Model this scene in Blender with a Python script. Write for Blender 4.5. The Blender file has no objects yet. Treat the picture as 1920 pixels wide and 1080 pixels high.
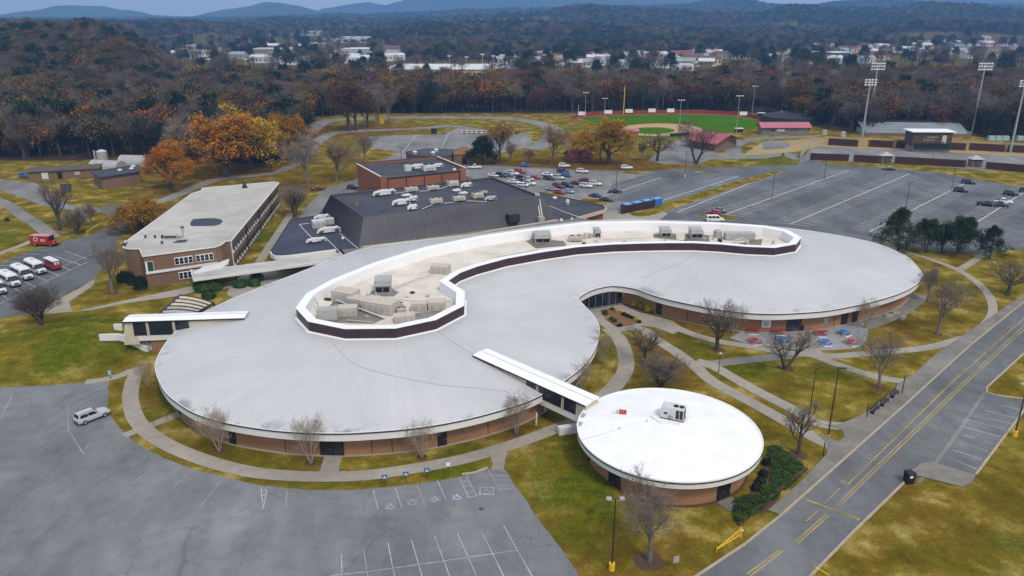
import bpy, math, random
from mathutils import Vector, Matrix, noise
from mathutils.geometry import delaunay_2d_cdt, tessellate_polygon

# ------------------------------------------------------------------ camera, sky, sun, exposure
scn = bpy.context.scene
F, HZ, CAMH = 1440.0, 22.0, 60.0            # focal length in photo pixels, horizon row, drone height (m)
TH = math.atan((540 - HZ) / F)
cam_d = bpy.data.cameras.new('camera'); cam_d.lens = F / 1920 * 36; cam_d.sensor_width = 36
cam_d.clip_start = 1.0; cam_d.clip_end = 40000
cam = bpy.data.objects.new('camera', cam_d); scn.collection.objects.link(cam)
cam.location = (0, 0, CAMH); cam.rotation_euler = (math.pi / 2 - TH, 0, 0); scn.camera = cam

SUN_EL, SUN_AZ = math.radians(52), math.radians(150)      # azimuth clockwise from +Y: behind the camera, to its right
world = bpy.data.worlds.new('World'); scn.world = world; world.use_nodes = True
wn = world.node_tree.nodes; wl = world.node_tree.links
sky = wn.new('ShaderNodeTexSky'); sky.sky_type = 'NISHITA'; sky.sun_disc = False
sky.sun_elevation = SUN_EL; sky.sun_rotation = SUN_AZ
sky.air_density = 1.0; sky.dust_density = 2.0; sky.ozone_density = 1.6
bgn = wn['Background']; bgn.inputs['Strength'].default_value = 0.12
veil = wn.new('ShaderNodeMix'); veil.data_type = 'RGBA'; veil.inputs[0].default_value = .55       # thin even cloud over the whole sky
veil.inputs[7].default_value = (6.6, 6.9, 7.4, 1); wl.new(sky.outputs[0], veil.inputs[6]); wl.new(veil.outputs[2], bgn.inputs['Color'])
sd = bpy.data.lights.new('sun', 'SUN'); sd.energy = 1.5; sd.angle = math.radians(10); sd.color = (1.0, 0.90, 0.78)
so = bpy.data.objects.new('sun', sd); scn.collection.objects.link(so)
so.rotation_euler = (math.pi / 2 - SUN_EL, 0, -SUN_AZ + math.pi)
so.location = (60, -60, 150)
vs = scn.view_settings; vs.view_transform = 'Standard'; vs.look = 'None'; vs.gamma = 1; vs.use_curve_mapping = False
vs.exposure = 0.42
scn.cycles.use_denoising = True
scn.cycles.max_bounces = 5; scn.cycles.diffuse_bounces = 2; scn.cycles.glossy_bounces = 2
scn.cycles.transmission_bounces = 2; scn.cycles.volume_bounces = 0; scn.cycles.transparent_max_bounces = 6
scn.cycles.caustics_reflective = False; scn.cycles.caustics_refractive = False

# ------------------------------------------------------------------ helpers
C = scn.collection
R = math.radians
def P(px, py, z=0.0):
    "the point at height z that stands at this place of the photograph"
    x = (px - 960) / F; y = (540 - py) / F
    d = Vector((x, math.cos(TH) + y * math.sin(TH), -math.sin(TH) + y * math.cos(TH)))
    t = (z - CAMH) / d.z
    return Vector((d.x * t, d.y * t, z))
def PP(pts, z=0.0): return [P(a, b, z) for a, b in pts]
def Yof(py, z=0.0): return P(960, py, z).y
def hpx(px, py, top):
    "height of an upright thing whose foot is at row py and whose top is at row top"
    b = P(px, py); y = (540 - top) / F
    d = (math.cos(TH) + y * math.sin(TH), -math.sin(TH) + y * math.cos(TH))
    return CAMH + d[1] / d[0] * b.y

def tag(o, label=None, cat=None, group=None, kind=None):
    if label: o['label'] = label
    if cat: o['category'] = cat
    if group: o['group'] = group
    if kind: o['kind'] = kind
    return o
def thing(name, label, cat, loc=(0, 0, 0), rz=0.0, group=None):
    o = bpy.data.objects.new(name, None); C.objects.link(o); o.empty_display_size = .3
    o.location = loc; o.rotation_euler = (0, 0, rz)
    return tag(o, label, cat, group)
def copy_tree(o, parent=None):
    c = o.copy(); C.objects.link(c)
    if parent is not None: c.parent = parent
    for ch in o.children: copy_tree(ch, c)
    return c
def clone(o, loc, rz=0.0, s=1.0, label=None, group=None):
    c = copy_tree(o); c.location = loc; c.rotation_euler = (0, 0, rz)
    c.scale = (s, s, s) if not isinstance(s, tuple) else s
    if label: c['label'] = label
    if group: c['group'] = group
    return c
def drop(o):
    for ch in list(o.children): drop(ch)
    bpy.data.objects.remove(o)

class MB:
    def __init__(s): s.v = []; s.f = []; s.m = []
    def poly(s, pts, mi=0):
        b = len(s.v); s.v += [tuple(p) for p in pts]; s.f.append(tuple(range(b, b + len(pts)))); s.m.append(mi); return s
    def tess(s, pts, mi=0, flip=False):
        "flat outline of any shape, triangulated, facing up"
        vs_ = [Vector(p) for p in pts]
        b = len(s.v); s.v += [tuple(p) for p in pts]
        for t in tessellate_polygon([vs_]):
            a, c, d = [vs_[i] for i in t]
            up = (c - a).cross(d - a).z > 0
            t = t if up != flip else (t[0], t[2], t[1])
            s.f.append(tuple(b + i for i in t)); s.m.append(mi)
        return s
    def hexa(s, q, mi=0):
        "8 corners: bottom ring 0-3, top ring 4-7"
        b = len(s.v); s.v += [tuple(p) for p in q]
        for f in ((3, 2, 1, 0), (4, 5, 6, 7), (0, 1, 5, 4), (1, 2, 6, 5), (2, 3, 7, 6), (3, 0, 4, 7)):
            s.f.append(tuple(b + i for i in f)); s.m.append(mi)
        return s
    def box(s, c, size, rz=0.0, mi=0, top=(1, 1)):
        "c: middle of the bottom face; top: how far the top face is drawn in"
        x, y, z = c; a, b, h = size[0] / 2, size[1] / 2, size[2]; ca, sa = math.cos(rz), math.sin(rz)
        q = []
        for zz, k in ((0, (1, 1)), (h, top)):
            for sx, sy in ((-1, -1), (1, -1), (1, 1), (-1, 1)):
                lx, ly = sx * a * k[0], sy * b * k[1]
                q.append((x + lx * ca - ly * sa, y + lx * sa + ly * ca, z + zz))
        return s.hexa(q, mi)
    def prism(s, pts, z0, z1, mi=0, mtop=None, bottom=False):
        n = len(pts)
        ar = sum(pts[i][0] * pts[(i + 1) % n][1] - pts[(i + 1) % n][0] * pts[i][1] for i in range(n))
        if ar < 0: pts = list(reversed(pts))
        for i in range(n):
            p, q = pts[i], pts[(i + 1) % n]
            s.poly([(p[0], p[1], z0), (q[0], q[1], z0), (q[0], q[1], z1), (p[0], p[1], z1)], mi)
        s.tess([(p[0], p[1], z1) for p in pts], mi if mtop is None else mtop)
        if bottom: s.tess([(p[0], p[1], z0) for p in pts], mi, True)
        return s
    def cyl(s, c, r0, r1, h, n=12, mi=0, mtop=None, axis='z', cap=True):
        b = len(s.v)
        for zz, r in ((0, r0), (h, r1)):
            for i in range(n):
                a = 2 * math.pi * i / n; u, w = r * math.cos(a), r * math.sin(a)
                p = (c[0] + u, c[1] + w, c[2] + zz) if axis == 'z' else ((c[0] + zz, c[1] + u, c[2] + w) if axis == 'x' else (c[0] + w, c[1] + zz, c[2] + u))
                s.v.append(p)
        for i in range(n):
            j = (i + 1) % n; s.f.append((b + i, b + j, b + n + j, b + n + i)); s.m.append(mi)
        if cap:
            s.f.append(tuple(b + n + i for i in range(n))); s.m.append(mi if mtop is None else mtop)
            s.f.append(tuple(b + n - 1 - i for i in range(n))); s.m.append(mi)
        return s
    def tube(s, pts, rad, n=4, mi=0, cap=False):
        b = len(s.v); pts = [Vector(p) for p in pts]
        if not isinstance(rad, (list, tuple)): rad = [rad] * len(pts)
        for i, p in enumerate(pts):
            d = (pts[min(i + 1, len(pts) - 1)] - pts[max(i - 1, 0)]).normalized()
            u = d.orthogonal().normalized() if abs(d.z) > .95 else Vector((0, 0, 1)).cross(d).normalized()
            w = d.cross(u)
            for k in range(n):
                a = 2 * math.pi * k / n + math.pi / n
                s.v.append(tuple(p + (u * math.cos(a) + w * math.sin(a)) * rad[i]))
        for i in range(len(pts) - 1):
            for k in range(n):
                j = (k + 1) % n
                s.f.append((b + i * n + k, b + i * n + j, b + (i + 1) * n + j, b + (i + 1) * n + k)); s.m.append(mi)
        if cap:
            s.f.append(tuple(b + n - 1 - k for k in range(n))); s.m.append(mi)
            e = b + (len(pts) - 1) * n; s.f.append(tuple(e + k for k in range(n))); s.m.append(mi)
        return s
    def ribbon(s, pts, w, z=None, mi=0):
        "a flat strip along a line; w is one width or one for each point"
        pts = [Vector(p) for p in pts]; n = len(pts)
        if not isinstance(w, (list, tuple)): w = [w] * n
        L, Rr = [], []
        for i, p in enumerate(pts):
            d = (pts[min(i + 1, n - 1)] - pts[max(i - 1, 0)]); d.z = 0; d.normalize()
            nr = Vector((-d.y, d.x, 0)); zz = p.z if z is None else z
            a, c = p + nr * w[i] / 2, p - nr * w[i] / 2
            L.append((a.x, a.y, zz)); Rr.append((c.x, c.y, zz))
        for i in range(n - 1): s.poly([Rr[i], Rr[i + 1], L[i + 1], L[i]], mi)
        return s
    def wall(s, pts, w, z0, z1, mi=0, mtop=None, closed=False):
        "a solid wall (kerb, fence board) of width w along a line"
        pts = [Vector((p[0], p[1], 0)) for p in pts]; n = len(pts)
        A, B = [], []
        for i, p in enumerate(pts):
            if closed: d = pts[(i + 1) % n] - pts[i - 1]
            else: d = pts[min(i + 1, n - 1)] - pts[max(i - 1, 0)]
            d.normalize(); nr = Vector((-d.y, d.x, 0)) * w / 2
            A.append(p + nr); B.append(p - nr)
        rng_ = range(n if closed else n - 1)
        for i in rng_:
            j = (i + 1) % n
            a, b_, c, d = A[i], A[j], B[j], B[i]
            s.poly([(d.x, d.y, z0), (c.x, c.y, z0), (c.x, c.y, z1), (d.x, d.y, z1)], mi)
            s.poly([(b_.x, b_.y, z0), (a.x, a.y, z0), (a.x, a.y, z1), (b_.x, b_.y, z1)], mi)
            s.poly([(d.x, d.y, z1), (c.x, c.y, z1), (b_.x, b_.y, z1), (a.x, a.y, z1)], mi if mtop is None else mtop)
        if not closed:
            for a, d, fl in ((A[0], B[0], 0), (B[-1], A[-1], 0)):
                s.poly([(a.x, a.y, z0), (d.x, d.y, z0), (d.x, d.y, z1), (a.x, a.y, z1)], mi)
        return s
    def mesh(s, name, mats, smooth=False):
        me = bpy.data.meshes.new(name); me.from_pydata(s.v, [], s.f)
        for m in (mats if isinstance(mats, (list, tuple)) else [mats]): me.materials.append(m)
        me.polygons.foreach_set('material_index', s.m)
        if smooth: me.polygons.foreach_set('use_smooth', [True] * len(s.f))
        me.update(); return me
    def build(s, name, mats, parent=None, loc=(0, 0, 0), rz=0.0, smooth=False):
        o = bpy.data.objects.new(name, s.mesh(name, mats, smooth)); C.objects.link(o)
        o.location = loc; o.rotation_euler = (0, 0, rz)
        if parent is not None: o.parent = parent
        return o
def put(name, mesh, parent=None, loc=(0, 0, 0), rz=0.0, s=None):
    o = bpy.data.objects.new(name, mesh); C.objects.link(o); o.location = loc; o.rotation_euler = (0, 0, rz)
    if s: o.scale = s
    if parent is not None: o.parent = parent
    return o
def smooth_line(pts, per=6, closed=False):
    "Catmull-Rom through 2-D or 3-D points"
    pts = [Vector((p[0], p[1], p[2] if len(p) > 2 else 0)) for p in pts]; n = len(pts); out = []
    for i in range(n if closed else n - 1):
        g = lambda k: pts[k % n] if closed else pts[max(0, min(n - 1, k))]
        a, b, c, d = g(i - 1), g(i), g(i + 1), g(i + 2)
        for k in range(per):
            t = k / per
            out.append(.5 * ((2 * b) + (c - a) * t + (2 * a - 5 * b + 4 * c - d) * t * t + (3 * b - a - 3 * c + d) * t ** 3))
    if not closed: out.append(pts[-1])
    return out
def offset(pts, d):
    "move a closed outline inwards by d"
    n = len(pts); ar = sum(pts[i][0] * pts[(i + 1) % n][1] - pts[(i + 1) % n][0] * pts[i][1] for i in range(n))
    sg = 1 if ar > 0 else -1; out = []
    for i in range(n):
        a, b, c = Vector(pts[i - 1][:2]), Vector(pts[i][:2]), Vector(pts[(i + 1) % n][:2])
        u, w = (b - a).normalized(), (c - b).normalized()
        n1, n2 = Vector((-u.y, u.x)) * sg, Vector((-w.y, w.x)) * sg
        m = (n1 + n2); k = m.length
        m = m / k if k > 1e-6 else n1
        co = max(.5, m.dot(n1)); p = b + m * d / co
        out.append(Vector((p.x, p.y, 0)))
    return out
def inside(x, y, poly):
    r = False; n = len(poly); j = n - 1
    for i in range(n):
        xi, yi, xj, yj = poly[i][0], poly[i][1], poly[j][0], poly[j][1]
        if (yi > y) != (yj > y) and x < (xj - xi) * (y - yi) / (yj - yi) + xi: r = not r
        j = i
    return r
def sstep(a, b, x):
    t = max(0.0, min(1.0, (x - a) / (b - a))); return t * t * (3 - 2 * t)

# ------------------------------------------------------------------ materials
def nodes_of(m): return m.node_tree.nodes, m.node_tree.links
def ramp(n, stops, interp='LINEAR'):
    r = n.new('ShaderNodeValToRGB'); r.color_ramp.interpolation = interp
    e = r.color_ramp.elements
    while len(e) < len(stops): e.new(.5)
    for k, (p, c) in enumerate(stops):
        e[k].position = p; e[k].color = (c[0], c[1], c[2], 1) if not isinstance(c, (int, float)) else (c, c, c, 1)
    return r
def mat(name, col, rough=.8, var=.12, scale=1.0, spec=.3, metal=0.0, bump=0.0, bscale=None, var2=0.0, scale2=.05, stretch=None, coat=0.0, hue=0.0):
    m = bpy.data.materials.new(name); m.use_nodes = True; n, l = nodes_of(m)
    b = n['Principled BSDF']; b.inputs['Roughness'].default_value = rough
    b.inputs['Specular IOR Level'].default_value = spec; b.inputs['Metallic'].default_value = metal
    if coat: b.inputs['Coat Weight'].default_value = coat; b.inputs['Coat Roughness'].default_value = .08
    tc = n.new('ShaderNodeTexCoord'); src = tc.outputs['Object']
    if stretch:
        mp = n.new('ShaderNodeMapping'); mp.inputs['Scale'].default_value = stretch; l.new(src, mp.inputs['Vector']); src = mp.outputs[0]
    cur = None
    if var or var2:
        nz = n.new('ShaderNodeTexNoise'); nz.inputs['Scale'].default_value = scale; nz.inputs['Detail'].default_value = 6; nz.inputs['Roughness'].default_value = .65
        l.new(src, nz.inputs['Vector'])
        lo = [max(0, c * (1 - var)) for c in col]; hi = [c * (1 + var) for c in col]
        hi[0] *= 1 + hue; lo[0] *= 1 - hue
        r = ramp(n, [(.3, lo), (.7, hi)]); l.new(nz.outputs['Fac'], r.inputs[0]); cur = r.outputs[0]
        if var2:
            n2 = n.new('ShaderNodeTexNoise'); n2.inputs['Scale'].default_value = scale2; n2.inputs['Detail'].default_value = 4
            l.new(tc.outputs['Object'], n2.inputs['Vector'])
            r2 = ramp(n, [(.3, 1 - var2), (.7, 1 + var2)]); l.new(n2.outputs['Fac'], r2.inputs[0])
            mx = n.new('ShaderNodeMix'); mx.data_type = 'RGBA'; mx.blend_type = 'MULTIPLY'; mx.inputs[0].default_value = 1
            l.new(cur, mx.inputs[6]); l.new(r2.outputs[0], mx.inputs[7]); cur = mx.outputs[2]
        l.new(cur, b.inputs['Base Color'])
    else:
        b.inputs['Base Color'].default_value = (*col, 1)
    if bump:
        nb = n.new('ShaderNodeTexNoise'); nb.inputs['Scale'].default_value = bscale or scale * 4; nb.inputs['Detail'].default_value = 5
        l.new(src, nb.inputs['Vector'])
        bp = n.new('ShaderNodeBump'); bp.inputs['Strength'].default_value = bump; bp.inputs['Distance'].default_value = .05
        l.new(nb.outputs['Fac'], bp.inputs['Height']); l.new(bp.outputs[0], b.inputs['Normal'])
    return m
def leafmat(name, col, dv=.35, hue=.12, trans=.25):
    "leaves: colour differs from tree to tree and from clump to clump"
    m = bpy.data.materials.new(name); m.use_nodes = True; n, l = nodes_of(m)
    b = n['Principled BSDF']; b.inputs['Roughness'].default_value = .75; b.inputs['Specular IOR Level'].default_value = .15
    oi = n.new('ShaderNodeObjectInfo'); tc = n.new('ShaderNodeTexCoord')
    nz = n.new('ShaderNodeTexNoise'); nz.inputs['Scale'].default_value = .45; nz.inputs['Detail'].default_value = 3
    l.new(tc.outputs['Object'], nz.inputs['Vector'])
    r = ramp(n, [(.25, [c * (1 - dv) for c in col]), (.5, col), (.75, [min(1, col[0] * (1 + dv + hue)), col[1] * (1 + dv), col[2] * (1 + dv * .6)])])
    l.new(nz.outputs['Fac'], r.inputs[0])
    hs = n.new('ShaderNodeHueSaturation')
    mh = n.new('ShaderNodeMapRange'); mh.inputs[3].default_value = .5 - hue * .045; mh.inputs[4].default_value = .5 + hue * .045
    mv = n.new('ShaderNodeMapRange'); mv.inputs[3].default_value = .72; mv.inputs[4].default_value = 1.28
    wv = n.new('ShaderNodeTexWhiteNoise'); wv.noise_dimensions = '1D'
    l.new(oi.outputs['Random'], mh.inputs[0]); l.new(oi.outputs['Random'], wv.inputs['W']); l.new(wv.outputs['Value'], mv.inputs[0])
    l.new(mh.outputs[0], hs.inputs['Hue']); l.new(mv.outputs[0], hs.inputs['Value']); l.new(r.outputs[0], hs.inputs['Color'])
    l.new(hs.outputs[0], b.inputs['Base Color'])
    return m
M = {}
M['cream'] = mat('cream_stucco', (.52, .46, .36), .85, .08, .8, var2=.08, scale2=.15)
M['white_fascia'] = mat('white_fascia', (.66, .65, .62), .6, .06, 1.2, var2=.06, scale2=.1)
M['white'] = mat('white_paint', (.78, .78, .77), .55, .04, .6)
M['cap_white'] = mat('white_membrane', (.84, .84, .84), .5, .03, .3)
M['brick'] = mat('brick_brown', (.27, .145, .075), .9, .28, 3.0, var2=.16, scale2=.12, stretch=(1, 1, 5), hue=.06)
M['brick_red'] = mat('brick_red', (.27, .105, .06), .9, .18, 3.0, var2=.12, scale2=.1, stretch=(1, 1, 5))
M['brick_dark'] = mat('brick_dark', (.19, .115, .075), .9, .25, 3.0, var2=.12, scale2=.12, stretch=(1, 1, 5))
M['mortar'] = mat('joint', (.05, .035, .03), .9, 0)
M['band'] = mat('brown_metal', (.042, .020, .026), .45, .2, .5, spec=.4, var2=.15, scale2=.2)
M['fence'] = mat('red_brown_fence', (.055, .022, .016), .7, .2, .5, var2=.2, scale2=.3)
M['dark'] = mat('dark_bronze', (.018, .016, .018), .4, .1, 1, spec=.4)
M['black'] = mat('black_rubber', (.012, .012, .013), .7, 0)
M['glass'] = mat('tinted_glass', (.012, .016, .028), .08, 0, spec=.6)
M['mans'] = mat('charcoal_metal', (.062, .061, .070), .5, .12, .4, spec=.4, var2=.12, scale2=.12)
M['tar'] = mat('tar_roof', (.05, .054, .066), .85, .22, .25, var2=.25, scale2=.06, bump=.15, bscale=3)
M['tarblue'] = mat('tar_roof_patch', (.045, .052, .075), .8, .2, .3, var2=.22, scale2=.08)
M['concrete'] = mat('concrete', (.30, .275, .225), .9, .14, .8, var2=.16, scale2=.09, bump=.1, bscale=6)
M['concrete_dk'] = mat('old_concrete', (.19, .18, .155), .9, .2, .5, var2=.25, scale2=.1, bump=.1, bscale=6)
M['kerb'] = mat('kerb', (.36, .31, .23), .9, .15, .6)
M['paint_w'] = mat('white_line', (.43, .43, .42), .8, .3, 1.5, var2=.35, scale2=.22)
M['paint_far'] = mat('stall_white', (.62, .62, .60), .8, .1, 1.5)
M['paint_f'] = mat('worn_line', (.30, .31, .32), .85, .35, 1.2, var2=.25, scale2=.2)
M['paint_y'] = mat('yellow_line', (.36, .27, .09), .8, .25, 1.5, var2=.3, scale2=.2)
M['paint_b'] = mat('blue_stall_mark', (.175, .20, .245), .85, .25, 1.5)
M['hv_cream'] = mat('unit_cream', (.50, .45, .37), .6, .12, 1.0)
M['hv_grey'] = mat('unit_grey', (.40, .40, .38), .5, .14, .8, metal=.2)
M['hv_white'] = mat('unit_white', (.56, .56, .55), .5, .1, 1.2)
M['steel'] = mat('galvanised', (.42, .45, .47), .4, .12, .8, metal=.6)
M['pole'] = mat('dark_pole', (.04, .032, .03), .5, .1, 1)
M['yellow'] = mat('safety_yellow', (.72, .45, .02), .6, .1, 2)
M['red'] = mat('red_paint', (.38, .022, .025), .5, .1, 1)
M['blue'] = mat('blue_paint', (.03, .14, .46), .5, .1, 1)
M['bark'] = mat('bark', (.070, .056, .044), .95, .3, 3, stretch=(2, 2, .4))
M['bark_grey'] = mat('bark_grey', (.155, .135, .115), .95, .25, 3, stretch=(2, 2, .4))
M['bark_pale'] = mat('bark_pale', (.30, .25, .19), .95, .2, 3)
M['bark_dk'] = mat('bark_dark', (.040, .033, .028), .95, .3, 3)
M['twig'] = mat('twigs', (.12, .09, .072), .95, .2, 2)
M['mulch'] = mat('mulch', (.085, .048, .03), .95, .35, 4, bump=.4, bscale=14)
# ------------------------------------------------------------------ terrain
def rowz(py, Y):
    "height that shows at photo row py at the distance Y"
    y = (540 - py) / F
    return CAMH + Y * (-math.sin(TH) + y * math.cos(TH)) / (math.cos(TH) + y * math.sin(TH))
def pxof(x, y): return 960 + F * x / (y * math.cos(TH) + CAMH * math.sin(TH))
def rowof(y, z=0):
    return 540 - F * (y * math.sin(TH) + (z - CAMH) * math.cos(TH)) / (y * math.cos(TH) - (z - CAMH) * math.sin(TH))
def plin(tab, s):
    if s <= tab[0][0]: return tab[0][1]
    for (a, u), (b, w) in zip(tab, tab[1:]):
        if s <= b: t = (s - a) / (b - a); t = t * t * (3 - 2 * t); return u + (w - u) * t
    return tab[-1][1]
RIDGES = [   # distance, depth, [(column, row of the tree tops)]
    (830, 240, 17, [(-500, 45), (0, 41), (60, 37), (100, 41), (190, 37), (240, 50), (275, 75), (300, 105), (335, 140)]),
    (1900, 330, 17, [(-300, 44), (200, 42), (330, 42), (420, 48), (500, 62), (640, 66), (720, 62), (800, 44), (1000, 42), (1150, 46), (1300, 56), (1500, 62), (1640, 46), (1700, 42), (1800, 42), (1920, 48), (2300, 50)]),
    (2800, 420, 16, [(-300, 40), (290, 40), (420, 44), (520, 36), (600, 38), (720, 40), (820, 36), (900, 28), (1000, 24), (1090, 12), (1180, 16), (1260, 22), (1330, 26), (1420, 24), (1480, 10), (1560, 16), (1660, 18), (1740, 6), (1810, 8), (1920, 16), (2300, 20)]),
    (4600, 700, 14, [(-300, 38), (420, 38), (560, 33), (640, 30), (780, 26), (900, 20), (1200, 14), (1280, 12), (1340, 1), (1385, -2), (1440, 10), (1500, 14), (1560, 8), (1640, -1), (1700, 3), (1760, 12), (2000, 10), (2300, 10)])]
MOUNDS = [(P(135, 640), 15, 10, 2.2), (P(205, 628), 9, 7, 1.2), (P(1125, 905), 5.0, 8, .8)]
def terr(x, y):
    h = 0.0
    if y < 420:
        for c, a, b, k in MOUNDS:
            d = ((x - c.x) / a) ** 2 + ((y - c.y) / b) ** 2
            if d < 6: h += k * math.exp(-d * 1.4)
        if abs(x) < 260 and y < 330: return h
    s = pxof(x, max(y, 60.0))
    if y > 470:
        u = sstep(470, 1100, y)
        base = 0.0
        for Y0, w, th_, tab in RIDGES:
            k = math.exp(-((y - Y0) / w) ** 2) if y < 5200 or Y0 < 4000 else math.exp(-((y - Y0) / w) ** 2 * .4)
            if k > .003: base = max(base, max(0.0, rowz(plin(tab, s), Y0) - th_) * k)
        h += base
        h += u * 7 * noise.fractal(Vector((x / 420, y / 420, 3.1)), 1.0, 2.0, 3) * min(1, y / 2500)
        h += sstep(5200, 8000, y) * 15
    return h
WOOD_EDGE = [(-600, 303), (0, 302), (150, 300), (270, 296), (320, 300), (400, 308), (500, 306), (545, 288), (568, 258), (590, 222), (640, 214), (1060, 212), (1300, 206), (1460, 216), (1530, 240), (1600, 250), (1830, 251), (1870, 262), (2500, 270)]
TOWN_TOP = [(300, 130), (330, 90), (560, 74), (745, 74), (765, 113), (1000, 113), (1015, 106), (1300, 106), (1320, 92), (1640, 88), (1660, 77), (2400, 74)]
def lin(tab, s):
    if s <= tab[0][0]: return tab[0][1]
    for (a, u), (b, w) in zip(tab, tab[1:]):
        if s <= b: return u + (w - u) * (s - a) / (b - a)
    return tab[-1][1]
def wood(x, y):
    "how thickly this place is wooded, 0 to 1"
    if y < 250: return 0.0
    s = pxof(x, y); r = rowof(y)
    if r > lin(WOOD_EDGE, s): return 0.0
    if r > (176 if 560 < s < 1320 else 165): return 1.0
    if y < 1100 and s < 300: return 1.0
    if r > lin(TOWN_TOP, s): return .13 if noise.noise(Vector((x / 90, y / 140, 7))) > .02 else .02
    return 1.0 if noise.noise(Vector((x / 330, y / 500, 1.7))) > -.36 else .10

GREEN = [((1820, 900), 9, .45), ((1700, 1050), 8, .4), ((1880, 1000), 9, .4), ((150, 640), 15, 1.0), ((60, 690), 10, .5), ((1110, 930), 9, 1.0), ((1060, 850), 6, .7), ((1420, 690), 7, .8), ((1545, 700), 6, .5), ((1330, 665), 6, .8), ((1345, 630), 5, .6), ((30, 430), 14, .8), ((440, 530), 6, .6), ((500, 870), 9, .5), ((350, 800), 8, .6), ((1500, 930), 10, .3), ((720, 862), 6, .6), ((850, 855), 6, .6), ((1145, 660), 6, .6),
         ((1610, 300), 14, .2), ((430, 500), 8, .5), ((490, 440), 10, .9), ((640, 325), 25, .4), ((1100, 330), 12, .2), ((1150, 240), 40, .5), ((1450, 300), 16, .9), ((1150, 1050), 8, .3)]
LEAFY_VIGNETTE = [((1760, 980), 14, .55), ((1890, 930), 10, .5), ((1640, 1060), 10, .45), ((990, 945), 2.2, .8), ((1015, 985), 2.2, .9), ((1045, 1022), 2.2, .9), ((1075, 1062), 2.5, .9), ((330, 862), 2.5, .6), ((480, 902), 2.5, .6), ((1340, 610), 8, .8), ((1220, 650), 8, .8), ((1270, 720), 10, .6), ((420, 315), 36, 1.0), ((540, 345), 20, .9), ((560, 330), 30, .7), ((660, 325), 20, .8), ((1060, 310), 40, 1.0), ((1140, 312), 40, 1.0), ((960, 312), 35, 1.0), ((320, 360), 14, .9), ((680, 245), 40, .9), ((215, 545), 8, .6), ((300, 740), 7, .6), ((420, 830), 9, .6), ((560, 850), 9, .5), ((960, 810), 8, .6), ((1700, 620), 16, .6), ((1200, 1060), 10, .7), ((110, 430), 8, .6), ((150, 425), 9, .7), ((1400, 760), 14, .4), ((1640, 950), 10, .3), ((1250, 615), 8, .7), ((1790, 470), 12, .3), ((330, 395), 16, .8), ((1520, 850), 7, .4)]  # leaf litter; leading entries paint lens vignette darkening into the lower right lawn
GREEN = [(P(*c), r, k) for c, r, k in GREEN]; LEAFY_VIGNETTE = [(P(*c), r, k) for c, r, k in LEAFY_VIGNETTE]
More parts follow.
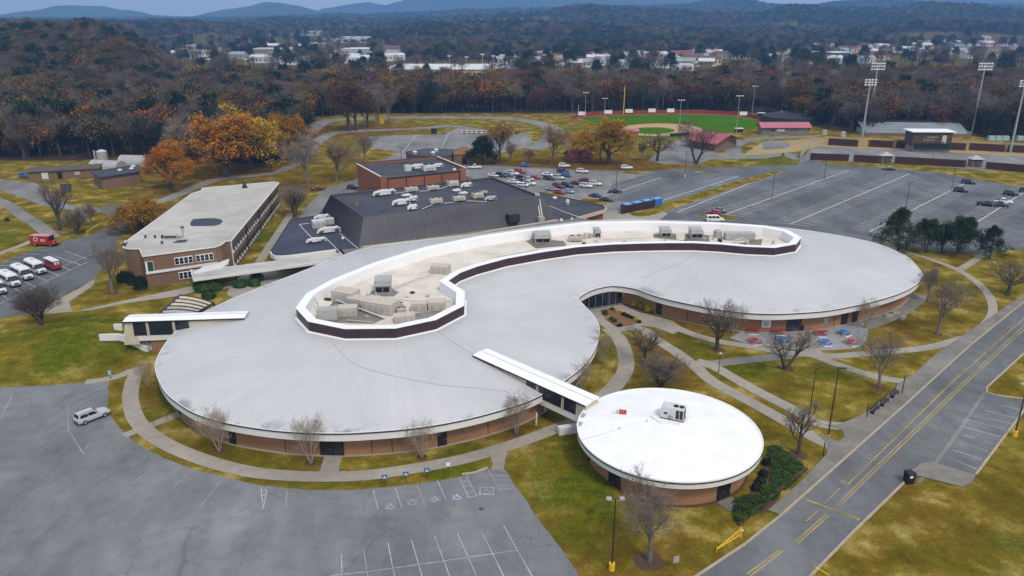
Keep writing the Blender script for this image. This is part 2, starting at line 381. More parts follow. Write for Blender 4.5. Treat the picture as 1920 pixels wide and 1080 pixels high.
def ground_mat():
    m = bpy.data.materials.new('grass_ground'); m.use_nodes = True; n, l = nodes_of(m)
    b = n['Principled BSDF']; b.inputs['Roughness'].default_value = 1; b.inputs['Specular IOR Level'].default_value = 0
    tc = n.new('ShaderNodeTexCoord'); at = n.new('ShaderNodeAttribute'); at.attribute_name = 'cover'
    sp = n.new('ShaderNodeSeparateColor'); l.new(at.outputs['Color'], sp.inputs[0])
    def nz(sc, det=5, ro=.6, st=None):
        t = n.new('ShaderNodeTexNoise'); t.inputs['Scale'].default_value = sc; t.inputs['Detail'].default_value = det; t.inputs['Roughness'].default_value = ro
        if st:
            mp = n.new('ShaderNodeMapping'); mp.inputs['Scale'].default_value = st; mp.inputs['Rotation'].default_value = (0, 0, .5); l.new(tc.outputs['Object'], mp.inputs[0]); l.new(mp.outputs[0], t.inputs['Vector'])
        else: l.new(tc.outputs['Object'], t.inputs['Vector'])
        return t.outputs['Fac']
    def math_(op, a, c):
        t = n.new('ShaderNodeMath'); t.operation = op
        for k, q in enumerate((a, c)):
            if isinstance(q, (int, float)): t.inputs[k].default_value = q
            else: l.new(q, t.inputs[k])
        return t.outputs[0]
    def mixc(f, a, c):
        t = n.new('ShaderNodeMix'); t.data_type = 'RGBA'
        for k, q in ((0, f), (6, a), (7, c)):
            if isinstance(q, tuple): t.inputs[k].default_value = (*q, 1)
            elif isinstance(q, (int, float)): t.inputs[k].default_value = q
            else: l.new(q, t.inputs[k])
        return t.outputs[2]
    dry = ramp(n, [(.30, (.060, .048, .005)), (.42, (.125, .097, .009)), (.53, (.205, .155, .020)), (.63, (.37, .29, .085))]); l.new(nz(.16, 8, .68), dry.inputs[0])
    grn = ramp(n, [(.3, (.040, .054, .003)), (.7, (.125, .150, .008))]); l.new(nz(.7, 6, .7), grn.inputs[0])
    leaf = ramp(n, [(.3, (.065, .032, .006)), (.55, (.14, .068, .012)), (.75, (.25, .13, .033))]); l.new(nz(1.6, 6, .75), leaf.inputs[0])
    wd = ramp(n, [(.3, (.030, .022, .014)), (.7, (.075, .052, .032))]); l.new(nz(.2, 6), wd.inputs[0])
    f1 = math_('ADD', math_('MULTIPLY', sp.outputs[0], 1.25), math_('MULTIPLY', math_('SUBTRACT', nz(.075, 9, .74), .535), 5.4))
    g1 = n.new('ShaderNodeClamp'); l.new(f1, g1.inputs[0])
    c1 = mixc(g1.outputs[0], dry.outputs[0], grn.outputs[0])
    f2 = math_('ADD', math_('MULTIPLY', sp.outputs[1], 1.25), math_('MULTIPLY', math_('SUBTRACT', nz(.42, 7, .75), .58), 3.0))
    g2 = n.new('ShaderNodeClamp'); l.new(f2, g2.inputs[0])
    c2 = mixc(math_('MULTIPLY', g2.outputs[0], .85), c1, leaf.outputs[0])
    vo = n.new('ShaderNodeTexVoronoi'); vo.inputs['Scale'].default_value = 2.2; l.new(tc.outputs['Object'], vo.inputs['Vector'])
    lv = ramp(n, [(.16, 1.0), (.24, 0.0)]); l.new(vo.outputs['Distance'], lv.inputs[0])
    gate = ramp(n, [(.50, 0.0), (.60, .75)]); l.new(nz(.09, 3, .5), gate.inputs[0])
    c2 = mixc(math_('MULTIPLY', lv.outputs[0], gate.outputs[0]), c2, (.26, .16, .07))
    # fine tuft speckle
    spk = ramp(n, [(.33, .62), (.67, 1.3)]); l.new(nz(3.4, 5, .85), spk.inputs[0])
    mx = n.new('ShaderNodeMix'); mx.data_type = 'RGBA'; mx.blend_type = 'MULTIPLY'; mx.inputs[0].default_value = 1; l.new(c2, mx.inputs[6]); l.new(spk.outputs[0], mx.inputs[7])
    c3 = mixc(sp.outputs[2], mx.outputs[2], wd.outputs[0])
    l.new(c3, b.inputs['Base Color'])
    bp = n.new('ShaderNodeBump'); bp.inputs['Strength'].default_value = .5; bp.inputs['Distance'].default_value = .12
    l.new(nz(3.5, 5, .8), bp.inputs['Height']); l.new(bp.outputs[0], b.inputs['Normal'])
    return m
M['grass'] = ground_mat()
def sgrid(a, lo, hi, n, c=0.0):
    u0, u1 = math.asinh((lo - c) / a), math.asinh((hi - c) / a)
    return [c + a * math.sinh(u0 + (u1 - u0) * i / (n - 1)) for i in range(n)]
GX = sgrid(75, -7600, 7600, 290); GY = sgrid(90, -400, 8600, 290, 140)
def build_ground():
    v, f, col = [], [], []
    for y in GY:
        for x in GX:
            z = terr(x, y) if y > 40 else 0.0
            v.append((x, y, z))
            r = g = 0.0
            if y < 600:
                for c, rad, k in GREEN:
                    d = ((x - c.x) ** 2 + (y - c.y) ** 2) / rad ** 2
                    if d < 5: r = max(r, k * math.exp(-d))
                for c, rad, k in LEAFY_VIGNETTE:
                    d = ((x - c.x) ** 2 + (y - c.y) ** 2) / rad ** 2
                    if d < 5: g = max(g, k * math.exp(-d * .9))
            b = 0.0
            if y > 240:
                b = wood(x, y); b = 1.0 if b == 1.0 else (.6 if b > 0 else 0.0)
            col += [r, g, b, 1]
    nx = len(GX)
    for j in range(len(GY) - 1):
        for i in range(nx - 1):
            f.append((j * nx + i, j * nx + i + 1, (j + 1) * nx + i + 1, (j + 1) * nx + i))
    me = bpy.data.meshes.new('ground'); me.from_pydata(v, [], f); me.materials.append(M['grass'])
    me.color_attributes.new('cover', 'FLOAT_COLOR', 'POINT').data.foreach_set('color', col)
    me.polygons.foreach_set('use_smooth', [True] * len(f)); me.update()
    o = bpy.data.objects.new('ground', me); C.objects.link(o)
    tag(o, 'olive and dry winter grass ground reaching to the horizon', None, None, 'structure')
build_ground()
# far blue mountains, two ranges
M['mount'] = mat('mountain_woods', (.045, .055, .045), .95, .3, .004, var2=.2, scale2=.0012)
def mountain(name, Y0, w, tab, label, amp):
    xs = [(-700 + i * 16) for i in range(int(3300 / 16))]; ys = [-1.5 + 3 * k / 16 for k in range(17)]
    v, f = [], []
    for k in ys:
        for s in xs:
            Y = Y0 + k * w; x = (s - 960) / F * (Y0 * math.cos(TH))
            z = max(0, rowz(plin(tab, s), Y0)) * math.exp(-k * k * 1.6)
            nn = noise.fractal(Vector((x / (Y0 * .06), Y / (Y0 * .06), Y0)), 1.0, 2.0, 5)
            v.append((x, Y, z + amp * nn * min(1, abs(k) * 2.2 + .12) - 6))
    n = len(xs)
    for j in range(len(ys) - 1):
        for i in range(n - 1): f.append((j * n + i, j * n + i + 1, (j + 1) * n + i + 1, (j + 1) * n + i))
    me = bpy.data.meshes.new(name); me.from_pydata(v, [], f); me.materials.append(M['mount']); me.polygons.foreach_set('use_smooth', [True] * len(f)); me.update()
    o = bpy.data.objects.new(name, me); C.objects.link(o); tag(o, label, None, None, 'structure')
mountain('mountain', 6100, 620, [(-700, 20), (-200, 24), (0, 30), (30, 24), (80, 18), (130, 8), (160, 10), (215, 17), (290, 26), (335, 33), (380, 26), (430, 15), (470, 10), (500, 2), (520, 3), (560, 9), (590, 18), (620, 28), (660, 36), (760, 40), (1920, 40), (2600, 40)], 'two rounded blue wooded mountains on the left skyline', 30)
mountain('mountain', 7500, 700, [(-700, 40), (540, 36), (590, 24), (620, 15), (660, 6), (695, 2), (720, 9), (745, 2), (790, -12), (860, -26), (960, -34), (1080, -30), (1200, -16), (1280, -6), (1400, 4), (1500, 8), (1640, 2), (1800, -4), (1920, -8), (2600, -6)], 'long pale blue mountain range behind the middle skyline', 40)

# ------------------------------------------------------------------ pavements
def asphalt(name, col, streak=.0):
    m = bpy.data.materials.new(name); m.use_nodes = True; n, l = nodes_of(m)
    b = n['Principled BSDF']; b.inputs['Roughness'].default_value = .92; b.inputs['Specular IOR Level'].default_value = .1
    tc = n.new('ShaderNodeTexCoord')
    def nz(sc, det, st=None, rot=0):
        t = n.new('ShaderNodeTexNoise'); t.inputs['Scale'].default_value = sc; t.inputs['Detail'].default_value = det; t.inputs['Roughness'].default_value = .62
        src = tc.outputs['Object']
        if st:
            mp = n.new('ShaderNodeMapping'); mp.inputs['Scale'].default_value = st; mp.inputs['Rotation'].default_value = (0, 0, rot); l.new(src, mp.inputs[0]); src = mp.outputs[0]
        l.new(src, t.inputs['Vector']); return t.outputs['Fac']
    cur = None
    for fac, lo, hi, p0, p1 in ((nz(.045, 5), .74, 1.24, .32, .68), (nz(.35, 6), .86, 1.14, .3, .7), (nz(5, 3), .86, 1.14, .3, .7), (nz(.16, 5, (1, .16, 1), .55), .88, 1.14, .35, .65), (nz(.7, 3), 1.0, .62, .69, .80)):
        r = ramp(n, [(p0, lo), (p1, hi)]); l.new(fac, r.inputs[0])
        if cur is None:
            mx = n.new('ShaderNodeMix'); mx.data_type = 'RGBA'; mx.blend_type = 'MULTIPLY'; mx.inputs[0].default_value = 1
            mx.inputs[6].default_value = (*col, 1); l.new(r.outputs[0], mx.inputs[7])
        else:
            mx = n.new('ShaderNodeMix'); mx.data_type = 'RGBA'; mx.blend_type = 'MULTIPLY'; mx.inputs[0].default_value = 1
            l.new(cur, mx.inputs[6]); l.new(r.outputs[0], mx.inputs[7])
        cur = mx.outputs[2]
    # hairline cracks
    vo = n.new('ShaderNodeTexVoronoi'); vo.feature = 'DISTANCE_TO_EDGE'; vo.inputs['Scale'].default_value = .085
    wob = n.new('ShaderNodeTexNoise'); wob.inputs['Scale'].default_value = .5; wob.inputs['Detail'].default_value = 4; l.new(tc.outputs['Object'], wob.inputs['Vector'])
    va = n.new('ShaderNodeVectorMath'); va.operation = 'MULTIPLY_ADD'; va.inputs[1].default_value = (3, 3, 0); l.new(wob.outputs['Color'], va.inputs[0]); l.new(tc.outputs['Object'], va.inputs[2]); l.new(va.outputs[0], vo.inputs['Vector'])
    r = ramp(n, [(0.0, .74), (.006, 1.0)]); l.new(vo.outputs['Distance'], r.inputs[0])
    mx = n.new('ShaderNodeMix'); mx.data_type = 'RGBA'; mx.blend_type = 'MULTIPLY'; mx.inputs[0].default_value = 1; l.new(cur, mx.inputs[6]); l.new(r.outputs[0], mx.inputs[7])
    l.new(mx.outputs[2], b.inputs['Base Color'])
    bp = n.new('ShaderNodeBump'); bp.inputs['Strength'].default_value = .2; bp.inputs['Distance'].default_value = .02; l.new(nz(9, 3), bp.inputs['Height']); l.new(bp.outputs[0], b.inputs['Normal'])
    return m
M['asph'] = asphalt('asphalt_grey', (.175, .182, .186))
M['asph_dk'] = asphalt('asphalt_blue', (.118, .128, .136))
M['asph_rd'] = asphalt('asphalt_road', (.140, .146, .148))
M['asph_lt'] = asphalt('asphalt_pale', (.20, .197, .188))
def sheet(name, pts, z, m, label, smooth=0):
    pts = PP(pts)
    if smooth: pts = smooth_line(pts, smooth, True)
    o = MB().tess([(p.x, p.y, z) for p in pts]).build(name, m); tag(o, label, None, None, 'structure'); return o
def strip(name, pts, w, z, m, label, per=5):
    o = MB().ribbon(smooth_line(PP(pts), per), w, z).build(name, m); tag(o, label, None, None, 'structure'); return o

# front car park
LOT_EDGE = [(205, 711), (203, 735), (203, 770), (215, 790), (240, 818), (275, 842), (330, 868), (400, 890), (480, 908), (560, 917), (640, 919), (700, 916), (760, 910), (830, 900), (880, 890), (917, 880), (945, 880), (965, 910), (985, 936), (1010, 975), (1045, 1020), (1090, 1085), (1150, 1170)]
_je = random.Random(3); LOT_EDGE = [(p.x + _je.uniform(-.8, .8), p.y + _je.uniform(-.6, .6)) for p in smooth_line(LOT_EDGE, 5)]
lot = sheet('parking_lot', [(-500, 740), (0, 727), (100, 722), (170, 716)] + LOT_EDGE + [(1100, 1500), (-900, 1500)], .02, M['asph'], 'wide grey asphalt car park curving round the front of the school')
# bus yard and left drive
yard = sheet('parking_lot', [(-250, 640), (-80, 540), (0, 495), (60, 468), (112, 462), (118, 452), (165, 443), (203, 427), (209, 418), (203, 405), (190, 398), (184, 390), (215, 383), (240, 378), (262, 376), (260, 395), (250, 415), (238, 425), (222, 449), (200, 490), (178, 522), (120, 553), (96, 568), (60, 603), (20, 645), (0, 668), (-60, 735), (-300, 760)], .02, M['asph_dk'], 'bluish asphalt bus yard at the left with white stall lines')
sheet('road', [(-300, 310), (-80, 327), (0, 336), (40, 342), (65, 343), (80, 352), (110, 372), (130, 384), (184, 389), (190, 398), (160, 395), (120, 392), (80, 386), (40, 370), (0, 356), (-300, 330)], .012, M['asph_lt'], 'narrow grey lane winding past the farm sheds at upper left')
strip('path', [(-120, 330), (0, 377), (40, 402), (75, 425), (100, 446)], 4.0, .016, M['asph_lt'], 'pale asphalt path cutting across the left lawn')
strip('path', [(-80, 505), (0, 475), (40, 460), (65, 450)], 2.2, .016, M['concrete'], 'concrete walk along the top of the bus yard')
# road on the right
ROAD_L = [(2300, 400), (1920, 566), (1820, 647), (1693, 763), (1573, 870), (1463, 968), (1395, 1022), (1300, 1085), (1150, 1180)]
ROAD_R = [(1380, 1240), (1523, 1077), (1600, 998), (1673, 927), (1697, 903), (1713, 882), (1735, 868), (1828, 893), (1910, 783), (1935, 750), (1920, 752), (1868, 742), (1850, 736), (1850, 727), (1920, 663), (2300, 470)]
road = sheet('road', ROAD_L + ROAD_R, .022, M['asph_rd'], 'two lane asphalt road with yellow lines running up the right side')
sheet('kerb_bay_end', [(1713, 882), (1724, 871), (1745, 866), (1830, 892), (1822, 905), (1806, 914), (1780, 908), (1722, 893), (1706, 893)], .11, M['concrete_dk'], 'stained concrete nose closing the parking bay by the road')
# far car parks
far = sheet('parking_lot', [(870, 306), (930, 310), (1010, 314), (1090, 318), (1200, 321), (1262, 318), (1320, 314), (1440, 311), (1496, 309), (1503, 300), (1516, 299), (1532, 302), (1560, 309), (1640, 313), (1760, 324), (1920, 352), (2400, 420), (2300, 560), (1920, 468), (1880, 470), (1850, 477), (1800, 473), (1700, 464), (1640, 453), (1560, 438), (1480, 427), (1300, 425), (1100, 424), (1040, 395), (880, 345)], .02, M['asph_dk'], 'huge blue grey car park with rows of white stalls behind the school')
sheet('parking_lot', [(590, 372), (612, 352), (662, 338), (690, 325), (780, 322), (880, 308), (960, 313), (1085, 320), (1230, 322), (1150, 345), (1130, 372), (1180, 380), (1240, 395), (1252, 400), (1236, 412), (1060, 426), (1000, 410), (880, 330), (690, 352), (600, 410), (560, 408), (572, 390)], .026, M['asph_lt'], 'pale asphalt yard round the gym where most cars park')
sheet('parking_lot', [(690, 256), (760, 253), (835, 252), (848, 244), (862, 238), (905, 248), (985, 250), (996, 258), (998, 268), (985, 278), (950, 284), (900, 292), (870, 306), (700, 310), (712, 297), (732, 292), (748, 285), (700, 278), (690, 270)], .016, M['asph_lt'], 'quiet back car park with long white dividing lines')
strip('road', [(560, 262), (578, 245), (600, 232), (625, 225), (700, 221), (860, 220), (950, 222), (1010, 231), (1038, 244), (1030, 262), (1000, 280)], 10, .014, M['asph_lt'], 'curved lane round the back car park before the wood')
strip('road', [(560, 300), (600, 262), (640, 248), (740, 243), (800, 240), (850, 236), (905, 246)], 7, .015, M['asph_lt'], 'lane between the rusty trees and the back car park')
strip('road', [(560, 305), (520, 322), (470, 330), (410, 336), (380, 345), (345, 360), (300, 378), (262, 384)], 5.0, .015, M['asph_lt'], 'grey lane behind the classroom block')
strip('road', [(1590, 262), (1480, 257), (1400, 263), (1375, 275), (1380, 288), (1420, 294), (1470, 288), (1502, 299)], 7.5, .014, M['asph_lt'], 'grey loop drive by the red roofed stand')
sheet('road', [(1225, 293), (1240, 278), (1262, 266), (1285, 256), (1312, 262), (1330, 280), (1345, 288), (1450, 291), (1440, 297), (1330, 299), (1310, 309), (1245, 308), (1215, 300)], .015, M['asph_lt'], 'grey paved yard before the ball field stand')
sheet('concourse', [(1496, 306), (1519, 279), (1534, 274), (1620, 278), (1715, 283), (1800, 288), (1920, 293), (2300, 305), (2400, 400), (1920, 321), (1820, 318), (1700, 306), (1600, 304), (1519, 300)], .03, M['asph_lt'], 'worn asphalt concourse before the stadium fence')
M['tan'] = mat('tan_ground', (.34, .245, .115), .95, .12, .3, var2=.12, scale2=.03)
sheet('stadium_bank', [(1390, 292), (1430, 266), (1500, 262), (1560, 258), (1640, 262), (1720, 266), (1920, 272), (2300, 280), (2300, 305), (1920, 293), (1715, 283), (1534, 274), (1519, 279), (1505, 283), (1455, 288)], .018, M['tan'], 'tan bare earth strip along the stadium')
sheet('track_end', [(1425, 268), (1450, 264), (1478, 268), (1480, 276), (1455, 280), (1428, 280), (1433, 274)], .034, M['asph_lt'], 'grey paved patch inside the loop drive', 3)
# ball field
M['turf'] = mat('ball_field_grass', (.055, .135, .004), .95, .12, .2, spec=0, var2=.1, scale2=.04)
M['clay'] = mat('infield_clay', (.44, .28, .15), .95, .1, .3)
sheet('ball_field', [(1088, 222), (1120, 219), (1180, 216), (1260, 214.5), (1340, 216), (1400, 221), (1440, 231), (1447, 237), (1420, 240), (1380, 247), (1340, 254), (1300, 258), (1180, 258), (1160, 245)], .012, M['turf'], 'bright green outfield of the ball field', 2)
c = P(1237, 243); k = P(1315, 243).x - c.x
sheet('infield', [(1237 + 80 * math.cos(a * math.pi / 12), 243.5 + 12.0 * math.sin(a * math.pi / 12)) for a in range(24)], .024, M['clay'], 'tan clay infield of the ball field')
sheet('infield_grass', [(1224 + 41 * math.cos(a * math.pi / 10), 245 + 6.4 * math.sin(a * math.pi / 10)) for a in range(20)], .036, M['turf'], 'small green oval of grass inside the clay infield')

# walks
WZ = .05
strip('path', [(300, 632), (285, 655), (263, 685), (248, 720), (245, 752), (255, 785), (280, 813), (330, 842), (400, 868), (470, 885), (540, 892), (620, 894), (700, 890), (780, 878), (860, 863), (930, 844), (1000, 820), (1050, 801), (1100, 785)], 2.5, WZ, M['concrete'], 'concrete walk curving round the front of the round school')
sheet('path', [(916, 852), (955, 840), (947, 862), (945, 880), (921, 881), (924, 868)], WZ - .006, M['concrete'], 'short concrete spur from the curved walk to the car park')
sheet('path', [(610, 850), (643, 850), (633, 892), (597, 892)], WZ + .006, M['concrete'], 'concrete walk leading to the wide front doors')
strip('path', [(343, 774), (300, 791), (262, 806), (232, 817)], 1.7, WZ + .004, M['concrete'], 'sloping concrete ramp to the side door of the round school')
strip('path', [(268, 682), (232, 702), (195, 712), (160, 717)], 1.9, WZ - .004, M['concrete'], 'concrete walk from the mound to the car park corner')
strip('path', [(1090, 775), (1130, 745), (1158, 718), (1173, 692), (1172, 662), (1160, 634), (1140, 616)], 2.9, WZ, M['concrete'], 'concrete walk curving between the two round buildings')
sheet('plaza', [(1098, 590), (1120, 583), (1150, 578), (1172, 574), (1205, 588), (1240, 596), (1262, 603), (1275, 612), (1246, 607), (1272, 622), (1262, 627), (1228, 614), (1213, 612), (1190, 612), (1163, 624), (1140, 620), (1122, 606)], WZ + .008, M['concrete'], 'concrete court before the glazed entrance')
strip('path', [(1170, 616), (1205, 618), (1235, 640), (1270, 662), (1300, 684), (1337, 716), (1413, 757), (1467, 787), (1533, 824), (1560, 835)], 2.5, WZ - .003, M['concrete'], 'long diagonal concrete walk from the court down to the road')
strip('path', [(1306, 677), (1337, 687), (1413, 730), (1487, 768), (1533, 793), (1590, 800), (1620, 795)], 2.4, WZ + .003, M['concrete'], 'second diagonal concrete walk running beside the first')
strip('path', [(1250, 604), (1285, 622), (1340, 639), (1400, 649), (1450, 658), (1500, 664), (1560, 668), (1650, 661), (1740, 652), (1810, 634)], 2.2, WZ + .011, M['concrete'], 'concrete walk sweeping below the right wing to the road')
strip('path', [(1296, 688), (1350, 681), (1410, 674), (1470, 668), (1510, 662)], 2.6, WZ - .008, M['concrete_dk'], 'grey walk joining the diagonal walks to the patio')
strip('path', [(1520, 664), (1560, 680), (1600, 694), (1650, 709), (1700, 716)], 2.2, WZ + .015, M['concrete'], 'concrete walk from the patio down to the road')
sheet('patio', [(1368, 634), (1400, 616), (1440, 611), (1500, 611), (1580, 606), (1618, 604), (1628, 620), (1624, 640), (1612, 653), (1560, 657), (1500, 657), (1440, 650), (1395, 643)], WZ - .012, mat('patio_slab', (.26, .265, .265), .9, .1, .6, var2=.12, scale2=.12), 'grey concrete picnic patio by the right wing')
sheet('path', [(1476, 617), (1500, 617), (1545, 664), (1510, 668)], WZ + .02, M['concrete'], 'pale concrete walk crossing the patio to its doors')
strip('path', [(1640, 456), (1690, 470), (1747, 487), (1797, 507), (1830, 528), (1851, 550), (1861, 572), (1858, 595), (1838, 617), (1805, 640)], 1.8, WZ, M['concrete'], 'narrow concrete walk curving round the right wing')
strip('path', [(1612, 614), (1650, 602), (1690, 584), (1715, 566), (1728, 552)], 3.2, WZ - .016, M['concrete_dk'], 'grey walk hugging the wall of the right wing')
strip('path', [(1797, 507), (1822, 492), (1850, 474)], 1.9, WZ - .005, M['concrete'], 'short concrete walk from the far car park')
sheet('sidewalk', [(2300, 390), (1920, 552), (1845, 603), (1800, 632), (1745, 672), (1715, 700), (1690, 716), (1632, 768), (1608, 782), (1570, 797), (1545, 797), (1580, 808), (1583, 820), (1572, 828), (1545, 818), (1530, 814), (1552, 832), (1550, 852), (1500, 905), (1440, 957), (1463, 965), (1573, 867), (1693, 760), (1820, 644), (1920, 563), (2300, 397)], WZ + .03, M['concrete_dk'], 'broad stained concrete sidewalk along the road')
sheet('path', [(135, 585), (358, 537), (385, 532), (395, 540), (330, 556), (230, 570), (165, 583), (110, 592), (100, 600), (88, 612), (60, 640), (0, 690), (-90, 760), (-60, 735), (0, 668), (60, 603), (98, 568), (150, 540), (178, 523), (176, 535), (130, 566)], WZ, M['concrete'], 'wide concrete walk from the bus yard to the covered walkway')
strip('path', [(546, 400), (520, 440), (500, 470), (486, 492), (476, 500)], 2.3, WZ, M['concrete'], 'straight concrete walk beside the classroom block')
sheet('path', [(395, 540), (440, 525), (480, 505), (530, 492), (640, 470), (640, 490), (560, 513), (480, 545), (440, 560), (425, 552), (430, 540), (400, 545)], WZ - .01, M['concrete'], 'concrete paving below the covered walkway')
sheet('path', [(1500, 855), (1512, 862)] if 0 else [(606, 408), (606, 395), (640, 385), (640, 408)], WZ + .02, M['concrete'], 'pale service slab behind the black roofed hall')
sheet('path', [(1130, 396), (1190, 392), (1245, 395), (1252, 402), (1235, 414), (1100, 418)], WZ + .02, M['concrete'], 'pale concrete apron by the blue bins')
for q in ((1155, 915, 10, 5), (1356, 942, 9, 4)):
    pass
# kerbs
kb = MB()
for line in ([p for p in ROAD_L[:-1]], [(1713, 882), (1697, 903), (1673, 927), (1600, 998), (1523, 1077), (1400, 1220)], [(1830, 890), (1910, 783), (1960, 715)], [(1935, 750), (1868, 742), (1850, 736), (1850, 727), (1920, 663), (2300, 470)]):
    kb.wall(PP(line), .32, 0, .15)
tag(kb.build('kerb', M['kerb']), 'pale concrete kerbs along the road', None, None, 'structure')
kb = MB(); kb.wall(PP([(866, 890), (890, 887), (914, 878)]), .35, 0, .16)
tag(kb.build('kerb', M['kerb']), 'short pale kerb at the accessible stalls', None, None, 'structure')

# ------------------------------------------------------------------ painted lines
def lines(name, segs, w, z, m, parent):
    b = MB()
    for s in segs: b.ribbon(PP(s), w, z)
    o = b.build(name, m, parent); return o
def line_w(a, b_, w, z, mb):
    mb.ribbon([a, b_], w, z)
# front lot
S5 = lambda x, y: (640 + x / 3, 720 + y / 3)
fl = [[S5(180, 595), S5(208, 710)], [S5(303, 583), S5(342, 700)], [S5(425, 565), S5(470, 682)], [S5(540, 543), S5(592, 660)], [S5(663, 527), S5(718, 640)], [S5(703, 518), S5(762, 632)],
      [S5(668, 550), S5(712, 545)], [S5(680, 580), S5(728, 572)], [S5(692, 610), S5(745, 600)], [S5(705, 640), S5(758, 630)],
      [S5(828, 487), S5(890, 600)], [S5(828, 485), S5(925, 490)], [S5(845, 513), S5(940, 518)], [S5(860, 538), S5(955, 543)], [S5(875, 568), S5(965, 571)], [S5(890, 600), S5(967, 583)]]
fl2 = [[S5(912, 795), S5(1075, 1085)], [S5(785, 822), S5(915, 1085)], [S5(652, 838), S5(763, 1085)], [S5(525, 855), S5(610, 1085)], [S5(395, 878), S5(455, 1085)], [S5(262, 895), S5(300, 1085)], [S5(125, 928), S5(150, 1085)], [S5(0, 950), S5(5, 1085)], [S5(-60, 1078), S5(150, 1056), S5(435, 1016), S5(720, 975), S5(990, 935)]]
lines('stall_lines', fl2[:6] + fl2[8:], .085, .026, M['paint_w'], lot)
lines('stall_lines', fl + fl2[6:8], .075, .026, M['paint_w'], lot)
W1 = lambda x, y: (x / 3, 720 + y / 3)
lad = [[W1(1468, 582), W1(1480, 702)], [W1(1500, 597), W1(1482, 702)], [W1(1470, 597), W1(1500, 597)], [W1(1472, 625), W1(1496, 625)], [W1(1475, 655), W1(1491, 655)], [W1(1478, 680), W1(1487, 680)]]
lines('hatched_marking', lad, .12, .027, M['paint_w'], lot)
old = [[W1(1615, 600), W1(1605, 715)], [W1(1240, 548), W1(1130, 690)], [W1(430, 75), W1(500, 50)], [W1(540, 35), W1(612, 8)], [W1(420, 122), W1(610, 50)], [W1(1050, 515), W1(985, 570)], [W1(880, 455), W1(745, 560)], [W1(820, 408), W1(740, 465)], [W1(700, 335), W1(640, 355)], [W1(500, 345), W1(480, 365)], [W1(70, 65), W1(0, 200)], [W1(380, 115), W1(385, 260), W1(470, 395)]]
lines('worn_lines', old, .10, .026, M['paint_f'], lot)
hm = MB()
for x, y in ((275, 688), (400, 665), (528, 647), (650, 635)):
    c = P(*S5(x, y)); hm.box((c.x, c.y, .028), (1.5, 1.5, .003), .1)
hm.build('blue_stall_square', M['paint_b'], lot)
hw = MB()
for x, y in ((275, 688), (400, 665), (528, 647), (650, 635), (818, 603)):
    c = P(*S5(x, y))
    pts = [Vector((c.x + .45 * math.cos(a * .5) , c.y - .15 + .42 * math.sin(a * .5), .035)) for a in range(2, 12)]
    hw.ribbon(pts, .12, .035)
    hw.ribbon([(c.x, c.y + .62, 0), (c.x, c.y + .1, 0), (c.x + .35, c.y + .05, 0), (c.x + .5, c.y - .4, 0)], .13, .036)
c = P(*S5(818, 603)); 
for k in range(4):
    a = [(-.9, -.8), (.9, -.8), (.9, .8), (-.9, .8)]; p, q = a[k], a[(k + 1) % 4]
    hw.ribbon([(c.x + p[0], c.y + p[1], 0), (c.x + q[0], c.y + q[1], 0)], .14, .034 + k * .0007)
hw.build('wheelchair_symbol', M['paint_w'], lot)
# bus yard lines
B1 = lambda x, y: (x / 6, 410 + y / 6)
bl = [[B1(-150, 1020), B1(0, 958), B1(400, 765), B1(720, 612), B1(985, 488)]]
for a, b_ in (((735, 368), (970, 450)), ((612, 418), (905, 523)), ((545, 470), (795, 580)), ((420, 545), (662, 640)), ((300, 600), (522, 700)), ((170, 655), (395, 768)), ((40, 720), (255, 832)), ((-100, 790), (105, 905)), ((720, 535), (1180, 340))):
    bl.append([B1(*a), B1(*b_)])
for a, b_ in (((435, 316), (610, 322)), ((330, 356), (525, 360)), ((230, 397), (425, 400)), ((130, 437), (320, 437)), ((10, 482), (210, 482)), ((0, 527), (110, 527)), ((1205, 127), (1440, 127))):
    bl.append([B1(*a), B1(*b_)])
lines('stall_lines', bl, .16, .026, M['paint_w'], yard)
# road markings
yl = [[(1568, 947), (1803, 720), (1920, 611), (2200, 430)], [(1574, 949), (1808, 722), (1925, 613), (2205, 432)], [(1490, 1017), (1550, 963)], [(1496, 1019), (1555, 966)], [(1407, 1080), (1470, 1032)], [(1400, 1077), (1464, 1030)],
      [(1589, 909), (1780, 722), (1920, 597), (2200, 418)], [(1577, 902), (1585, 908), (1590, 908)]]
lines('yellow_line', yl, .16, .028, M['paint_y'], road)
lines('yellow_line', [[(1545, 945), (1575, 915)], [(1512, 977), (1535, 957)]], .11, .028, M['paint_y'], road)
tk = MB()
a, b_ = P(1592, 905), P(1910, 606); d = (b_ - a).normalized(); nr = Vector((-d.y, d.x, 0))
L = (b_ - a).length; k = 0.0
while k < L:
    if not (14 < k < 17 or 30 < k < 33 or 52 < k < 55):
        p = a + d * k; tk.ribbon([p + nr * .12 - d * .0, p + nr * 1.05 - d * .1], .10, .0285)
    k += 1.0
tk.build('bay_ticks', M['paint_y'], road)
bump = MB(); a, b_ = P(1513, 938), P(1612, 975)
bump.tube([(a.x, a.y, .0), (b_.x, b_.y, .0)], .17, 8, cap=True)
tag(bump.build('speed_bump', M['paint_y']), 'yellow painted speed bump across the road', 'speed bump')
bay = []
Z3 = lambda x, y: (1280 + x / 3, 550 + y / 3)
for a, b_ in (((1790, 630), (1905, 658)), ((1700, 660), (1870, 702)), ((1640, 690), (1845, 732)), ((1600, 710), (1815, 768)), ((1555, 745), (1785, 808)), ((1580, 798), (1640, 815)), ((1700, 835), (1750, 850)), ((1560, 838), (1720, 890)), ((1515, 880), (1680, 935)), ((1500, 925), (1655, 990)), ((1600, 1010), (1560, 1000))):
    bay.append([Z3(*a), Z3(*b_)])
lines('stall_lines', bay, .10, .027, M['paint_w'], road)
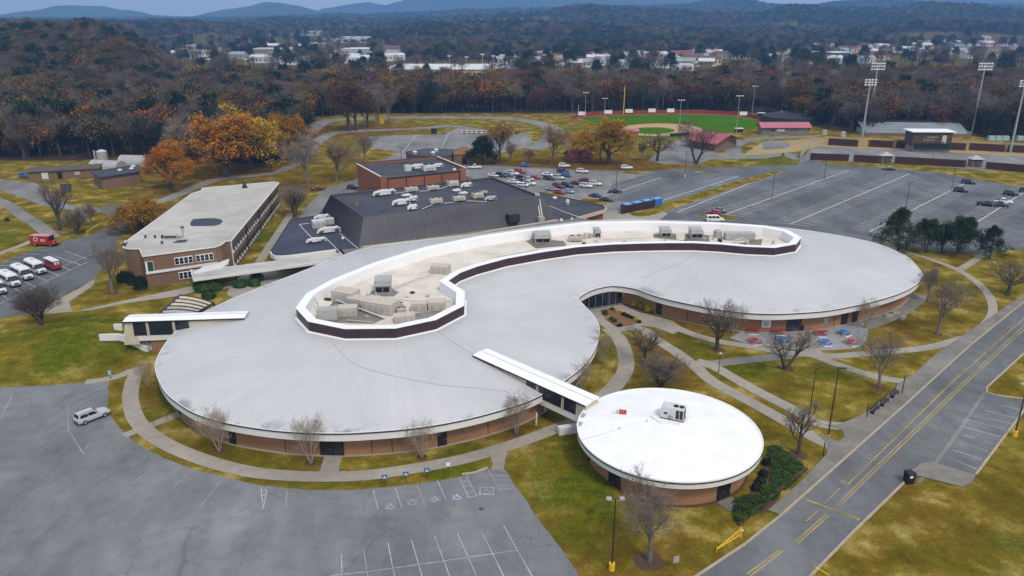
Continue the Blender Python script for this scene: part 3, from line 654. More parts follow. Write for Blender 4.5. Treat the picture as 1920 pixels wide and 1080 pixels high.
lines('concrete_gutter', [[(1600, 905), (1650, 862), (1740, 785), (1800, 730), (1845, 690)]][0:0] + [[(1722, 905), (1760, 860), (1800, 805), (1830, 760), (1847, 735)]], .5, .025, M['asph_lt'], road)
# far lot bays
def bay_rows(c0, c1, s0, s1, half, parent, zz, w=.21, spacing=2.75, skip=None):
    "a double row of stalls: centre line c0-c1, stall lines along s0-s1"
    a, b_ = P(*c0), P(*c1); sdir = (P(*s1) - P(*s0)).normalized(); d = (b_ - a); L = d.length; d.normalize()
    mb = MB(); mb.ribbon([a, b_], w * 1.3, zz + .003)
    k = 0.0; nr = Vector((-d.y, d.x, 0)); sp = spacing / max(.3, abs(sdir.dot(nr)))
    while k <= L:
        p = a + d * k
        mb.ribbon([p - sdir * half, p + sdir * half], w * .85, zz); k += sp
    return mb.build('stall_lines', M['paint_far'], parent)
bay_rows((1482, 420), (1705, 326), (1450, 413), (1525, 422), 5.6, far, .026)
bay_rows((1360, 402), (1592, 319), (1330, 396), (1400, 404.5), 5.6, far, .026)
bay_rows((1631, 434), (1807, 345), (1601, 425), (1668, 434), 5.6, far, .026)
bay_rows((1810, 431), (1960, 335), (1808, 402), (1872, 411), 5.6, far, .026)
bay_rows((1270, 398), (1460, 322), (1270, 394), (1310, 399), 3.2, far, .026)
bay_rows((1205, 388), (1385, 330), (1210, 382), (1260, 388), 4.8, far, .031)
bay_rows((1120, 372), (1240, 333), (1090, 362), (1150, 370), 5.0, far, .031)
lines('edge_line', [[(1570, 437), (1630, 446), (1660, 452)], [(1920, 463), (1910, 460), (1935, 455)]], .16, .028, M['paint_w'], far)
# back lot lines
bk = [o for o in C.objects if o.name.startswith('parking_lot')][-1]
K1 = lambda x, y: (560 + x / 6, 180 + y / 6)
lines('stall_lines', [[K1(1325, 435), K1(1175, 630)], [K1(1690, 410), K1(1600, 600)], [K1(290, 330), K1(190, 425)], [K1(1000, 525), K1(1235, 525)], [K1(880, 632), K1(1105, 635)], [K1(1060, 657), K1(1150, 657)]], .3, .03, M['paint_w'], bk)
rg = random.Random(5); gv = []
for i in range(14):
    y = 258 + i * 1.5; gv.append([(978 + rg.uniform(-3, 1), y), (983 + rg.uniform(0, 6), y + .2)])
lines('worn_lines', gv, .35, .03, M['paint_w'], bk)
# grass islands
def island(pts, label, h=.12, sm=3, m=None):
    pts = smooth_line(PP(pts), sm, True)
    o = MB().prism(pts, 0, h, 1, 0).build('grass_island', [m or M['grass'], M['kerb']]); tag(o, label, None, None, 'structure')
island([(1180, 400), (1215, 389), (1280, 372), (1360, 346), (1440, 324), (1466, 320), (1462, 325), (1380, 352), (1300, 379), (1236, 400), (1200, 407)], 'long grass strip dividing the far car park', sm=2)
island([(1314, 404), (1325, 399), (1362, 404), (1383, 409), (1370, 412), (1330, 410)], 'small grass island by the white van', sm=3)
island([(1163, 321), (1190, 322), (1216, 327), (1195, 327), (1170, 325)], 'thin grass island at the top of the far car park', sm=2)
island([(1290, 321), (1310, 321), (1343, 325), (1325, 326)], 'thin grass island by the yellow based lamp', sm=2)
island([(1010, 364), (1022, 360), (1040, 361), (1060, 366), (1030, 368)], 'grass patch beside the black roofed hall', sm=2)
island([(1088, 376), (1100, 372), (1125, 375), (1138, 383), (1120, 384)], 'grass patch by the hall wing corner', sm=2)
island([(705, 288), (730, 286), (742, 287), (735, 293), (715, 300), (700, 304), (690, 300)], 'yellow grass nose before the back car park', sm=2)
island([(862, 248), (880, 246), (920, 249), (905, 251.5), (870, 252)], 'thin grass strip with parked carts', sm=2)
# ------------------------------------------------------------------ the round school
from mathutils import kdtree
EZ, PT, PB = 4.6, 9.5, 7.45        # eave, parapet top, parapet foot
EAVE_PX = [(291, 690), (297, 712), (312, 738), (335, 757), (365, 775), (410, 790), (460, 800), (520, 808), (580, 812), (640, 813), (700, 810), (760, 805), (820, 797), (880, 785), (930, 772), (975, 758), (1003, 747), (1035, 730), (1062, 712), (1090, 690), (1108, 668), (1117, 652), (1122, 636), (1124, 620), (1121, 606), (1112, 591), (1097, 575), (1085, 561), (1097, 551), (1116, 542.5), (1141, 537), (1160, 537), (1191, 542), (1216, 551), (1247, 560.5), (1300, 572), (1350, 581), (1400, 587), (1450, 589), (1500, 587), (1550, 583), (1600, 574), (1640, 565), (1680, 553), (1705, 542), (1722, 530), (1729, 518), (1727, 510), (1713, 493), (1697, 480), (1647, 458), (1580, 443), (1493, 430), (1400, 421), (1260, 414), (1133, 413), (1000, 426), (900, 440), (800, 450), (700, 463), (640, 480), (560, 512), (480, 543), (400, 577), (345, 608), (310, 645), (294, 675)]
EAVE = smooth_line([P(a, b, EZ) for a, b in EAVE_PX], 3, True)
PAR_PX = [(555, 577), (578, 602), (646, 616), (741, 615), (817, 599), (870, 572), (871, 546), (840, 526), (862, 511), (894, 499), (950, 484), (1017, 472), (1083, 462.5), (1150, 457.5), (1200, 456), (1250, 455), (1300, 455), (1350, 457.5), (1400, 462), (1453, 464), (1493, 457), (1502, 445), (1477, 431), (1433, 423), (1350, 417), (1283, 416), (1200, 414), (1100, 416), (1050, 422), (983, 430), (900, 442), (797, 463), (702, 492), (622, 524), (575, 550)]
PAR = [P(a, b, PT) for a, b in PAR_PX]
def dense(poly, step):
    out = []
    n = len(poly)
    for i in range(n):
        a, b = poly[i], poly[(i + 1) % n]; k = max(1, int((b - a).length / step))
        out += [a + (b - a) * t / k for t in range(k)]
    return out
def kd(pts):
    t = kdtree.KDTree(len(pts))
    for i, p in enumerate(pts): t.insert(Vector((p.x, p.y, 0)), i)
    t.balance(); return t
KE, KP = kd(dense(EAVE, .6)), kd(dense(PAR, .5))
def roof_z(x, y):
    a = KE.find(Vector((x, y, 0)))[2]; b = KP.find(Vector((x, y, 0)))[2]
    t = a / (a + b + 1e-6)
    return EZ + .05 + (PB - EZ) * (t ** .85)
def roof_mat():
    m = bpy.data.materials.new('grey_membrane'); m.use_nodes = True; n, l = nodes_of(m)
    b = n['Principled BSDF']; b.inputs['Roughness'].default_value = .42; b.inputs['Specular IOR Level'].default_value = .35
    tc = n.new('ShaderNodeTexCoord')
    outs = []
    for cx, cy in ((-22, 131), (48, 176)):
        mp = n.new('ShaderNodeMapping'); mp.inputs['Location'].default_value = (-cx, -cy, 0); l.new(tc.outputs['Object'], mp.inputs[0])
        gr = n.new('ShaderNodeTexGradient'); gr.gradient_type = 'RADIAL'; l.new(mp.outputs[0], gr.inputs[0])
        ml = n.new('ShaderNodeMath'); ml.operation = 'MULTIPLY'; ml.inputs[1].default_value = 90; l.new(gr.outputs['Fac'], ml.inputs[0])
        nz = n.new('ShaderNodeTexNoise'); nz.noise_dimensions = '1D'; nz.inputs['Scale'].default_value = 1.0; nz.inputs['Detail'].default_value = 4; nz.inputs['Roughness'].default_value = .75; l.new(ml.outputs[0], nz.inputs['W'])
        r = ramp(n, [(.30, .96), (.5, 1.0), (.70, 1.03)]); l.new(nz.outputs['Fac'], r.inputs[0])
        # membrane seams, one every few degrees
        fr = n.new('ShaderNodeMath'); fr.operation = 'FRACT'; l.new(ml.outputs[0], fr.inputs[0])
        sm = ramp(n, [(0, .955), (.025, 1.0)]); l.new(fr.outputs[0], sm.inputs[0])
        mm = n.new('ShaderNodeMix'); mm.data_type = 'RGBA'; mm.blend_type = 'MULTIPLY'; mm.inputs[0].default_value = 1; l.new(r.outputs[0], mm.inputs[6]); l.new(sm.outputs[0], mm.inputs[7])
        outs.append(mm.outputs[2])
    sx = n.new('ShaderNodeSeparateXYZ'); l.new(tc.outputs['Object'], sx.inputs[0])
    mr = n.new('ShaderNodeMapRange'); mr.inputs[1].default_value = 8; mr.inputs[2].default_value = 22; l.new(sx.outputs[0], mr.inputs[0])
    mx = n.new('ShaderNodeMix'); mx.data_type = 'RGBA'; l.new(mr.outputs[0], mx.inputs[0]); l.new(outs[0], mx.inputs[6]); l.new(outs[1], mx.inputs[7])
    n2 = n.new('ShaderNodeTexNoise'); n2.inputs['Scale'].default_value = .07; n2.inputs['Detail'].default_value = 6; n2.inputs['Roughness'].default_value = .6; l.new(tc.outputs['Object'], n2.inputs['Vector'])
    r2 = ramp(n, [(.3, (.45, .45, .455)), (.55, (.505, .503, .50)), (.72, (.545, .54, .53))]); l.new(n2.outputs['Fac'], r2.inputs[0])
    m2 = n.new('ShaderNodeMix'); m2.data_type = 'RGBA'; m2.blend_type = 'MULTIPLY'; m2.inputs[0].default_value = 1; l.new(r2.outputs[0], m2.inputs[6]); l.new(mx.outputs[2], m2.inputs[7])
    n3 = n.new('ShaderNodeTexNoise'); n3.inputs['Scale'].default_value = .8; n3.inputs['Detail'].default_value = 6; n3.inputs['Roughness'].default_value = .75; l.new(tc.outputs['Object'], n3.inputs['Vector'])
    r3 = ramp(n, [(.66, 1.0), (.78, .88)]); l.new(n3.outputs['Fac'], r3.inputs[0])
    m3 = n.new('ShaderNodeMix'); m3.data_type = 'RGBA'; m3.blend_type = 'MULTIPLY'; m3.inputs[0].default_value = 1; l.new(m2.outputs[2], m3.inputs[6]); l.new(r3.outputs[0], m3.inputs[7])
    at = n.new('ShaderNodeAttribute'); at.attribute_name = 'rim'; n4 = n.new('ShaderNodeTexNoise'); n4.inputs['Scale'].default_value = .22; n4.inputs['Detail'].default_value = 7; n4.inputs['Roughness'].default_value = .7; l.new(tc.outputs['Object'], n4.inputs['Vector'])
    r4 = ramp(n, [(.52, 0.0), (.62, .8)]); l.new(n4.outputs['Fac'], r4.inputs[0]); mg = n.new('ShaderNodeMath'); mg.operation = 'MULTIPLY'; l.new(r4.outputs[0], mg.inputs[0]); l.new(at.outputs['Fac'], mg.inputs[1])
    m4 = n.new('ShaderNodeMix'); m4.data_type = 'RGBA'; l.new(mg.outputs[0], m4.inputs[0]); l.new(m3.outputs[2], m4.inputs[6]); m4.inputs[7].default_value = (.13, .135, .14, 1)
    l.new(m4.outputs[2], b.inputs['Base Color'])
    nb = n.new('ShaderNodeTexNoise'); nb.inputs['Scale'].default_value = .5; nb.inputs['Detail'].default_value = 3; l.new(tc.outputs['Object'], nb.inputs['Vector'])
    bp = n.new('ShaderNodeBump'); bp.inputs['Strength'].default_value = .25; bp.inputs['Distance'].default_value = .1; l.new(nb.outputs['Fac'], bp.inputs['Height']); l.new(bp.outputs[0], b.inputs['Normal'])
    return m
M['roof'] = roof_mat()
school = thing('school_building', 'S-shaped brick school under a grey membrane roof with dark parapet band', 'school', (-22, 131, 0))
def part(mb, name, m, parent, smooth=False):
    o = mb.build(name, m, parent, smooth=smooth)
    o.matrix_parent_inverse = Matrix.Translation(parent.location).inverted() if parent.rotation_euler.z == 0 else (Matrix.Translation(parent.location) @ Matrix.Rotation(parent.rotation_euler.z, 4, 'Z')).inverted()
    return o
def sub(mb, name, m, parent, smooth=False):
    "a piece of a part: the part itself stands in world coordinates"
    return mb.build(name, m, parent, smooth=smooth)
# roof surface
ev = [Vector((p.x, p.y)) for p in EAVE]; pv = [Vector((p.x, p.y)) for p in PAR]
vin = ev + pv; n0, n1 = len(ev), len(pv)
edges = [(i, (i + 1) % n0) for i in range(n0)] + [(n0 + i, n0 + (i + 1) % n1) for i in range(n1)]
xs = [p.x for p in ev]; ys = [p.y for p in ev]
yy = min(ys); row = 0
while yy < max(ys):
    xx = min(xs) + (row % 2) * 1.1
    while xx < max(xs):
        if inside(xx, yy, EAVE) and not inside(xx, yy, PAR) and KE.find(Vector((xx, yy, 0)))[2] > 1.0 and KP.find(Vector((xx, yy, 0)))[2] > .9:
            vin.append(Vector((xx, yy)))
        xx += 2.2
    yy += 1.9; row += 1
vo, eo, fo, *_ = delaunay_2d_cdt(vin, edges, [], 0, 1e-5)
rb = MB(); rb.v = [(p.x, p.y, roof_z(p.x, p.y)) for p in vo]
for f in fo:
    c = sum((Vector(vo[i]) for i in f), Vector((0, 0))) / len(f)
    if inside(c.x, c.y, EAVE) and not inside(c.x, c.y, PAR):
        a, b_, c_ = [vo[i] for i in f[:3]]
        up = (b_ - a).cross(c_ - a) > 0
        rb.f.append(tuple(f) if up else tuple(reversed(f))); rb.m.append(0)
ro_ = part(rb, 'roof', M['roof'], school, True); _a = ro_.data.color_attributes.new('rim', 'FLOAT_COLOR', 'POINT')
for i_, v_ in enumerate(ro_.data.vertices):
    k_ = math.exp(-KE.find(Vector((v_.co.x, v_.co.y, 0)))[2] / 1.1); _a.data[i_].color = (k_, k_, k_, 1)
part(MB().wall(EAVE, .10, EZ - .02, EZ + .13, closed=True), 'roof_edge', M['white'], school)
part(MB().wall(offset(EAVE, -.09), .07, EZ - .14, EZ + .03, closed=True), 'gutter_line', M['dark'], school)
fas = MB(); FO = offset(EAVE, .02); FI = offset(EAVE, .14); n = len(FO)
for i in range(n):
    j = (i + 1) % n; a, b_ = FO[i], FO[j]
    fas.poly([(a.x, a.y, 3.35), (b_.x, b_.y, 3.35), (b_.x, b_.y, EZ - .02), (a.x, a.y, EZ - .02)])
part(fas, 'fascia', M['white_fascia'], school, True)
WALL = offset(EAVE, 1.7); sf = MB(); wl_ = MB(); pl_ = MB(); WP = offset(EAVE, 1.35)
for i in range(n):
    j = (i + 1) % n; a, b_, c_, d_ = FO[i], FO[j], WALL[j], WALL[i]
    sf.poly([(a.x, a.y, 3.35), (d_.x, d_.y, 3.35), (c_.x, c_.y, 3.35), (b_.x, b_.y, 3.35)])
    wl_.poly([(d_.x, d_.y, 0), (c_.x, c_.y, 0), (c_.x, c_.y, 3.35), (d_.x, d_.y, 3.35)])
    e_, f_ = WP[i], WP[j]
    pl_.poly([(d_.x, d_.y, .10), (e_.x, e_.y, .10), (f_.x, f_.y, .10), (c_.x, c_.y, .10)]); pl_.poly([(e_.x, e_.y, 0), (f_.x, f_.y, 0), (f_.x, f_.y, .10), (e_.x, e_.y, .10)])
part(sf, 'soffit', M['white_fascia'], school)
part(wl_, 'wall', M['brick'], school, True)
part(pl_, 'apron_slab', M['concrete'], school)
# brick joints every few metres
WD = dense(WALL, .4); kw = kd(WD)
def wall_at(px, py, pts=None, tree=None):
    pts = pts or WD; tree = tree or kw
    p = P(px, py); i = tree.find(Vector((p.x, p.y, 0)))[1]
    a, b_ = pts[i - 2], pts[(i + 2) % len(pts)]; t = (b_ - a).normalized()
    return pts[i].copy(), math.atan2(t.y, t.x), t
for px, py in ((540, 845), (700, 850), (735, 847), (915, 818), (1290, 600), (1560, 612)):
    p, a, t = wall_at(px, py); part(MB().box((p.x, p.y, 0), (.10, .12, 3.3), a), 'expansion_joint', M['mortar'], school)
def door(parent, px, py, w, h, leaves, pts=None, tree=None, m=None):
    p, a, t = wall_at(px, py, pts, tree)
    o = part(MB().box((p.x, p.y, .06), (w, .22, h), a), 'door', m or M['dark'], parent)
    for k in range(leaves + 1):
        q = p + t * (w * (k / leaves - .5)); sub(MB().box((q.x, q.y, .06), (.09, .30, h + .04), a), 'frame', M['black'] if leaves < 3 else M['dark'], o)
    sub(MB().box((p.x, p.y, h + .05), (w + .1, .30, .10), a), 'frame', M['black'], o)
    for k in range(leaves):
        q = p + t * (w * ((k + .85) / leaves - .5)); sub(MB().box((q.x, q.y, 1.0), (.05, .34, .25), a), 'handle', M['steel'], o)
    sub(MB().box((p.x, p.y, 0), (w + .2, .7, .065), a), 'threshold', M['concrete'], o)
    return o
door(school, 627, 848, 3.3, 3.0, 2)
for q in ((447, 827, 1.1, 2.9), (338, 775, 1.3, 2.8), (828, 828, 1.25, 2.9), (1242, 587, 1.2, 2.7), (1593, 613, 1.5, 2.8), (1611, 608, 1.3, 2.5)): door(school, *q, 1)
door(school, 1485, 619, 3.0, 2.8, 2, m=M['glass'])
p, a, t = wall_at(1427, 610)
w_ = part(MB().box((p.x, p.y, 1.15), (1.7, .25, 1.5), a), 'window', M['white'], school); sub(MB().box((p.x, p.y, 1.35), (1.2, .32, 1.1), a), 'pane', M['hv_grey'], w_)
p, a, t = wall_at(1538, 612); part(MB().box((p.x, p.y, 1.2), (1.1, .25, 1.1), a), 'louvre', M['steel'], school)
p, a, t = wall_at(1167, 573); part(MB().box((p.x, p.y - .1, 1.9), (.45, .3, .8), a), 'wall_sign', M['yellow'], school)
# glazed entrance
ga, gb = P(1103, 582.5), P(1165.5, 572); gd = (gb - ga); GL = gd.length; gd.normalize(); gang = math.atan2(gd.y, gd.x)
gl = part(MB().box(((ga.x + gb.x) / 2, (ga.y + gb.y) / 2 + .15, 0), (GL, .2, 3.3), gang), 'entrance_glazing', M['dark'], school)
for k in range(5):
    q = ga + gd * GL * (k + .5) / 5; q = q - Vector((0, .02, 0))
    sub(MB().box((q.x, q.y, .55), (GL / 5 - .12, .2, 1.75), gang), 'pane', M['glass'], gl)
    sub(MB().box((q.x, q.y, 2.38), (GL / 5 - .12, .2, .85), gang), 'pane', M['glass'], gl)
for k in range(6):
    q = ga + gd * GL * k / 5; sub(MB().box((q.x, q.y - .06, .3), (.07, .25, 3.0), gang), 'mullion', M['steel'], gl)
sub(MB().box(((ga.x + gb.x) / 2, (ga.y + gb.y) / 2 - .03, .42), (GL, .26, .10), gang), 'sill', M['steel'], gl)
sub(MB().box(((ga.x + gb.x) / 2, (ga.y + gb.y) / 2 - .6, 0), (GL + .4, 1.0, .25), gang), 'step', M['concrete'], gl)
# parapet: a panel for each length of the band, cap, inner wall, sunken floor
PI_ = offset(PAR, 1.55); n = len(PAR)
for i in range(n):
    a, b_ = PAR[i], PAR[(i + 1) % n]; d = (b_ - a); L = d.length; d.normalize(); nr = Vector((-d.y, d.x, 0))
    ar = sum(PAR[k].x * PAR[(k + 1) % n].y - PAR[(k + 1) % n].x * PAR[k].y for k in range(n)); nr = nr if ar > 0 else -nr
    q = [a, b_, b_ + nr * .12, a + nr * .12]
    if ar < 0: q = [b_, a, a + nr * .12, b_ + nr * .12]
    part(MB().hexa([(p.x, p.y, PB - .35) for p in q] + [(p.x, p.y, PT - .04) for p in q]), 'parapet_panel', M['band'], school)
    o_ = [a - nr * .04, b_ - nr * .04]
cap = MB(); inn = MB(); fl_ = MB(); PO = offset(PAR, -.07)
for i in range(n):
    j = (i + 1) % n; a, b_, c_, d_ = PO[i], PO[j], PI_[j], PI_[i]
    q = [(a.x, a.y, PT), (b_.x, b_.y, PT), (c_.x, c_.y, PT - .06), (d_.x, d_.y, PT - .06)]
    cap.poly(q); cap.poly([(a.x, a.y, PT - .09), (b_.x, b_.y, PT - .09), (b_.x, b_.y, PT), (a.x, a.y, PT)])
    inn.poly([(c_.x, c_.y, PB - .4), (d_.x, d_.y, PB - .4), (d_.x, d_.y, PT - .06), (c_.x, c_.y, PT - .06)])
part(cap, 'parapet_cap', M['cap_white'], school)
part(inn, 'parapet_inner_wall', M['cap_white'], school)
WF = PB - .15
M['gravel'] = mat('cream_gravel_roof', (.63, .58, .50), .95, .1, .5, var2=.12, scale2=.15)
part(MB().tess([(p.x, p.y, WF) for p in offset(PAR, 1.3)]), 'well_floor', M['gravel'], school)
fb = MB(); OB, IB = offset(PAR, -.42), offset(PAR, .1)
for i in range(n):
    j = (i + 1) % n; a, b_, c_, d_ = OB[i], OB[j], IB[j], IB[i]
    fb.poly([(a.x, a.y, roof_z(a.x, a.y) + .02), (b_.x, b_.y, roof_z(b_.x, b_.y) + .02), (c_.x, c_.y, PB + .22), (d_.x, d_.y, PB + .22)])
part(fb, 'flashing', M['white'], school)
def on_roof(px, py, *_):
    z = 6.0
    for _ in range(8): p = P(px, py, z); z = roof_z(p.x, p.y)
    return P(px, py, z + .04)
for line in ([(820, 620), (850, 642), (888, 664)], [(622, 640), (640, 662), (670, 685), (740, 705), (830, 722), (900, 728), (955, 735)], [(1310, 473), (1270, 495), (1235, 508), (1200, 522)], [(540, 560), (550, 600), (578, 622)]):
    part(MB().tube([on_roof(*q) for q in smooth_line(line, 4)], .022, 4), 'roof_cable', M['hv_grey'], school)
M['stain'] = mat('roof_grime', (.16, .17, .18), .9, .3, 2)

# ------------------------------------------------------------------ the round annex
AZ = 4.7
pts3 = [P(1080, 800, AZ), P(1438, 830, AZ), P(1250, 729, AZ), P(1283, 903, AZ), P(1110, 762, AZ), P(1180, 893, AZ), P(1385, 880, AZ)]
ac = Vector((22.0, 94.9, 0))
for _ in range(60):
    r_ = sum((Vector((p.x, p.y, 0)) - ac).length for p in pts3) / len(pts3)
    for p in pts3:
        d = Vector((p.x, p.y, 0)) - ac; ac += d.normalized() * (d.length - r_) * .1
AR = r_
annex = thing('round_annex', 'small drum-shaped brick building with a bright white conical roof', 'building', (ac.x, ac.y, 0))
def ring(r, z, k=96): return [(ac.x + r * math.cos(2 * math.pi * i / k), ac.y + r * math.sin(2 * math.pi * i / k), z) for i in range(k)]
def lathe(prof, k=96):
    mb = MB(); b0 = 0
    for r, z in prof: mb.v += ring(r, z, k)
    for s_ in range(len(prof) - 1):
        for i in range(k):
            j = (i + 1) % k; mb.f.append((s_ * k + i, s_ * k + j, (s_ + 1) * k + j, (s_ + 1) * k + i)); mb.m.append(0)
    return mb
M['roof_w'] = mat('white_roof_coating', (.86, .86, .87), .4, .025, .4, spec=.4, var2=.06, scale2=.35, bump=.12, bscale=.9, stretch=(1, .25, 1))
n, l = nodes_of(M['roof_w']); _b = n['Principled BSDF']; _src = _b.inputs['Base Color'].links[0].from_socket; _bk = n.new('ShaderNodeTexBrick'); _tc = n.new('ShaderNodeTexCoord'); l.new(_tc.outputs['Object'], _bk.inputs['Vector'])
for _k, _v in (('Color1', (1, 1, 1, 1)), ('Color2', (.97, .97, .975, 1)), ('Mortar', (.86, .87, .88, 1))): _bk.inputs[_k].default_value = _v
for _k, _v in (('Scale', 1.0), ('Mortar Size', .03), ('Brick Width', 7.0), ('Row Height', 1.9)): _bk.inputs[_k].default_value = _v
_mx = n.new('ShaderNodeMix'); _mx.data_type = 'RGBA'; _mx.blend_type = 'MULTIPLY'; _mx.inputs[0].default_value = 1; l.new(_src, _mx.inputs[6]); l.new(_bk.outputs['Color'], _mx.inputs[7]); l.new(_mx.outputs[2], _b.inputs['Base Color'])
part(lathe([(AR, AZ), (AR * .66, AZ + .42), (AR * .33, AZ + .82), (.02, AZ + 1.15)]), 'roof', M['roof_w'], annex, True)
part(lathe([(AR - .15, AZ - .02), (AR + .06, AZ - .02), (AR + .06, AZ + .12), (AR - .12, AZ + .12), (AR - .15, AZ)]), 'roof_edge', M['white'], annex)
part(lathe([(AR + .03, AZ - .22), (AR + .10, AZ - .22), (AR + .10, AZ - .10), (AR + .03, AZ - .10)]), 'gutter_line', M['dark'], annex)
part(lathe([(AR, AZ - .95), (AR, AZ - .02)]), 'fascia', M['white_fascia'], annex, True)
part(lathe([(AR - 1.75, AZ - .95), (AR, AZ - .95)]), 'soffit', M['white_fascia'], annex)
part(lathe([(AR - 1.7, 0), (AR - 1.7, AZ - .9)]), 'wall', M['brick'], annex, True)
part(lathe([(AR - 1.45, .0), (AR - 1.45, .18), (AR - 1.72, .2)]), 'earth_skirt', M['mulch'], annex)
AW = [Vector(p) for p in ring(AR - 1.68, 0, 200)]; ka = kd(AW)
for q in ((1154, 916, 1.9, 3.1), (1350, 933, 2.1, 3.2)):
    o = door(annex, *q, 2, AW, ka)
    p, a, t = wall_at(q[0], q[1], AW, ka); d = (p - ac).normalized()
    c = p + d * 1.3; sub(MB().box((c.x, c.y, 0), (2.6, 2.2, .14), a), 'landing_slab', M['concrete_dk'], o)
p, a, t = wall_at(1100, 868, AW, ka); part(MB().box((p.x, p.y, .5), (.35, .4, .6), a), 'meter_box', M['dark'], annex)
def on_annex(px, py, *_):
    z = 5.2
    for _ in range(8):
        p = P(px, py, z); z = AZ + 1.15 * (1 - min(1, math.hypot(p.x - ac.x, p.y - ac.y) / AR))
    return P(px, py, z + .02)
part(MB().tube([on_annex(*q) for q in ((1088, 825), (1150, 808), (1200, 793), (1224, 787))], .03, 4), 'conduit', M['hv_grey'], annex)
for px, py in ((1161, 805), (1213, 791)):
    p = on_annex(px, py); part(MB().cyl((p.x, p.y, p.z - .05), .07, .07, .4, 8), 'vent_pipe', M['hv_grey'], annex)
for px, py in ((1092, 779), (1086, 795)):
    p = on_annex(px, py); part(MB().box((p.x, p.y, p.z - .03), (.8, 1.1, .10), -.4), 'roof_vent', M['hv_grey'], annex)

# ------------------------------------------------------------------ bridges
def bridge(name, label, A0, A1, B0, B1, zr, windows, girder, gz, zr1=None):
    zr1 = zr1 or zr; a0, a1, b0, b1 = P(*A0, zr), P(*A1, zr1), P(*B0, zr), P(*B1, zr1); drp = zr - zr1
    for q in (a0, a1, b0, b1): q.z = 0
    d = ((a1 - a0) + (b1 - b0)).normalized(); nr = Vector((-d.y, d.x, 0))
    if (b0 - a0).dot(nr) < 0: nr = -nr
    w = ((b0 - a0).dot(nr) + (b1 - a1).dot(nr)) / 2; L = ((a1 - a0).dot(d) + (b1 - b0).dot(d)) / 2
    o0 = (a0 + b0) / 2 - nr * w / 2; o0 = Vector((o0.x, o0.y, 0))
    root = thing(name, label, 'walkway', (o0.x, o0.y, 0), math.atan2(d.y, d.x))
    root.rotation_euler.y = math.atan2(drp, L)
    sg = 1 if Vector((-d.y, d.x, 0)).dot(nr) > 0 else -1
    def B(mb, nm, m, par=None): return mb.build(nm, m, par or root)
    Y = lambda v: v * sg
    def bx(x0, x1, y0, y1, z0, z1):
        c = ((x0 + x1) / 2, Y((y0 + y1) / 2), z0); return MB().box(c, (x1 - x0, abs(y1 - y0), z1 - z0))
    rf = MB()
    for k, (y0, y1, za, zb) in enumerate(((0, w / 2, zr, zr + .22), (w / 2, w, zr + .22, zr))):
        q = [(0, Y(y0), za - .22), (L, Y(y0), za - .22), (L, Y(y1), zb - .22), (0, Y(y1), zb - .22), (0, Y(y0), za), (L, Y(y0), za), (L, Y(y1), zb), (0, Y(y1), zb)]
        rf.hexa(q)
    r_o = B(rf, 'roof', M['cap_white'])
    x = .6; rib = MB().box((.03, 0, 0), (.05, w / 2 * 1.0, .04))
    k = 0
    while x < L - .2:
        ang = .22 / (w / 2)
        for side in (0, 1):
            y0, y1 = (0, w / 2 - .02) if side == 0 else (w / 2 + .02, w); z0, z1 = (zr, zr + .21) if side == 0 else (zr + .21, zr)
            q = [(x, Y(y0), z0), (x + .05, Y(y0), z0), (x + .05, Y(y1), z1), (x, Y(y1), z1)]
            B(MB().hexa(q + [(p[0], p[1], p[2] + .035) for p in q]), 'standing_seam', M['cap_white'], r_o)
        x += .62; k += 1
    B(MB().box((L / 2, Y(w / 2), zr + .215), (L, .10, .035)), 'ridge_cap', M['hv_grey'], r_o)
    B(bx(-.02, L + .02, -.06, .04, zr - .30, zr - .06), 'eave_trim', M['dark'], r_o)
    B(bx(-.02, L + .02, w - .04, w + .06, zr - .30, zr - .06), 'eave_trim', M['dark'], r_o)
    for x in (.2, L - .4): B(bx(x, x + .2, .3, w - .3, gz + 1.0, zr - .2), 'end_wall', M['cream'])
    g0, g1 = girder
    for y0 in (.28, w - .48):
        B(bx(.2, L - .1, y0, y0 + .2, gz + 1.0, zr - .2), 'side_wall', M['cream'])
        B(bx(g0, g1, y0 - .06, y0 + .26, gz, gz + 1.02), 'girder', M['white_fascia'])
    B(bx(g0, g1, .3, w - .3, gz + .05, gz + .25), 'deck', M['concrete'])
    for x0, x1, npn in windows:
        for y0, y1 in ((.12, .32), (w - .32, w - .12)):
            wd = B(bx(x0, x1, y0 + .02, y1 - .02, gz + 1.1, zr - .42), 'window', M['black'])
            for k in range(npn):
                pw = (x1 - x0) / npn
                B(bx(x0 + k * pw + .06, x0 + (k + 1) * pw - .06, y0, y1, gz + 1.75, zr - .5), 'pane', M['glass'], wd)
            for xx in (x0 - .14, x1 + .02):
                B(bx(xx, xx + .12, y0 - .02, y1 + .02, gz + 1.0, zr - .3), 'post', M['cream'], wd)
    return root, o0, d, nr, w, L
br, o0, d, nr, w, L = bridge('covered_bridge', 'white roofed enclosed bridge joining the school to the round annex', (888, 664), (1095, 762), (908, 653), (1122, 741), 6.75, [(11.6, 13.6, 2), (14.1, 18.6, 4), (19.1, 21.4, 2)], (13.5, 23.0), 3.3, 5.75)
for px, py in ((1005, 797), (1022, 772)):
    p = P(px, py); q = (p - o0); MBx = MB().cyl((q.dot(d), q.dot(nr), 0), .12, .12, 2.8, 8); MBx.build('post', M['white_fascia'], br)
q = P(1035, 768) - o0; MB().box((q.dot(d), q.dot(nr), 0), (.4, .4, 2.8)).build('post', M['white_fascia'], br)
q = P(1016, 762) - o0; MB().box((q.dot(d), q.dot(nr), 0), (2.2, .25, 2.8)).build('end_wall', M['cream'], br)
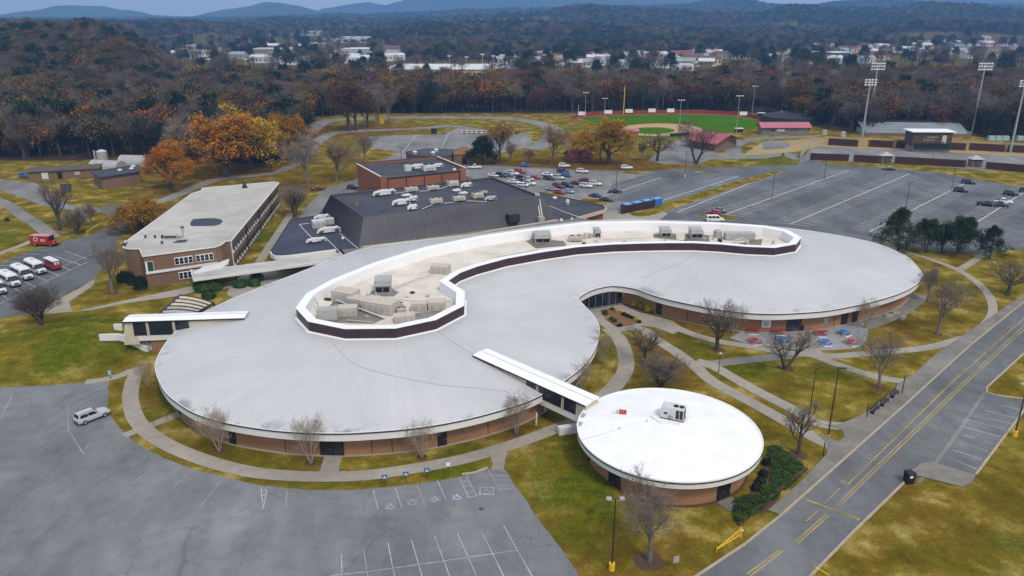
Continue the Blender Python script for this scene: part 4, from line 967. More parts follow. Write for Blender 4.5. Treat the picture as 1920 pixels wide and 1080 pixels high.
lb, o0, d, nr, w, L = bridge('covered_bridge', 'white roofed enclosed bridge joining the school to the grass mound', (232, 603), (457, 596), (241, 590), (468, 583), 6.75, [(1.6, 3.9, 2), (4.4, 8.6, 4), (9.1, 11.6, 2)], (2.2, 12.2), 2.75)
q = P(302, 648) - o0; MB().box((q.dot(d), q.dot(nr), 0), (.5, .5, 2.8)).build('post', M['cream'], lb)
MB().box((5.6, w / 2, 0), (3.0, w - 1.2, 2.75)).build('stair_core', M['brick'], lb)
MB().box((7.15, w / 2 - .4, .05), (.12, 1.5, 2.3)).build('door', M['dark'], lb)
MB().hexa([(-.6, .3, 2.0), (2.2, .3, 2.0), (2.2, w - .3, 2.0), (-.6, w - .3, 2.0), (.2, .3, 6.5), (2.2, .3, 6.5), (2.2, w - .3, 6.5), (.2, w - .3, 6.5)]).build('end_wall', M['cream'], lb)
def sloped_wall(name, label, tops, h, w=.45):
    mb = MB()
    pts = [P(x, y, z) for x, y, z in tops]
    for (a, b_) in zip(pts, pts[1:]):
        d = b_ - a; d.z = 0; d.normalize(); nr = Vector((-d.y, d.x, 0)) * w / 2
        q = [a - nr, b_ - nr, b_ + nr, a + nr]
        mb.hexa([(p.x, p.y, p.z - h) for p in q] + [tuple(p) for p in q])
    o = mb.build(name, M['white_fascia']); tag(o, label, 'wall'); return o
sloped_wall('stair_wall', 'longer white concrete wall sloping down beside the mound stairs', [(186, 627, 3.2), (222, 626, 3.2), (236, 630, 2.9), (277, 650, 1.25)], 1.25)
sloped_wall('stair_wall', 'shorter white concrete wall sloping down next to the bridge stairs', [(233, 624, 3.0), (250, 631, 2.6), (285, 647, 1.25)], 1.2)
sloped_wall('retaining_wall', 'stubby white wall end above the grass mound', [(213, 608, 3.3), (228, 607.5, 3.3)], 1.3)
sloped_wall('retaining_wall', 'low white wall tucked under the rim of the round annex', [(1047, 801, 1.2), (1088, 795, 1.2)], 1.4, 1.0)
# ------------------------------------------------------------------ classroom block
def uvec(a, b): d = (b - a); d.z = 0; return d.normalized()
CZ = 7.6
cb_px = [(230, 460), (232, 465), (243, 467), (262, 467), (267, 481), (404, 463), (415, 459), (422, 453), (424, 452), (433, 452), (523, 343), (515, 341), (378, 353), (379, 357), (360, 363), (237, 453)]
cb = [P(a, b, CZ) for a, b in cb_px]
blk = thing('classroom_block', 'long two storey brown brick classroom block with a pale flat roof', 'building', (cb[4].x, cb[4].y, 0))
M['roof_pale'] = mat('pale_flat_roof', (.42, .405, .37), .9, .12, .25, var2=.14, scale2=.07, bump=.06, bscale=1)
part(MB().tess([(p.x, p.y, CZ) for p in cb]), 'roof', M['roof_pale'], blk)
part(MB().wall(cb, .28, CZ - .12, CZ + .10, closed=True), 'roof_edge', M['white_fascia'], blk)
wo = offset(cb, .16); mb = MB(); n = len(wo)
for i in range(n):
    a, b_ = wo[i], wo[(i + 1) % n]; mb.poly([(a.x, a.y, 0), (b_.x, b_.y, 0), (b_.x, b_.y, CZ - .1), (a.x, a.y, CZ - .1)])
part(mb, 'wall', M['brick_dark'], blk)
# front face
d = uvec(wo[4], wo[5]); nr = Vector((d.y, -d.x, 0)); ang = math.atan2(d.y, d.x); FL = (wo[5] - wo[4]).length
def on_face(a, d, nr, s, z, w, h, dep, nm, m, par, ang, isub=False):
    c = a + d * s + nr * dep * .25
    f = sub if isub else part
    return f(MB().box((c.x, c.y, z), (w, dep, h), ang), nm, m, par)
on_face(wo[4], d, nr, FL * .5, 3.3, FL, .55, .5, 'string_course', M['white_fascia'], blk, ang)
def win(a, d, nr, s, z, w, h, np_, ang, par=blk):
    o = on_face(a, d, nr, s, z, w, h, .24, 'window', M['white'], par, ang)
    pw = w / np_
    for k in range(np_):
        for r_ in range(2):
            on_face(a, d, nr, s - w / 2 + pw * (k + .5), z + .18 + r_ * (h - .25) / 2, pw * .80, (h - .42) / 2, .34, 'pane', M['glass'], o, ang, True)
    return o
for s, z, w_ in ((.535, 4.5, .255), (.83, 4.5, .25), (.56, .9, .25)): win(wo[4], d, nr, s * FL, z, w_ * FL, 1.75, 4, ang)
M['green'] = mat('green_panel', (.015, .07, .04), .5, .1, 1)
o = on_face(wo[4], d, nr, 1.0, 3.9, 1.7, 2.3, .2, 'door', M['white'], blk, ang); on_face(wo[4], d, nr, 1.15, 3.95, 1.2, 2.2, .3, 'door_leaf', M['green'], o, ang, True)
# long side facing the lawn: two rows of windows
d = uvec(wo[9], wo[10]); nr = Vector((d.y, -d.x, 0)); ang = math.atan2(d.y, d.x); SL = (wo[10] - wo[9]).length
for row, z in ((0, .9), (1, 4.3)):
    k = 1.6
    while k < SL - 1.5:
        o = on_face(wo[9], d, nr, k, z, 1.9, 1.9, .12, 'window', M['glass'], blk, ang)
        on_face(wo[9], d, nr, k - .5, z + .05, .75, .65, .2, 'panel', M['white'], o, ang, True)
        on_face(wo[9], d, nr, k, z - .08, 2.0, .10, .26, 'sill', M['white'], o, ang, True)
        on_face(wo[9], d, nr, k + .05, z, .10, 1.9, .2, 'mullion', M['dark'], o, ang, True)
        k += 2.75
for s in (.25, .5, .76): on_face(wo[9], d, nr, SL * s, .2, .22, 7.1, .34, 'downpipe', M['dark'], blk, ang)
on_face(wo[9], d, nr, .1, 0, .16, 7.3, .3, 'downpipe', M['white_fascia'], blk, ang)
# curved white canopy at the right front corner
can = [P(a, b, 3.75) for a, b in ((362, 512), (390, 507), (415, 502), (428, 493), (430, 485), (420, 488), (405, 494), (380, 500))]
part(MB().prism(can, 3.35, 3.75, 0, bottom=True), 'door_canopy', M['white_fascia'], blk)
# roof pieces
patch = PP([(357, 417), (362, 411), (380, 409.5), (400, 409), (414, 411), (418, 415), (412, 421), (402, 423.5), (380, 424), (362, 424), (357, 423)], CZ)
part(MB().tess([(p.x, p.y, CZ + .02) for p in patch]), 'roof_patch', M['tarblue'], blk)
patch = PP([(322, 456), (334, 450), (354, 449), (347, 455)], CZ); part(MB().tess([(p.x, p.y, CZ + .02) for p in patch]), 'roof_patch', M['tarblue'], blk)
def roof_thing(name, label, px, py, z, cat): p = P(px, py, z); return thing(name, label, cat, (p.x, p.y, z))
t = roof_thing('roof_exhaust', 'long kitchen exhaust unit with upright stack on the pale roof', 322, 447, CZ, 'exhaust unit')
MB().box((0, 0, .1), (3.4, 1.2, .8), .05).build('housing', M['hv_grey'], t); MB().box((0, -.55, .35), (2.9, .2, .4), .05).build('louvre', M['dark'], t)
MB().tube([(1.5, .2, .5), (2.3, .6, .6), (2.6, .8, 1.0), (2.6, .8, 2.6)], .28, 8, cap=True).build('duct', M['hv_grey'], t); MB().cyl((2.6, .8, 2.6), .5, .5, .15, 10).build('rain_cap', M['dark'], t)
MB().box((-2.2, .2, .1), (.7, .6, .7)).build('motor', M['dark'], t)
for px, py, lb_ in ((273, 446, 'small black roof vent at the far left of the pale roof'), (291, 446, 'lone squat black vent between the exhaust unit and the pale roof edge'), (304, 457, 'small black vent below the exhaust unit on the pale roof')):
    t = roof_thing('roof_vent', lb_, px, py, CZ, 'vent'); MB().cyl((0, 0, 0), .22, .22, .4, 8).build('pipe', M['dark'], t); MB().cyl((0, 0, .4), .42, .1, .35, 8).build('cap', M['dark'], t)
t = roof_thing('roof_spire', 'small black peaked ventilator at the far end of the pale roof', 459, 352, CZ, 'ventilator')
MB().cyl((0, 0, 0), .9, .75, .5, 10).build('base', M['dark'], t); MB().cyl((0, 0, .5), .75, .05, 1.6, 10).build('spire', M['dark'], t)
for k, (px, py) in enumerate(((236, 456), (233, 461))):
    t = roof_thing('roof_vent', ('round silver vent on the rounded corner of the pale roof', 'black rimmed vent at the very edge of the rounded corner')[k], px, py, CZ, 'vent')
    MB().cyl((0, 0, 0), .45, .45, .3, 12).build('base', M['dark'], t); MB().cyl((0, 0, .3), .55, .3, .4, 12).build('cap', (M['steel'], M['dark'])[k], t)

# ------------------------------------------------------------------ covered walkway and louvred pergola
wk = thing('covered_walkway', 'flat white concrete canopy on posts from the classroom block to the school', 'walkway', P(440, 520))
cn = [P(a, b, 3.5) for a, b in ((358, 506), (362, 524), (640, 486), (640, 473), (520, 488), (433, 499))]
part(MB().prism(cn, 3.05, 3.5, 0, bottom=True), 'canopy', mat('canopy_concrete', (.44, .43, .40), .9, .15, .3, var2=.2, scale2=.12), wk)
part(MB().wall([cn[0], cn[1], cn[2]], .3, 3.0, 3.62), 'canopy_edge', M['white_fascia'], wk)
for px, py in ((367, 538), (405, 531), (443, 524), (482, 519), (519, 509), (556, 500)):
    p = P(px, py); part(MB().box((p.x, p.y, 0), (.35, .35, 3.05), .2), 'post', M['dark'], wk)
pg = thing('louvred_pergola', 'dark brown louvred frame with cream curved slats beside the left bridge', 'pergola', P(350, 588))
c0, c1, c2, c3 = P(338, 553, 2.8), P(401, 568, 2.8), P(365, 589, 2.6), P(298, 588, 2.6)
def lerp(a, b, t): return a + (b - a) * t
for a, b_ in ((c0, c1), (c1, c2), (c2, c3), (c3, c0)):
    part(MB().tube([a, b_], .22, 4, cap=True), 'frame', M['band'], pg)
for k in range(5):
    t0, t1 = (k + .12) / 5, (k + .78) / 5
    mb = MB(); L1, L2 = [], []
    for q in range(7):
        u = q / 6; z = .35 * math.sin(math.pi * u)
        a = lerp(lerp(c0, c3, t0), lerp(c1, c2, t0), u); b_ = lerp(lerp(c0, c3, t1), lerp(c1, c2, t1), u)
        L1.append((a.x, a.y, a.z + z)); L2.append((b_.x, b_.y, b_.z + z - .3))
    for q in range(6): mb.poly([L1[q], L2[q], L2[q + 1], L1[q + 1]])
    part(mb, 'slat', M['cream'] if k < 3 else M['hv_grey'], pg)
    part(MB().tube([Vector(p) + Vector((0, 0, .05)) for p in L1], .14, 4), 'slat_beam', M['band'], pg)
for q in (c0, c1, c2, c3): part(MB().box((q.x, q.y, 0), (.3, .3, 2.6)), 'post', M['band'], pg)

# ------------------------------------------------------------------ black mansard hall, its wings, brick gym
hall = thing('mansard_hall', 'flat roofed hall with steep charcoal ribbed metal sides behind the school', 'building', (-20, 212, 0))
TZ, BZ = 10.5, 4.0
T4 = [P(620, 365, TZ), P(682, 408, TZ), P(1013, 367, TZ), P(923, 332, TZ)]
B4 = [P(603, 397, BZ), P(673, 463, BZ), P(1043, 413, BZ)]
d_ = T4[3] - T4[0]; B4.append(B4[0] + (T4[3] - T4[0]).normalized() * ((B4[2] - B4[1]).length) + Vector((0, 2, 0)))
faces = [(0, 1), (1, 2), (2, 3), (3, 0)]
for i, j in faces:
    sl = part(MB().poly([B4[i], B4[j], T4[j], T4[i]]), 'mansard_side', M['mans'], hall)
    L = (B4[j] - B4[i]).length; nrib = int(L / .85)
    rb2 = MB()
    for k in range(1, nrib):
        u = k / nrib; a, b_ = lerp(B4[i], B4[j], u), lerp(T4[i], T4[j], u)
        e = (B4[j] - B4[i]).normalized() * .05; nn = (B4[j] - B4[i]).cross(T4[i] - B4[i]).normalized() * .11
        rb2.hexa([a - e, a + e, a + e + nn, a - e + nn, b_ - e, b_ + e, b_ + e + nn, b_ - e + nn])
    o = sub(rb2, 'standing_seams', M['mans'], sl); o['kind'] = 'stuff'
RZ = TZ - .55
part(MB().tess([(p.x, p.y, RZ) for p in offset(T4, .3)]), 'roof', M['tar'], hall)
part(MB().wall(offset(T4, .22), .44, RZ - .2, TZ + .04, closed=True), 'parapet', M['mans'], hall)
part(MB().prism([Vector((p.x, p.y, 0)) for p in offset(B4, .2)], 0, BZ - .02, 0), 'wall', M['brick_dark'], hall)
# hood on the front slope and twin pipes
fa = lerp(B4[1], B4[2], .755); fn = Vector((B4[2].y - B4[1].y, B4[1].x - B4[2].x, 0)).normalized(); fd = uvec(B4[1], B4[2]); an = math.atan2(fd.y, fd.x)
def front(px, py):   # point on the front slope
    best = None
    for k in range(61):
        z = BZ + (TZ - BZ) * k / 60; p = P(px, py, z); u = (z - BZ) / (TZ - BZ); q = lerp(B4[1], T4[1], u)
        dd = (p - q).dot(fn)
        if best is None or abs(dd) < best[0]: best = (abs(dd), p)
    return best[1]
p = front(962, 415); hd = part(MB().box((p.x, p.y - .35, p.z), (3.4, 2.2, 2.3), an, 0, (.95, .75)), 'dormer_hood', M['dark'], hall)
sub(MB().box((p.x, p.y - .35, p.z + 2.3), (3.5, 2.1, .15), an), 'hood_roof', M['mans'], hd)
for k in (0, 1):
    a, b_ = front(1004 + k * 5, 366), front(1012 + k * 4, 408)
    part(MB().tube([a + fn * .25 + Vector((0, 1.2, .3)), a + fn * .3 + Vector((0, 0, .2)), b_ + fn * .35], .22, 6), 'duct_pipe', M['hv_cream'], hall)
p = front(1014, 413); part(MB().box((p.x, p.y - .6, p.z - .3), (1.7, 1.4, 1.5), an), 'duct_box', M['hv_grey'], hall)
# left wing roof
LWZ = 4.2
lw = thing('low_wing', 'low flat dark roofed wing with rounded corner left of the charcoal hall', 'building', P(560, 450))
lwp = [P(a, b, LWZ) for a, b in ((507, 472), (509, 477), (515, 480), (526, 480.5), (545, 479), (630, 468), (676, 464), (640, 432), (604, 396), (597, 404), (545, 412.5))]
part(MB().tess([(p.x, p.y, LWZ) for p in lwp]), 'roof', M['tarblue'], lw)
part(MB().wall(lwp[:6], .3, LWZ - .95, LWZ + .12), 'fascia', M['white_fascia'], lw)
part(MB().wall(lwp[8:] + lwp[:1], .3, LWZ - .8, LWZ + .14), 'roof_edge', M['dark'], lw)
part(MB().prism([Vector((p.x, p.y, 0)) for p in offset(lwp, 1.0)], 0, LWZ - .1, 0), 'wall', M['brick'], lw)
ql = lambda x, y: P(480 + x / 6, 380 + y / 6, LWZ + .03)
for seg in (((485, 245), (600, 232)), ((485, 245), (625, 395)), ((625, 395), (775, 388)), ((775, 388), (985, 598)), ((940, 345), (1145, 512))):
    part(MB().tube([ql(*seg[0]), ql(*seg[1])], .10, 4), 'roof_batten', M['white_fascia'], lw)
# link strip between hall front and school roof
lk = [P(a, b, 4.1) for a, b in ((673, 463), (640, 468), (652, 480), (700, 470), (900, 446), (1130, 418), (1085, 407), (1043, 413))]
part(MB().tess([(p.x, p.y, 4.1) for p in lk]), 'link_roof', M['concrete_dk'], hall)
part(MB().wall([P(680, 464, 4.1), P(880, 441, 4.1), P(960, 427, 4.1), P(1045, 413, 4.1)], .5, 3.9, 4.35), 'link_kerb', M['cream'], hall)
# right wing
rw = thing('low_wing', 'low flat roofed brick wing with cream fascia right of the charcoal hall', 'building', P(1090, 405))
rwp = [P(a, b, LWZ) for a, b in ((1010, 361), (1075, 374), (1132, 386), (1137, 389.5), (1134, 393.5), (1082, 408), (1060, 412), (1040, 412), (1005, 380))]
part(MB().tess([(p.x, p.y, LWZ) for p in rwp]), 'roof', M['tar'], rw)
part(MB().wall(rwp[2:6], .3, LWZ - .9, LWZ + .1), 'fascia', M['cream'], rw)
part(MB().wall(rwp[:3], .25, LWZ - .3, LWZ + .16), 'roof_edge', M['dark'], rw)
part(MB().prism([Vector((p.x, p.y, 0)) for p in offset(rwp, .9)], 0, LWZ - .1, 0), 'wall', M['brick_red'], rw)
part(MB().tube([P(1030, 386, LWZ + .1), P(1060, 398, LWZ + .1), P(1100, 412, LWZ + .1)], .13, 5), 'roof_pipe', M['white_fascia'], rw)
# brick gym
GZ = 10.2
gym = thing('brick_gym', 'tall red brick gym with a dark flat roof behind the charcoal hall', 'building', P(770, 345))
gt = [P(669, 307, GZ), P(713, 331, GZ), P(873, 315, GZ), P(832, 295, GZ)]
gt[3] = gt[0] + (gt[2] - gt[1])
gb4 = [Vector((p.x, p.y, 0)) for p in gt]
part(MB().prism(gb4, 0, GZ - .9, 0), 'wall', M['brick_red'], gym)
part(MB().tess([(p.x, p.y, GZ - .75) for p in offset(gt, .25)]), 'roof', M['tar'], gym)
part(MB().wall([lerp(gt[1], gt[2], .0), gt[0], gt[3], gt[2]], .4, GZ - 1.0, GZ - .02), 'parapet', M['brick_red'], gym)
part(MB().wall([gt[1], gt[0]], .5, GZ - .01, GZ + .14), 'coping', M['white_fascia'], gym)
part(MB().wall([gt[0], gt[3]], .5, GZ - .02, GZ + .12), 'coping', M['dark'], gym)
part(MB().wall([gt[3], gt[2]], .5, GZ - .012, GZ + .13), 'coping', M['white_fascia'], gym)
d = uvec(gt[1], gt[2]); GLn = (gt[2] - gt[1]).length; ang = math.atan2(d.y, d.x)
for u in (.075, .93):
    a = gt[1] + d * GLn * (0 if u < .5 else u); L = GLn * .07
    c = a + d * L / 2; part(MB().box((c.x, c.y - .1, 0), (L, .5, GZ), ang), 'corner_pier', M['brick_red'], gym)
for u in (.08, .29, .5, .71, .92):
    c = gt[1] + d * GLn * u; part(MB().box((c.x, c.y - .05, 3), (.25, .35, GZ - 3.9), ang), 'panel_joint', M['mortar'], gym)
part(MB().wall([gt[1] + d * GLn * .07, gt[1] + d * GLn * .93], .45, GZ - 1.0, GZ - .68), 'front_coping', M['dark'], gym)
for u, z in ((.62, 1.6), (.3, 4.5)):
    c = lerp(gb4[1], gb4[0], u); part(MB().box((c.x - .02, c.y, z), (.25, .6, .8)), 'louvre', M['dark'], gym)
# low rear building and arch hut
rr = thing('rear_annex', 'low flat roofed brick annex behind the gym', 'building', P(820, 312))
rp = [P(a, b, 4.6) for a, b in ((772, 292), (832, 294), (843, 292), (856, 281), (800, 279), (760, 285))]
part(MB().tess([(p.x, p.y, 4.6) for p in rp]), 'roof', M['tar'], rr); part(MB().prism([Vector((p.x, p.y, 0)) for p in offset(rp, .2)], 0, 4.55, 0), 'wall', M['brick_dark'], rr)
part(MB().wall(rp, .3, 4.4, 4.75, closed=True), 'roof_edge', M['tar'], rr)
for k, (px, py) in enumerate(((812, 289), (818, 284), (778, 288))):
    p = P(px, py, 4.6); o = part(MB().cyl((p.x, p.y, 4.6), .8, .8, .7, 10), 'roof_fan', M['hv_white'], rr); sub(MB().cyl((p.x, p.y, 5.3), 1.1, .5, .5, 10), 'cap', M['hv_white'], o)
hut = thing('arched_hut', 'small brick hut with arched doorway and tiled roof behind the gym', 'hut', P(871, 308), .12)
M['tile'] = mat('brown_tile', (.20, .115, .065), .9, .25, 2)
MB().box((0, 4, 0), (9.0, 8, 4.2)).build('wall', M['brick_dark'], hut)
MB().hexa([(-4.8, -.4, 4.2), (4.8, -.4, 4.2), (4.8, 8.4, 4.2), (-4.8, 8.4, 4.2), (-.8, 3.2, 6.6), (.8, 3.2, 6.6), (.8, 4.8, 6.6), (-.8, 4.8, 6.6)]).build('roof', M['tile'], hut)
MB().prism([(-1, -.06), (1, -.06), (1, .1), (-1, .1)], 0, 2.2).build('doorway', M['black'], hut); MB().cyl((0, -.07, 2.2), 1.0, 1.0, .16, 16, axis='y').build('arch', M['black'], hut)
# ------------------------------------------------------------------ roof machinery
rnd = random.Random(11)
def unit(name, label, px, py, z, w, d, h, rz=0.0, kind='box', m='hv_cream', cat='roof unit', group=None):
    p = P(px, py, z); t = thing(name, label, cat, (p.x, p.y, z), rz, group)
    m = M[m]
    if kind == 'box':
        MB().box((0, d / 2, .12), (w, d, h - .12)).build('casing', m, t)
        MB().box((0, d / 2, 0), (w * .94, d * .94, .13)).build('curb', M['hv_grey'], t)
        MB().box((0, d / 2, h), (w * 1.03, d * 1.03, .06)).build('lid', m, t)
        for k in range(int(w / 1.1)):
            MB().box((-w / 2 + (k + .5) * w / max(1, int(w / 1.1)), -.015, .3), (.9, .04, h * .6)).build('access_panel', M['hv_grey'], t)
    elif kind == 'penthouse':
        MB().box((0, d / 2, 0), (w, d, h)).build('casing', m, t)
        MB().hexa([(-w / 2 - .15, -.35, h * .62), (w / 2 + .15, -.35, h * .62), (w / 2 + .15, d + .1, h), (-w / 2 - .15, d + .1, h), (-w / 2 - .15, -.35, h * .72), (w / 2 + .15, -.35, h * .72), (w / 2 + .15, d + .1, h + .18), (-w / 2 - .15, d + .1, h + .18)]).build('hood', m, t)
        MB().box((0, -.06, h * .16), (w * .84, .16, h * .34)).build('louvre', M['black'], t)
        MB().box((0, -.08, h * .14), (.1, .2, h * .38)).build('mullion', M['hv_grey'], t)
    elif kind == 'rtu':
        MB().box((0, d / 2, .35), (w, d, h - .35), 0, 0, (.96, .92)).build('casing', m, t)
        for s in (-1, 1):
            MB().cyl((s * w * .25, d / 2, h), d * .3, d * .28, .14, 12, 0, 1).build('fan_guard', [m, M['black']], t)
            MB().box((s * w * .36, d / 2, 0), (.25, d * .8, .36)).build('foot', M['hv_grey'], t)
        MB().box((0, -.02, .55), (w * .7, .06, h * .4)).build('grille', M['hv_grey'], t)
    elif kind == 'wrapped':
        MB().box((0, d / 2, .3), (w * .5, d * .7, h * .7), .1, 0, (.85, .75)).build('casing', m, t)
        MB().tube([(-w * .5, d * .2, .25), (-w * .42, d * .3, h * .6), (-w * .1, d * .45, h * .75), (w * .2, d * .55, h * .7)], [.3, .45, .5, .42], 8, cap=True).build('duct', m, t)
        MB().tube([(w * .12, d * .3, h * .6), (w * .36, d * .5, h * .78), (w * .48, d * .62, h * .45), (w * .5, d * .66, .1)], [.4, .45, .4, .35], 8, cap=True).build('duct', m, t)
        MB().box((-w * .1, d * .3, 0), (w * .6, d * .5, .32)).build('support', M['dark'], t)
    elif kind == 'skylight':
        MB().box((0, d / 2, 0), (w * .8, d * .8, h * .5)).build('curb', M['hv_grey'], t)
        MB().box((0, d / 2, h * .5), (w, d, h * .5), .15, 0, (.7, .7)).build('dome', m, t)
    elif kind == 'drum':
        MB().cyl((0, d / 2, 0), w / 2, w / 2, h, 14).build('drum', m, t); MB().cyl((0, d / 2, h), w * .42, w * .3, .2, 14).build('cap', M['hv_grey'], t)
    elif kind == 'mushroom':
        MB().cyl((0, 0, 0), w * .3, w * .3, h * .6, 10).build('stem', m, t); MB().cyl((0, 0, h * .5), w * .55, w * .3, h * .5, 12).build('cap', m, t)
    return t
WFz = WF + .01
# dark gravel pads under the machines
def pad(pts, name='roof_pad', m='concrete_dk', z=WFz, par=school):
    pp = PP(pts, z); return part(MB().tess([(p.x, p.y, z + .02) for p in pp]), name, M[m], par)
pad([(604, 590), (628, 562), (645, 571), (700, 585), (720, 598), (700, 607), (650, 606), (612, 604)])
pad([(697, 546), (736, 543), (748, 548), (738, 556), (690, 556)])
pad([(985, 452), (1000, 447), (1058, 452), (1060, 461), (1005, 466)])
pad([(1224, 439), (1267, 438), (1269, 450), (1226, 446)]); pad([(1286, 439), (1330, 441), (1330, 454), (1282, 451)]); pad([(1413, 450), (1430, 448), (1427, 460), (1375, 459)])
pad([(765, 588), (838, 582), (820, 596), (770, 600)])
unit('air_intake', 'grey louvred intake house in the big end of the sunken roof', 718, 551, WFz, 3.1, 3.2, 2.7, .08, 'penthouse', 'hv_grey')
unit('duct_housing', 'long pale blue grey duct casing against the white inner wall', 640, 569, WFz, 4.6, 3.2, 2.2, -.42, 'box', 'hv_cream')
unit('duct_housing', 'lower duct casing continuing from the long one', 668, 578, WFz, 4.4, 2.6, 1.7, -.42, 'box', 'hv_cream')
unit('duct_housing', 'biggest cream topped casing in the middle of the big end', 705, 589, WFz, 6.2, 3.6, 2.1, -.38, 'box', 'hv_cream')
unit('chiller', 'blue grey panelled unit at the left end of the sunken roof', 614, 602, WFz, 3.6, 2.2, 2.0, .12, 'box', 'hv_grey')
unit('chiller', 'cream topped unit right of the blue grey panelled one', 652, 595, WFz, 3.4, 2.2, 1.7, .12, 'box', 'hv_cream')
unit('air_handler', 'grey fronted box, left one of the pair at the right rim', 786, 585, WFz, 2.9, 2.2, 1.5, .02, 'box', 'hv_cream')
unit('air_handler', 'grey fronted box, right one of the pair at the right rim', 819, 584, WFz, 3.1, 2.3, 1.7, .02, 'box', 'hv_cream')
unit('air_handler', 'wide low cream box near the front parapet', 760, 606, WFz, 3.6, 2.0, 1.3, .25, 'box', 'hv_cream')
unit('fan_unit', 'small square fan box behind the low cream box', 754, 590, WFz, 1.8, 1.3, 1.1, .2, 'rtu', 'hv_cream')
unit('fan_unit', 'small box with pipes right of the biggest casing', 747, 579, WFz, 2.0, 1.2, .9, .1, 'rtu', 'hv_cream')
unit('fan_unit', 'small white topped box behind the biggest casing', 733, 571, WFz, 1.3, 1.0, 1.2, 0, 'box', 'hv_white')
unit('air_handler', 'lone grey box by the narrow bend of the sunken roof', 823, 514, WFz, 3.9, 2.4, 1.6, -.22, 'box', 'hv_cream')
unit('air_intake', 'grey louvred intake house on a dark pad along the narrow part', 1018, 456, WFz, 3.8, 3.6, 2.0, .05, 'penthouse', 'hv_grey')
unit('pump_set', 'cream pump and pipe set next to the narrow part intake', 1080, 454, WFz, 3.4, 2.0, 1.3, .05, 'rtu', 'hv_cream')
unit('exhaust_drum', 'pale round drum beside the pump set', 1098, 449, WFz, 1.0, 1.0, 1.3, 0, 'drum', 'hv_cream')
unit('exhaust_drum', 'second smaller drum right of the pale one', 1106, 447, WFz, .8, .8, 1.0, 0, 'drum', 'hv_grey')
unit('louvre_hood', 'tall dark ribbed hood leaning on the white wall', 1121, 446, WFz, 1.4, 2.0, 2.1, .2, 'penthouse', 'hv_grey')
unit('air_intake', 'small stepped grey intake house left of the far pair', 1249, 445, WFz, 2.4, 3.0, 1.9, .03, 'penthouse', 'hv_grey')
unit('air_intake', 'larger stepped grey intake house of the far pair', 1307, 447, WFz, 2.9, 3.4, 2.0, .02, 'penthouse', 'hv_grey')
unit('exhaust_drum', 'grey barrel fan right of the far intake pair', 1347, 447, WFz, 2.1, 2.1, 1.7, 0, 'drum', 'hv_grey')
unit('air_handler', 'longest grey box at the far end of the sunken roof', 1388, 451, WFz, 7.2, 2.4, 1.6, -.02, 'box', 'hv_grey')
unit('vent_stub', 'lone stubby vent at the far tip of the sunken roof', 1450, 457, WFz, .7, .7, .8, 0, 'mushroom', 'hv_grey', 'vent')
for a, b_, r_ in (((629, 562), (722, 596), .14), ((735, 541), (787, 521), .10), ((787, 522), (815, 513), .08), ((1010, 468), (940, 481), .10), ((1130, 449), (1220, 446), .06), ((1280, 455), (1285, 447), .06)):
    p, q = P(*a, WFz + .5), P(*b_, WFz + .5); part(MB().tube([p, q], r_, 6), 'roof_pipe', M['white_fascia'] if r_ > .12 else M['hv_grey'], school)
rq = random.Random(4)
for k in range(46):      # stubs, drains and stained spots scattered over the sunken roof
    px, py = (rq.uniform(610, 850), rq.uniform(545, 606)) if k < 22 else ((lambda u: (830 + u * 560, 515 - 62 * min(1, u * 1.9) + rq.uniform(-8, 6)))(rq.random()))
    p = P(px, py, WFz)
    if not inside(p.x, p.y, offset(PAR, 2.0)): continue
    if k % 3: part(MB().box((p.x, p.y, WFz), (rq.uniform(.3, 1.1), rq.uniform(.3, .8), rq.uniform(.15, .7)), rq.uniform(0, 3)), 'roof_stub', M[rq.choice(['hv_grey', 'hv_cream', 'dark'])], school)
    else: part(MB().cyl((p.x, p.y, WFz), .5, .4, .08, 10), 'roof_drain', M['hv_grey'], school)
for a, b_ in (((650, 600), (700, 604)), ((730, 566), (760, 578)), ((738, 560), (790, 566)), ((700, 570), (730, 562)), ((640, 585), (670, 590)), ((900, 494), (1000, 472)), ((850, 520), (905, 497))):
    part(MB().tube([P(*a, WFz + .35), P(*b_, WFz + .35)], .09, 5), 'roof_pipe', M['hv_cream'], school)
p0 = [P(*a, WFz) + Vector((0, 0, h)) for a, h in (((1376, 458), .1), ((1378, 457), .9), ((1390, 456), 1.1), ((1400, 458), .9), ((1403, 460), .1))]
tag(MB().tube(p0, .22, 7, cap=True).build('duct_arch', M['hv_cream']), 'cream arched duct before the longest grey box', 'duct')
p0 = [P(*a, WFz) + Vector((0, 0, h)) for a, h in (((603, 596), .1), ((600, 592), .8), ((597, 586), 1.6), ((592, 578), 2.0))]
tag(MB().tube(p0, .13, 6, cap=True).build('vent_pipe', M['hv_grey']), 'bent grey pipe leaning on the left end wall', 'pipe')
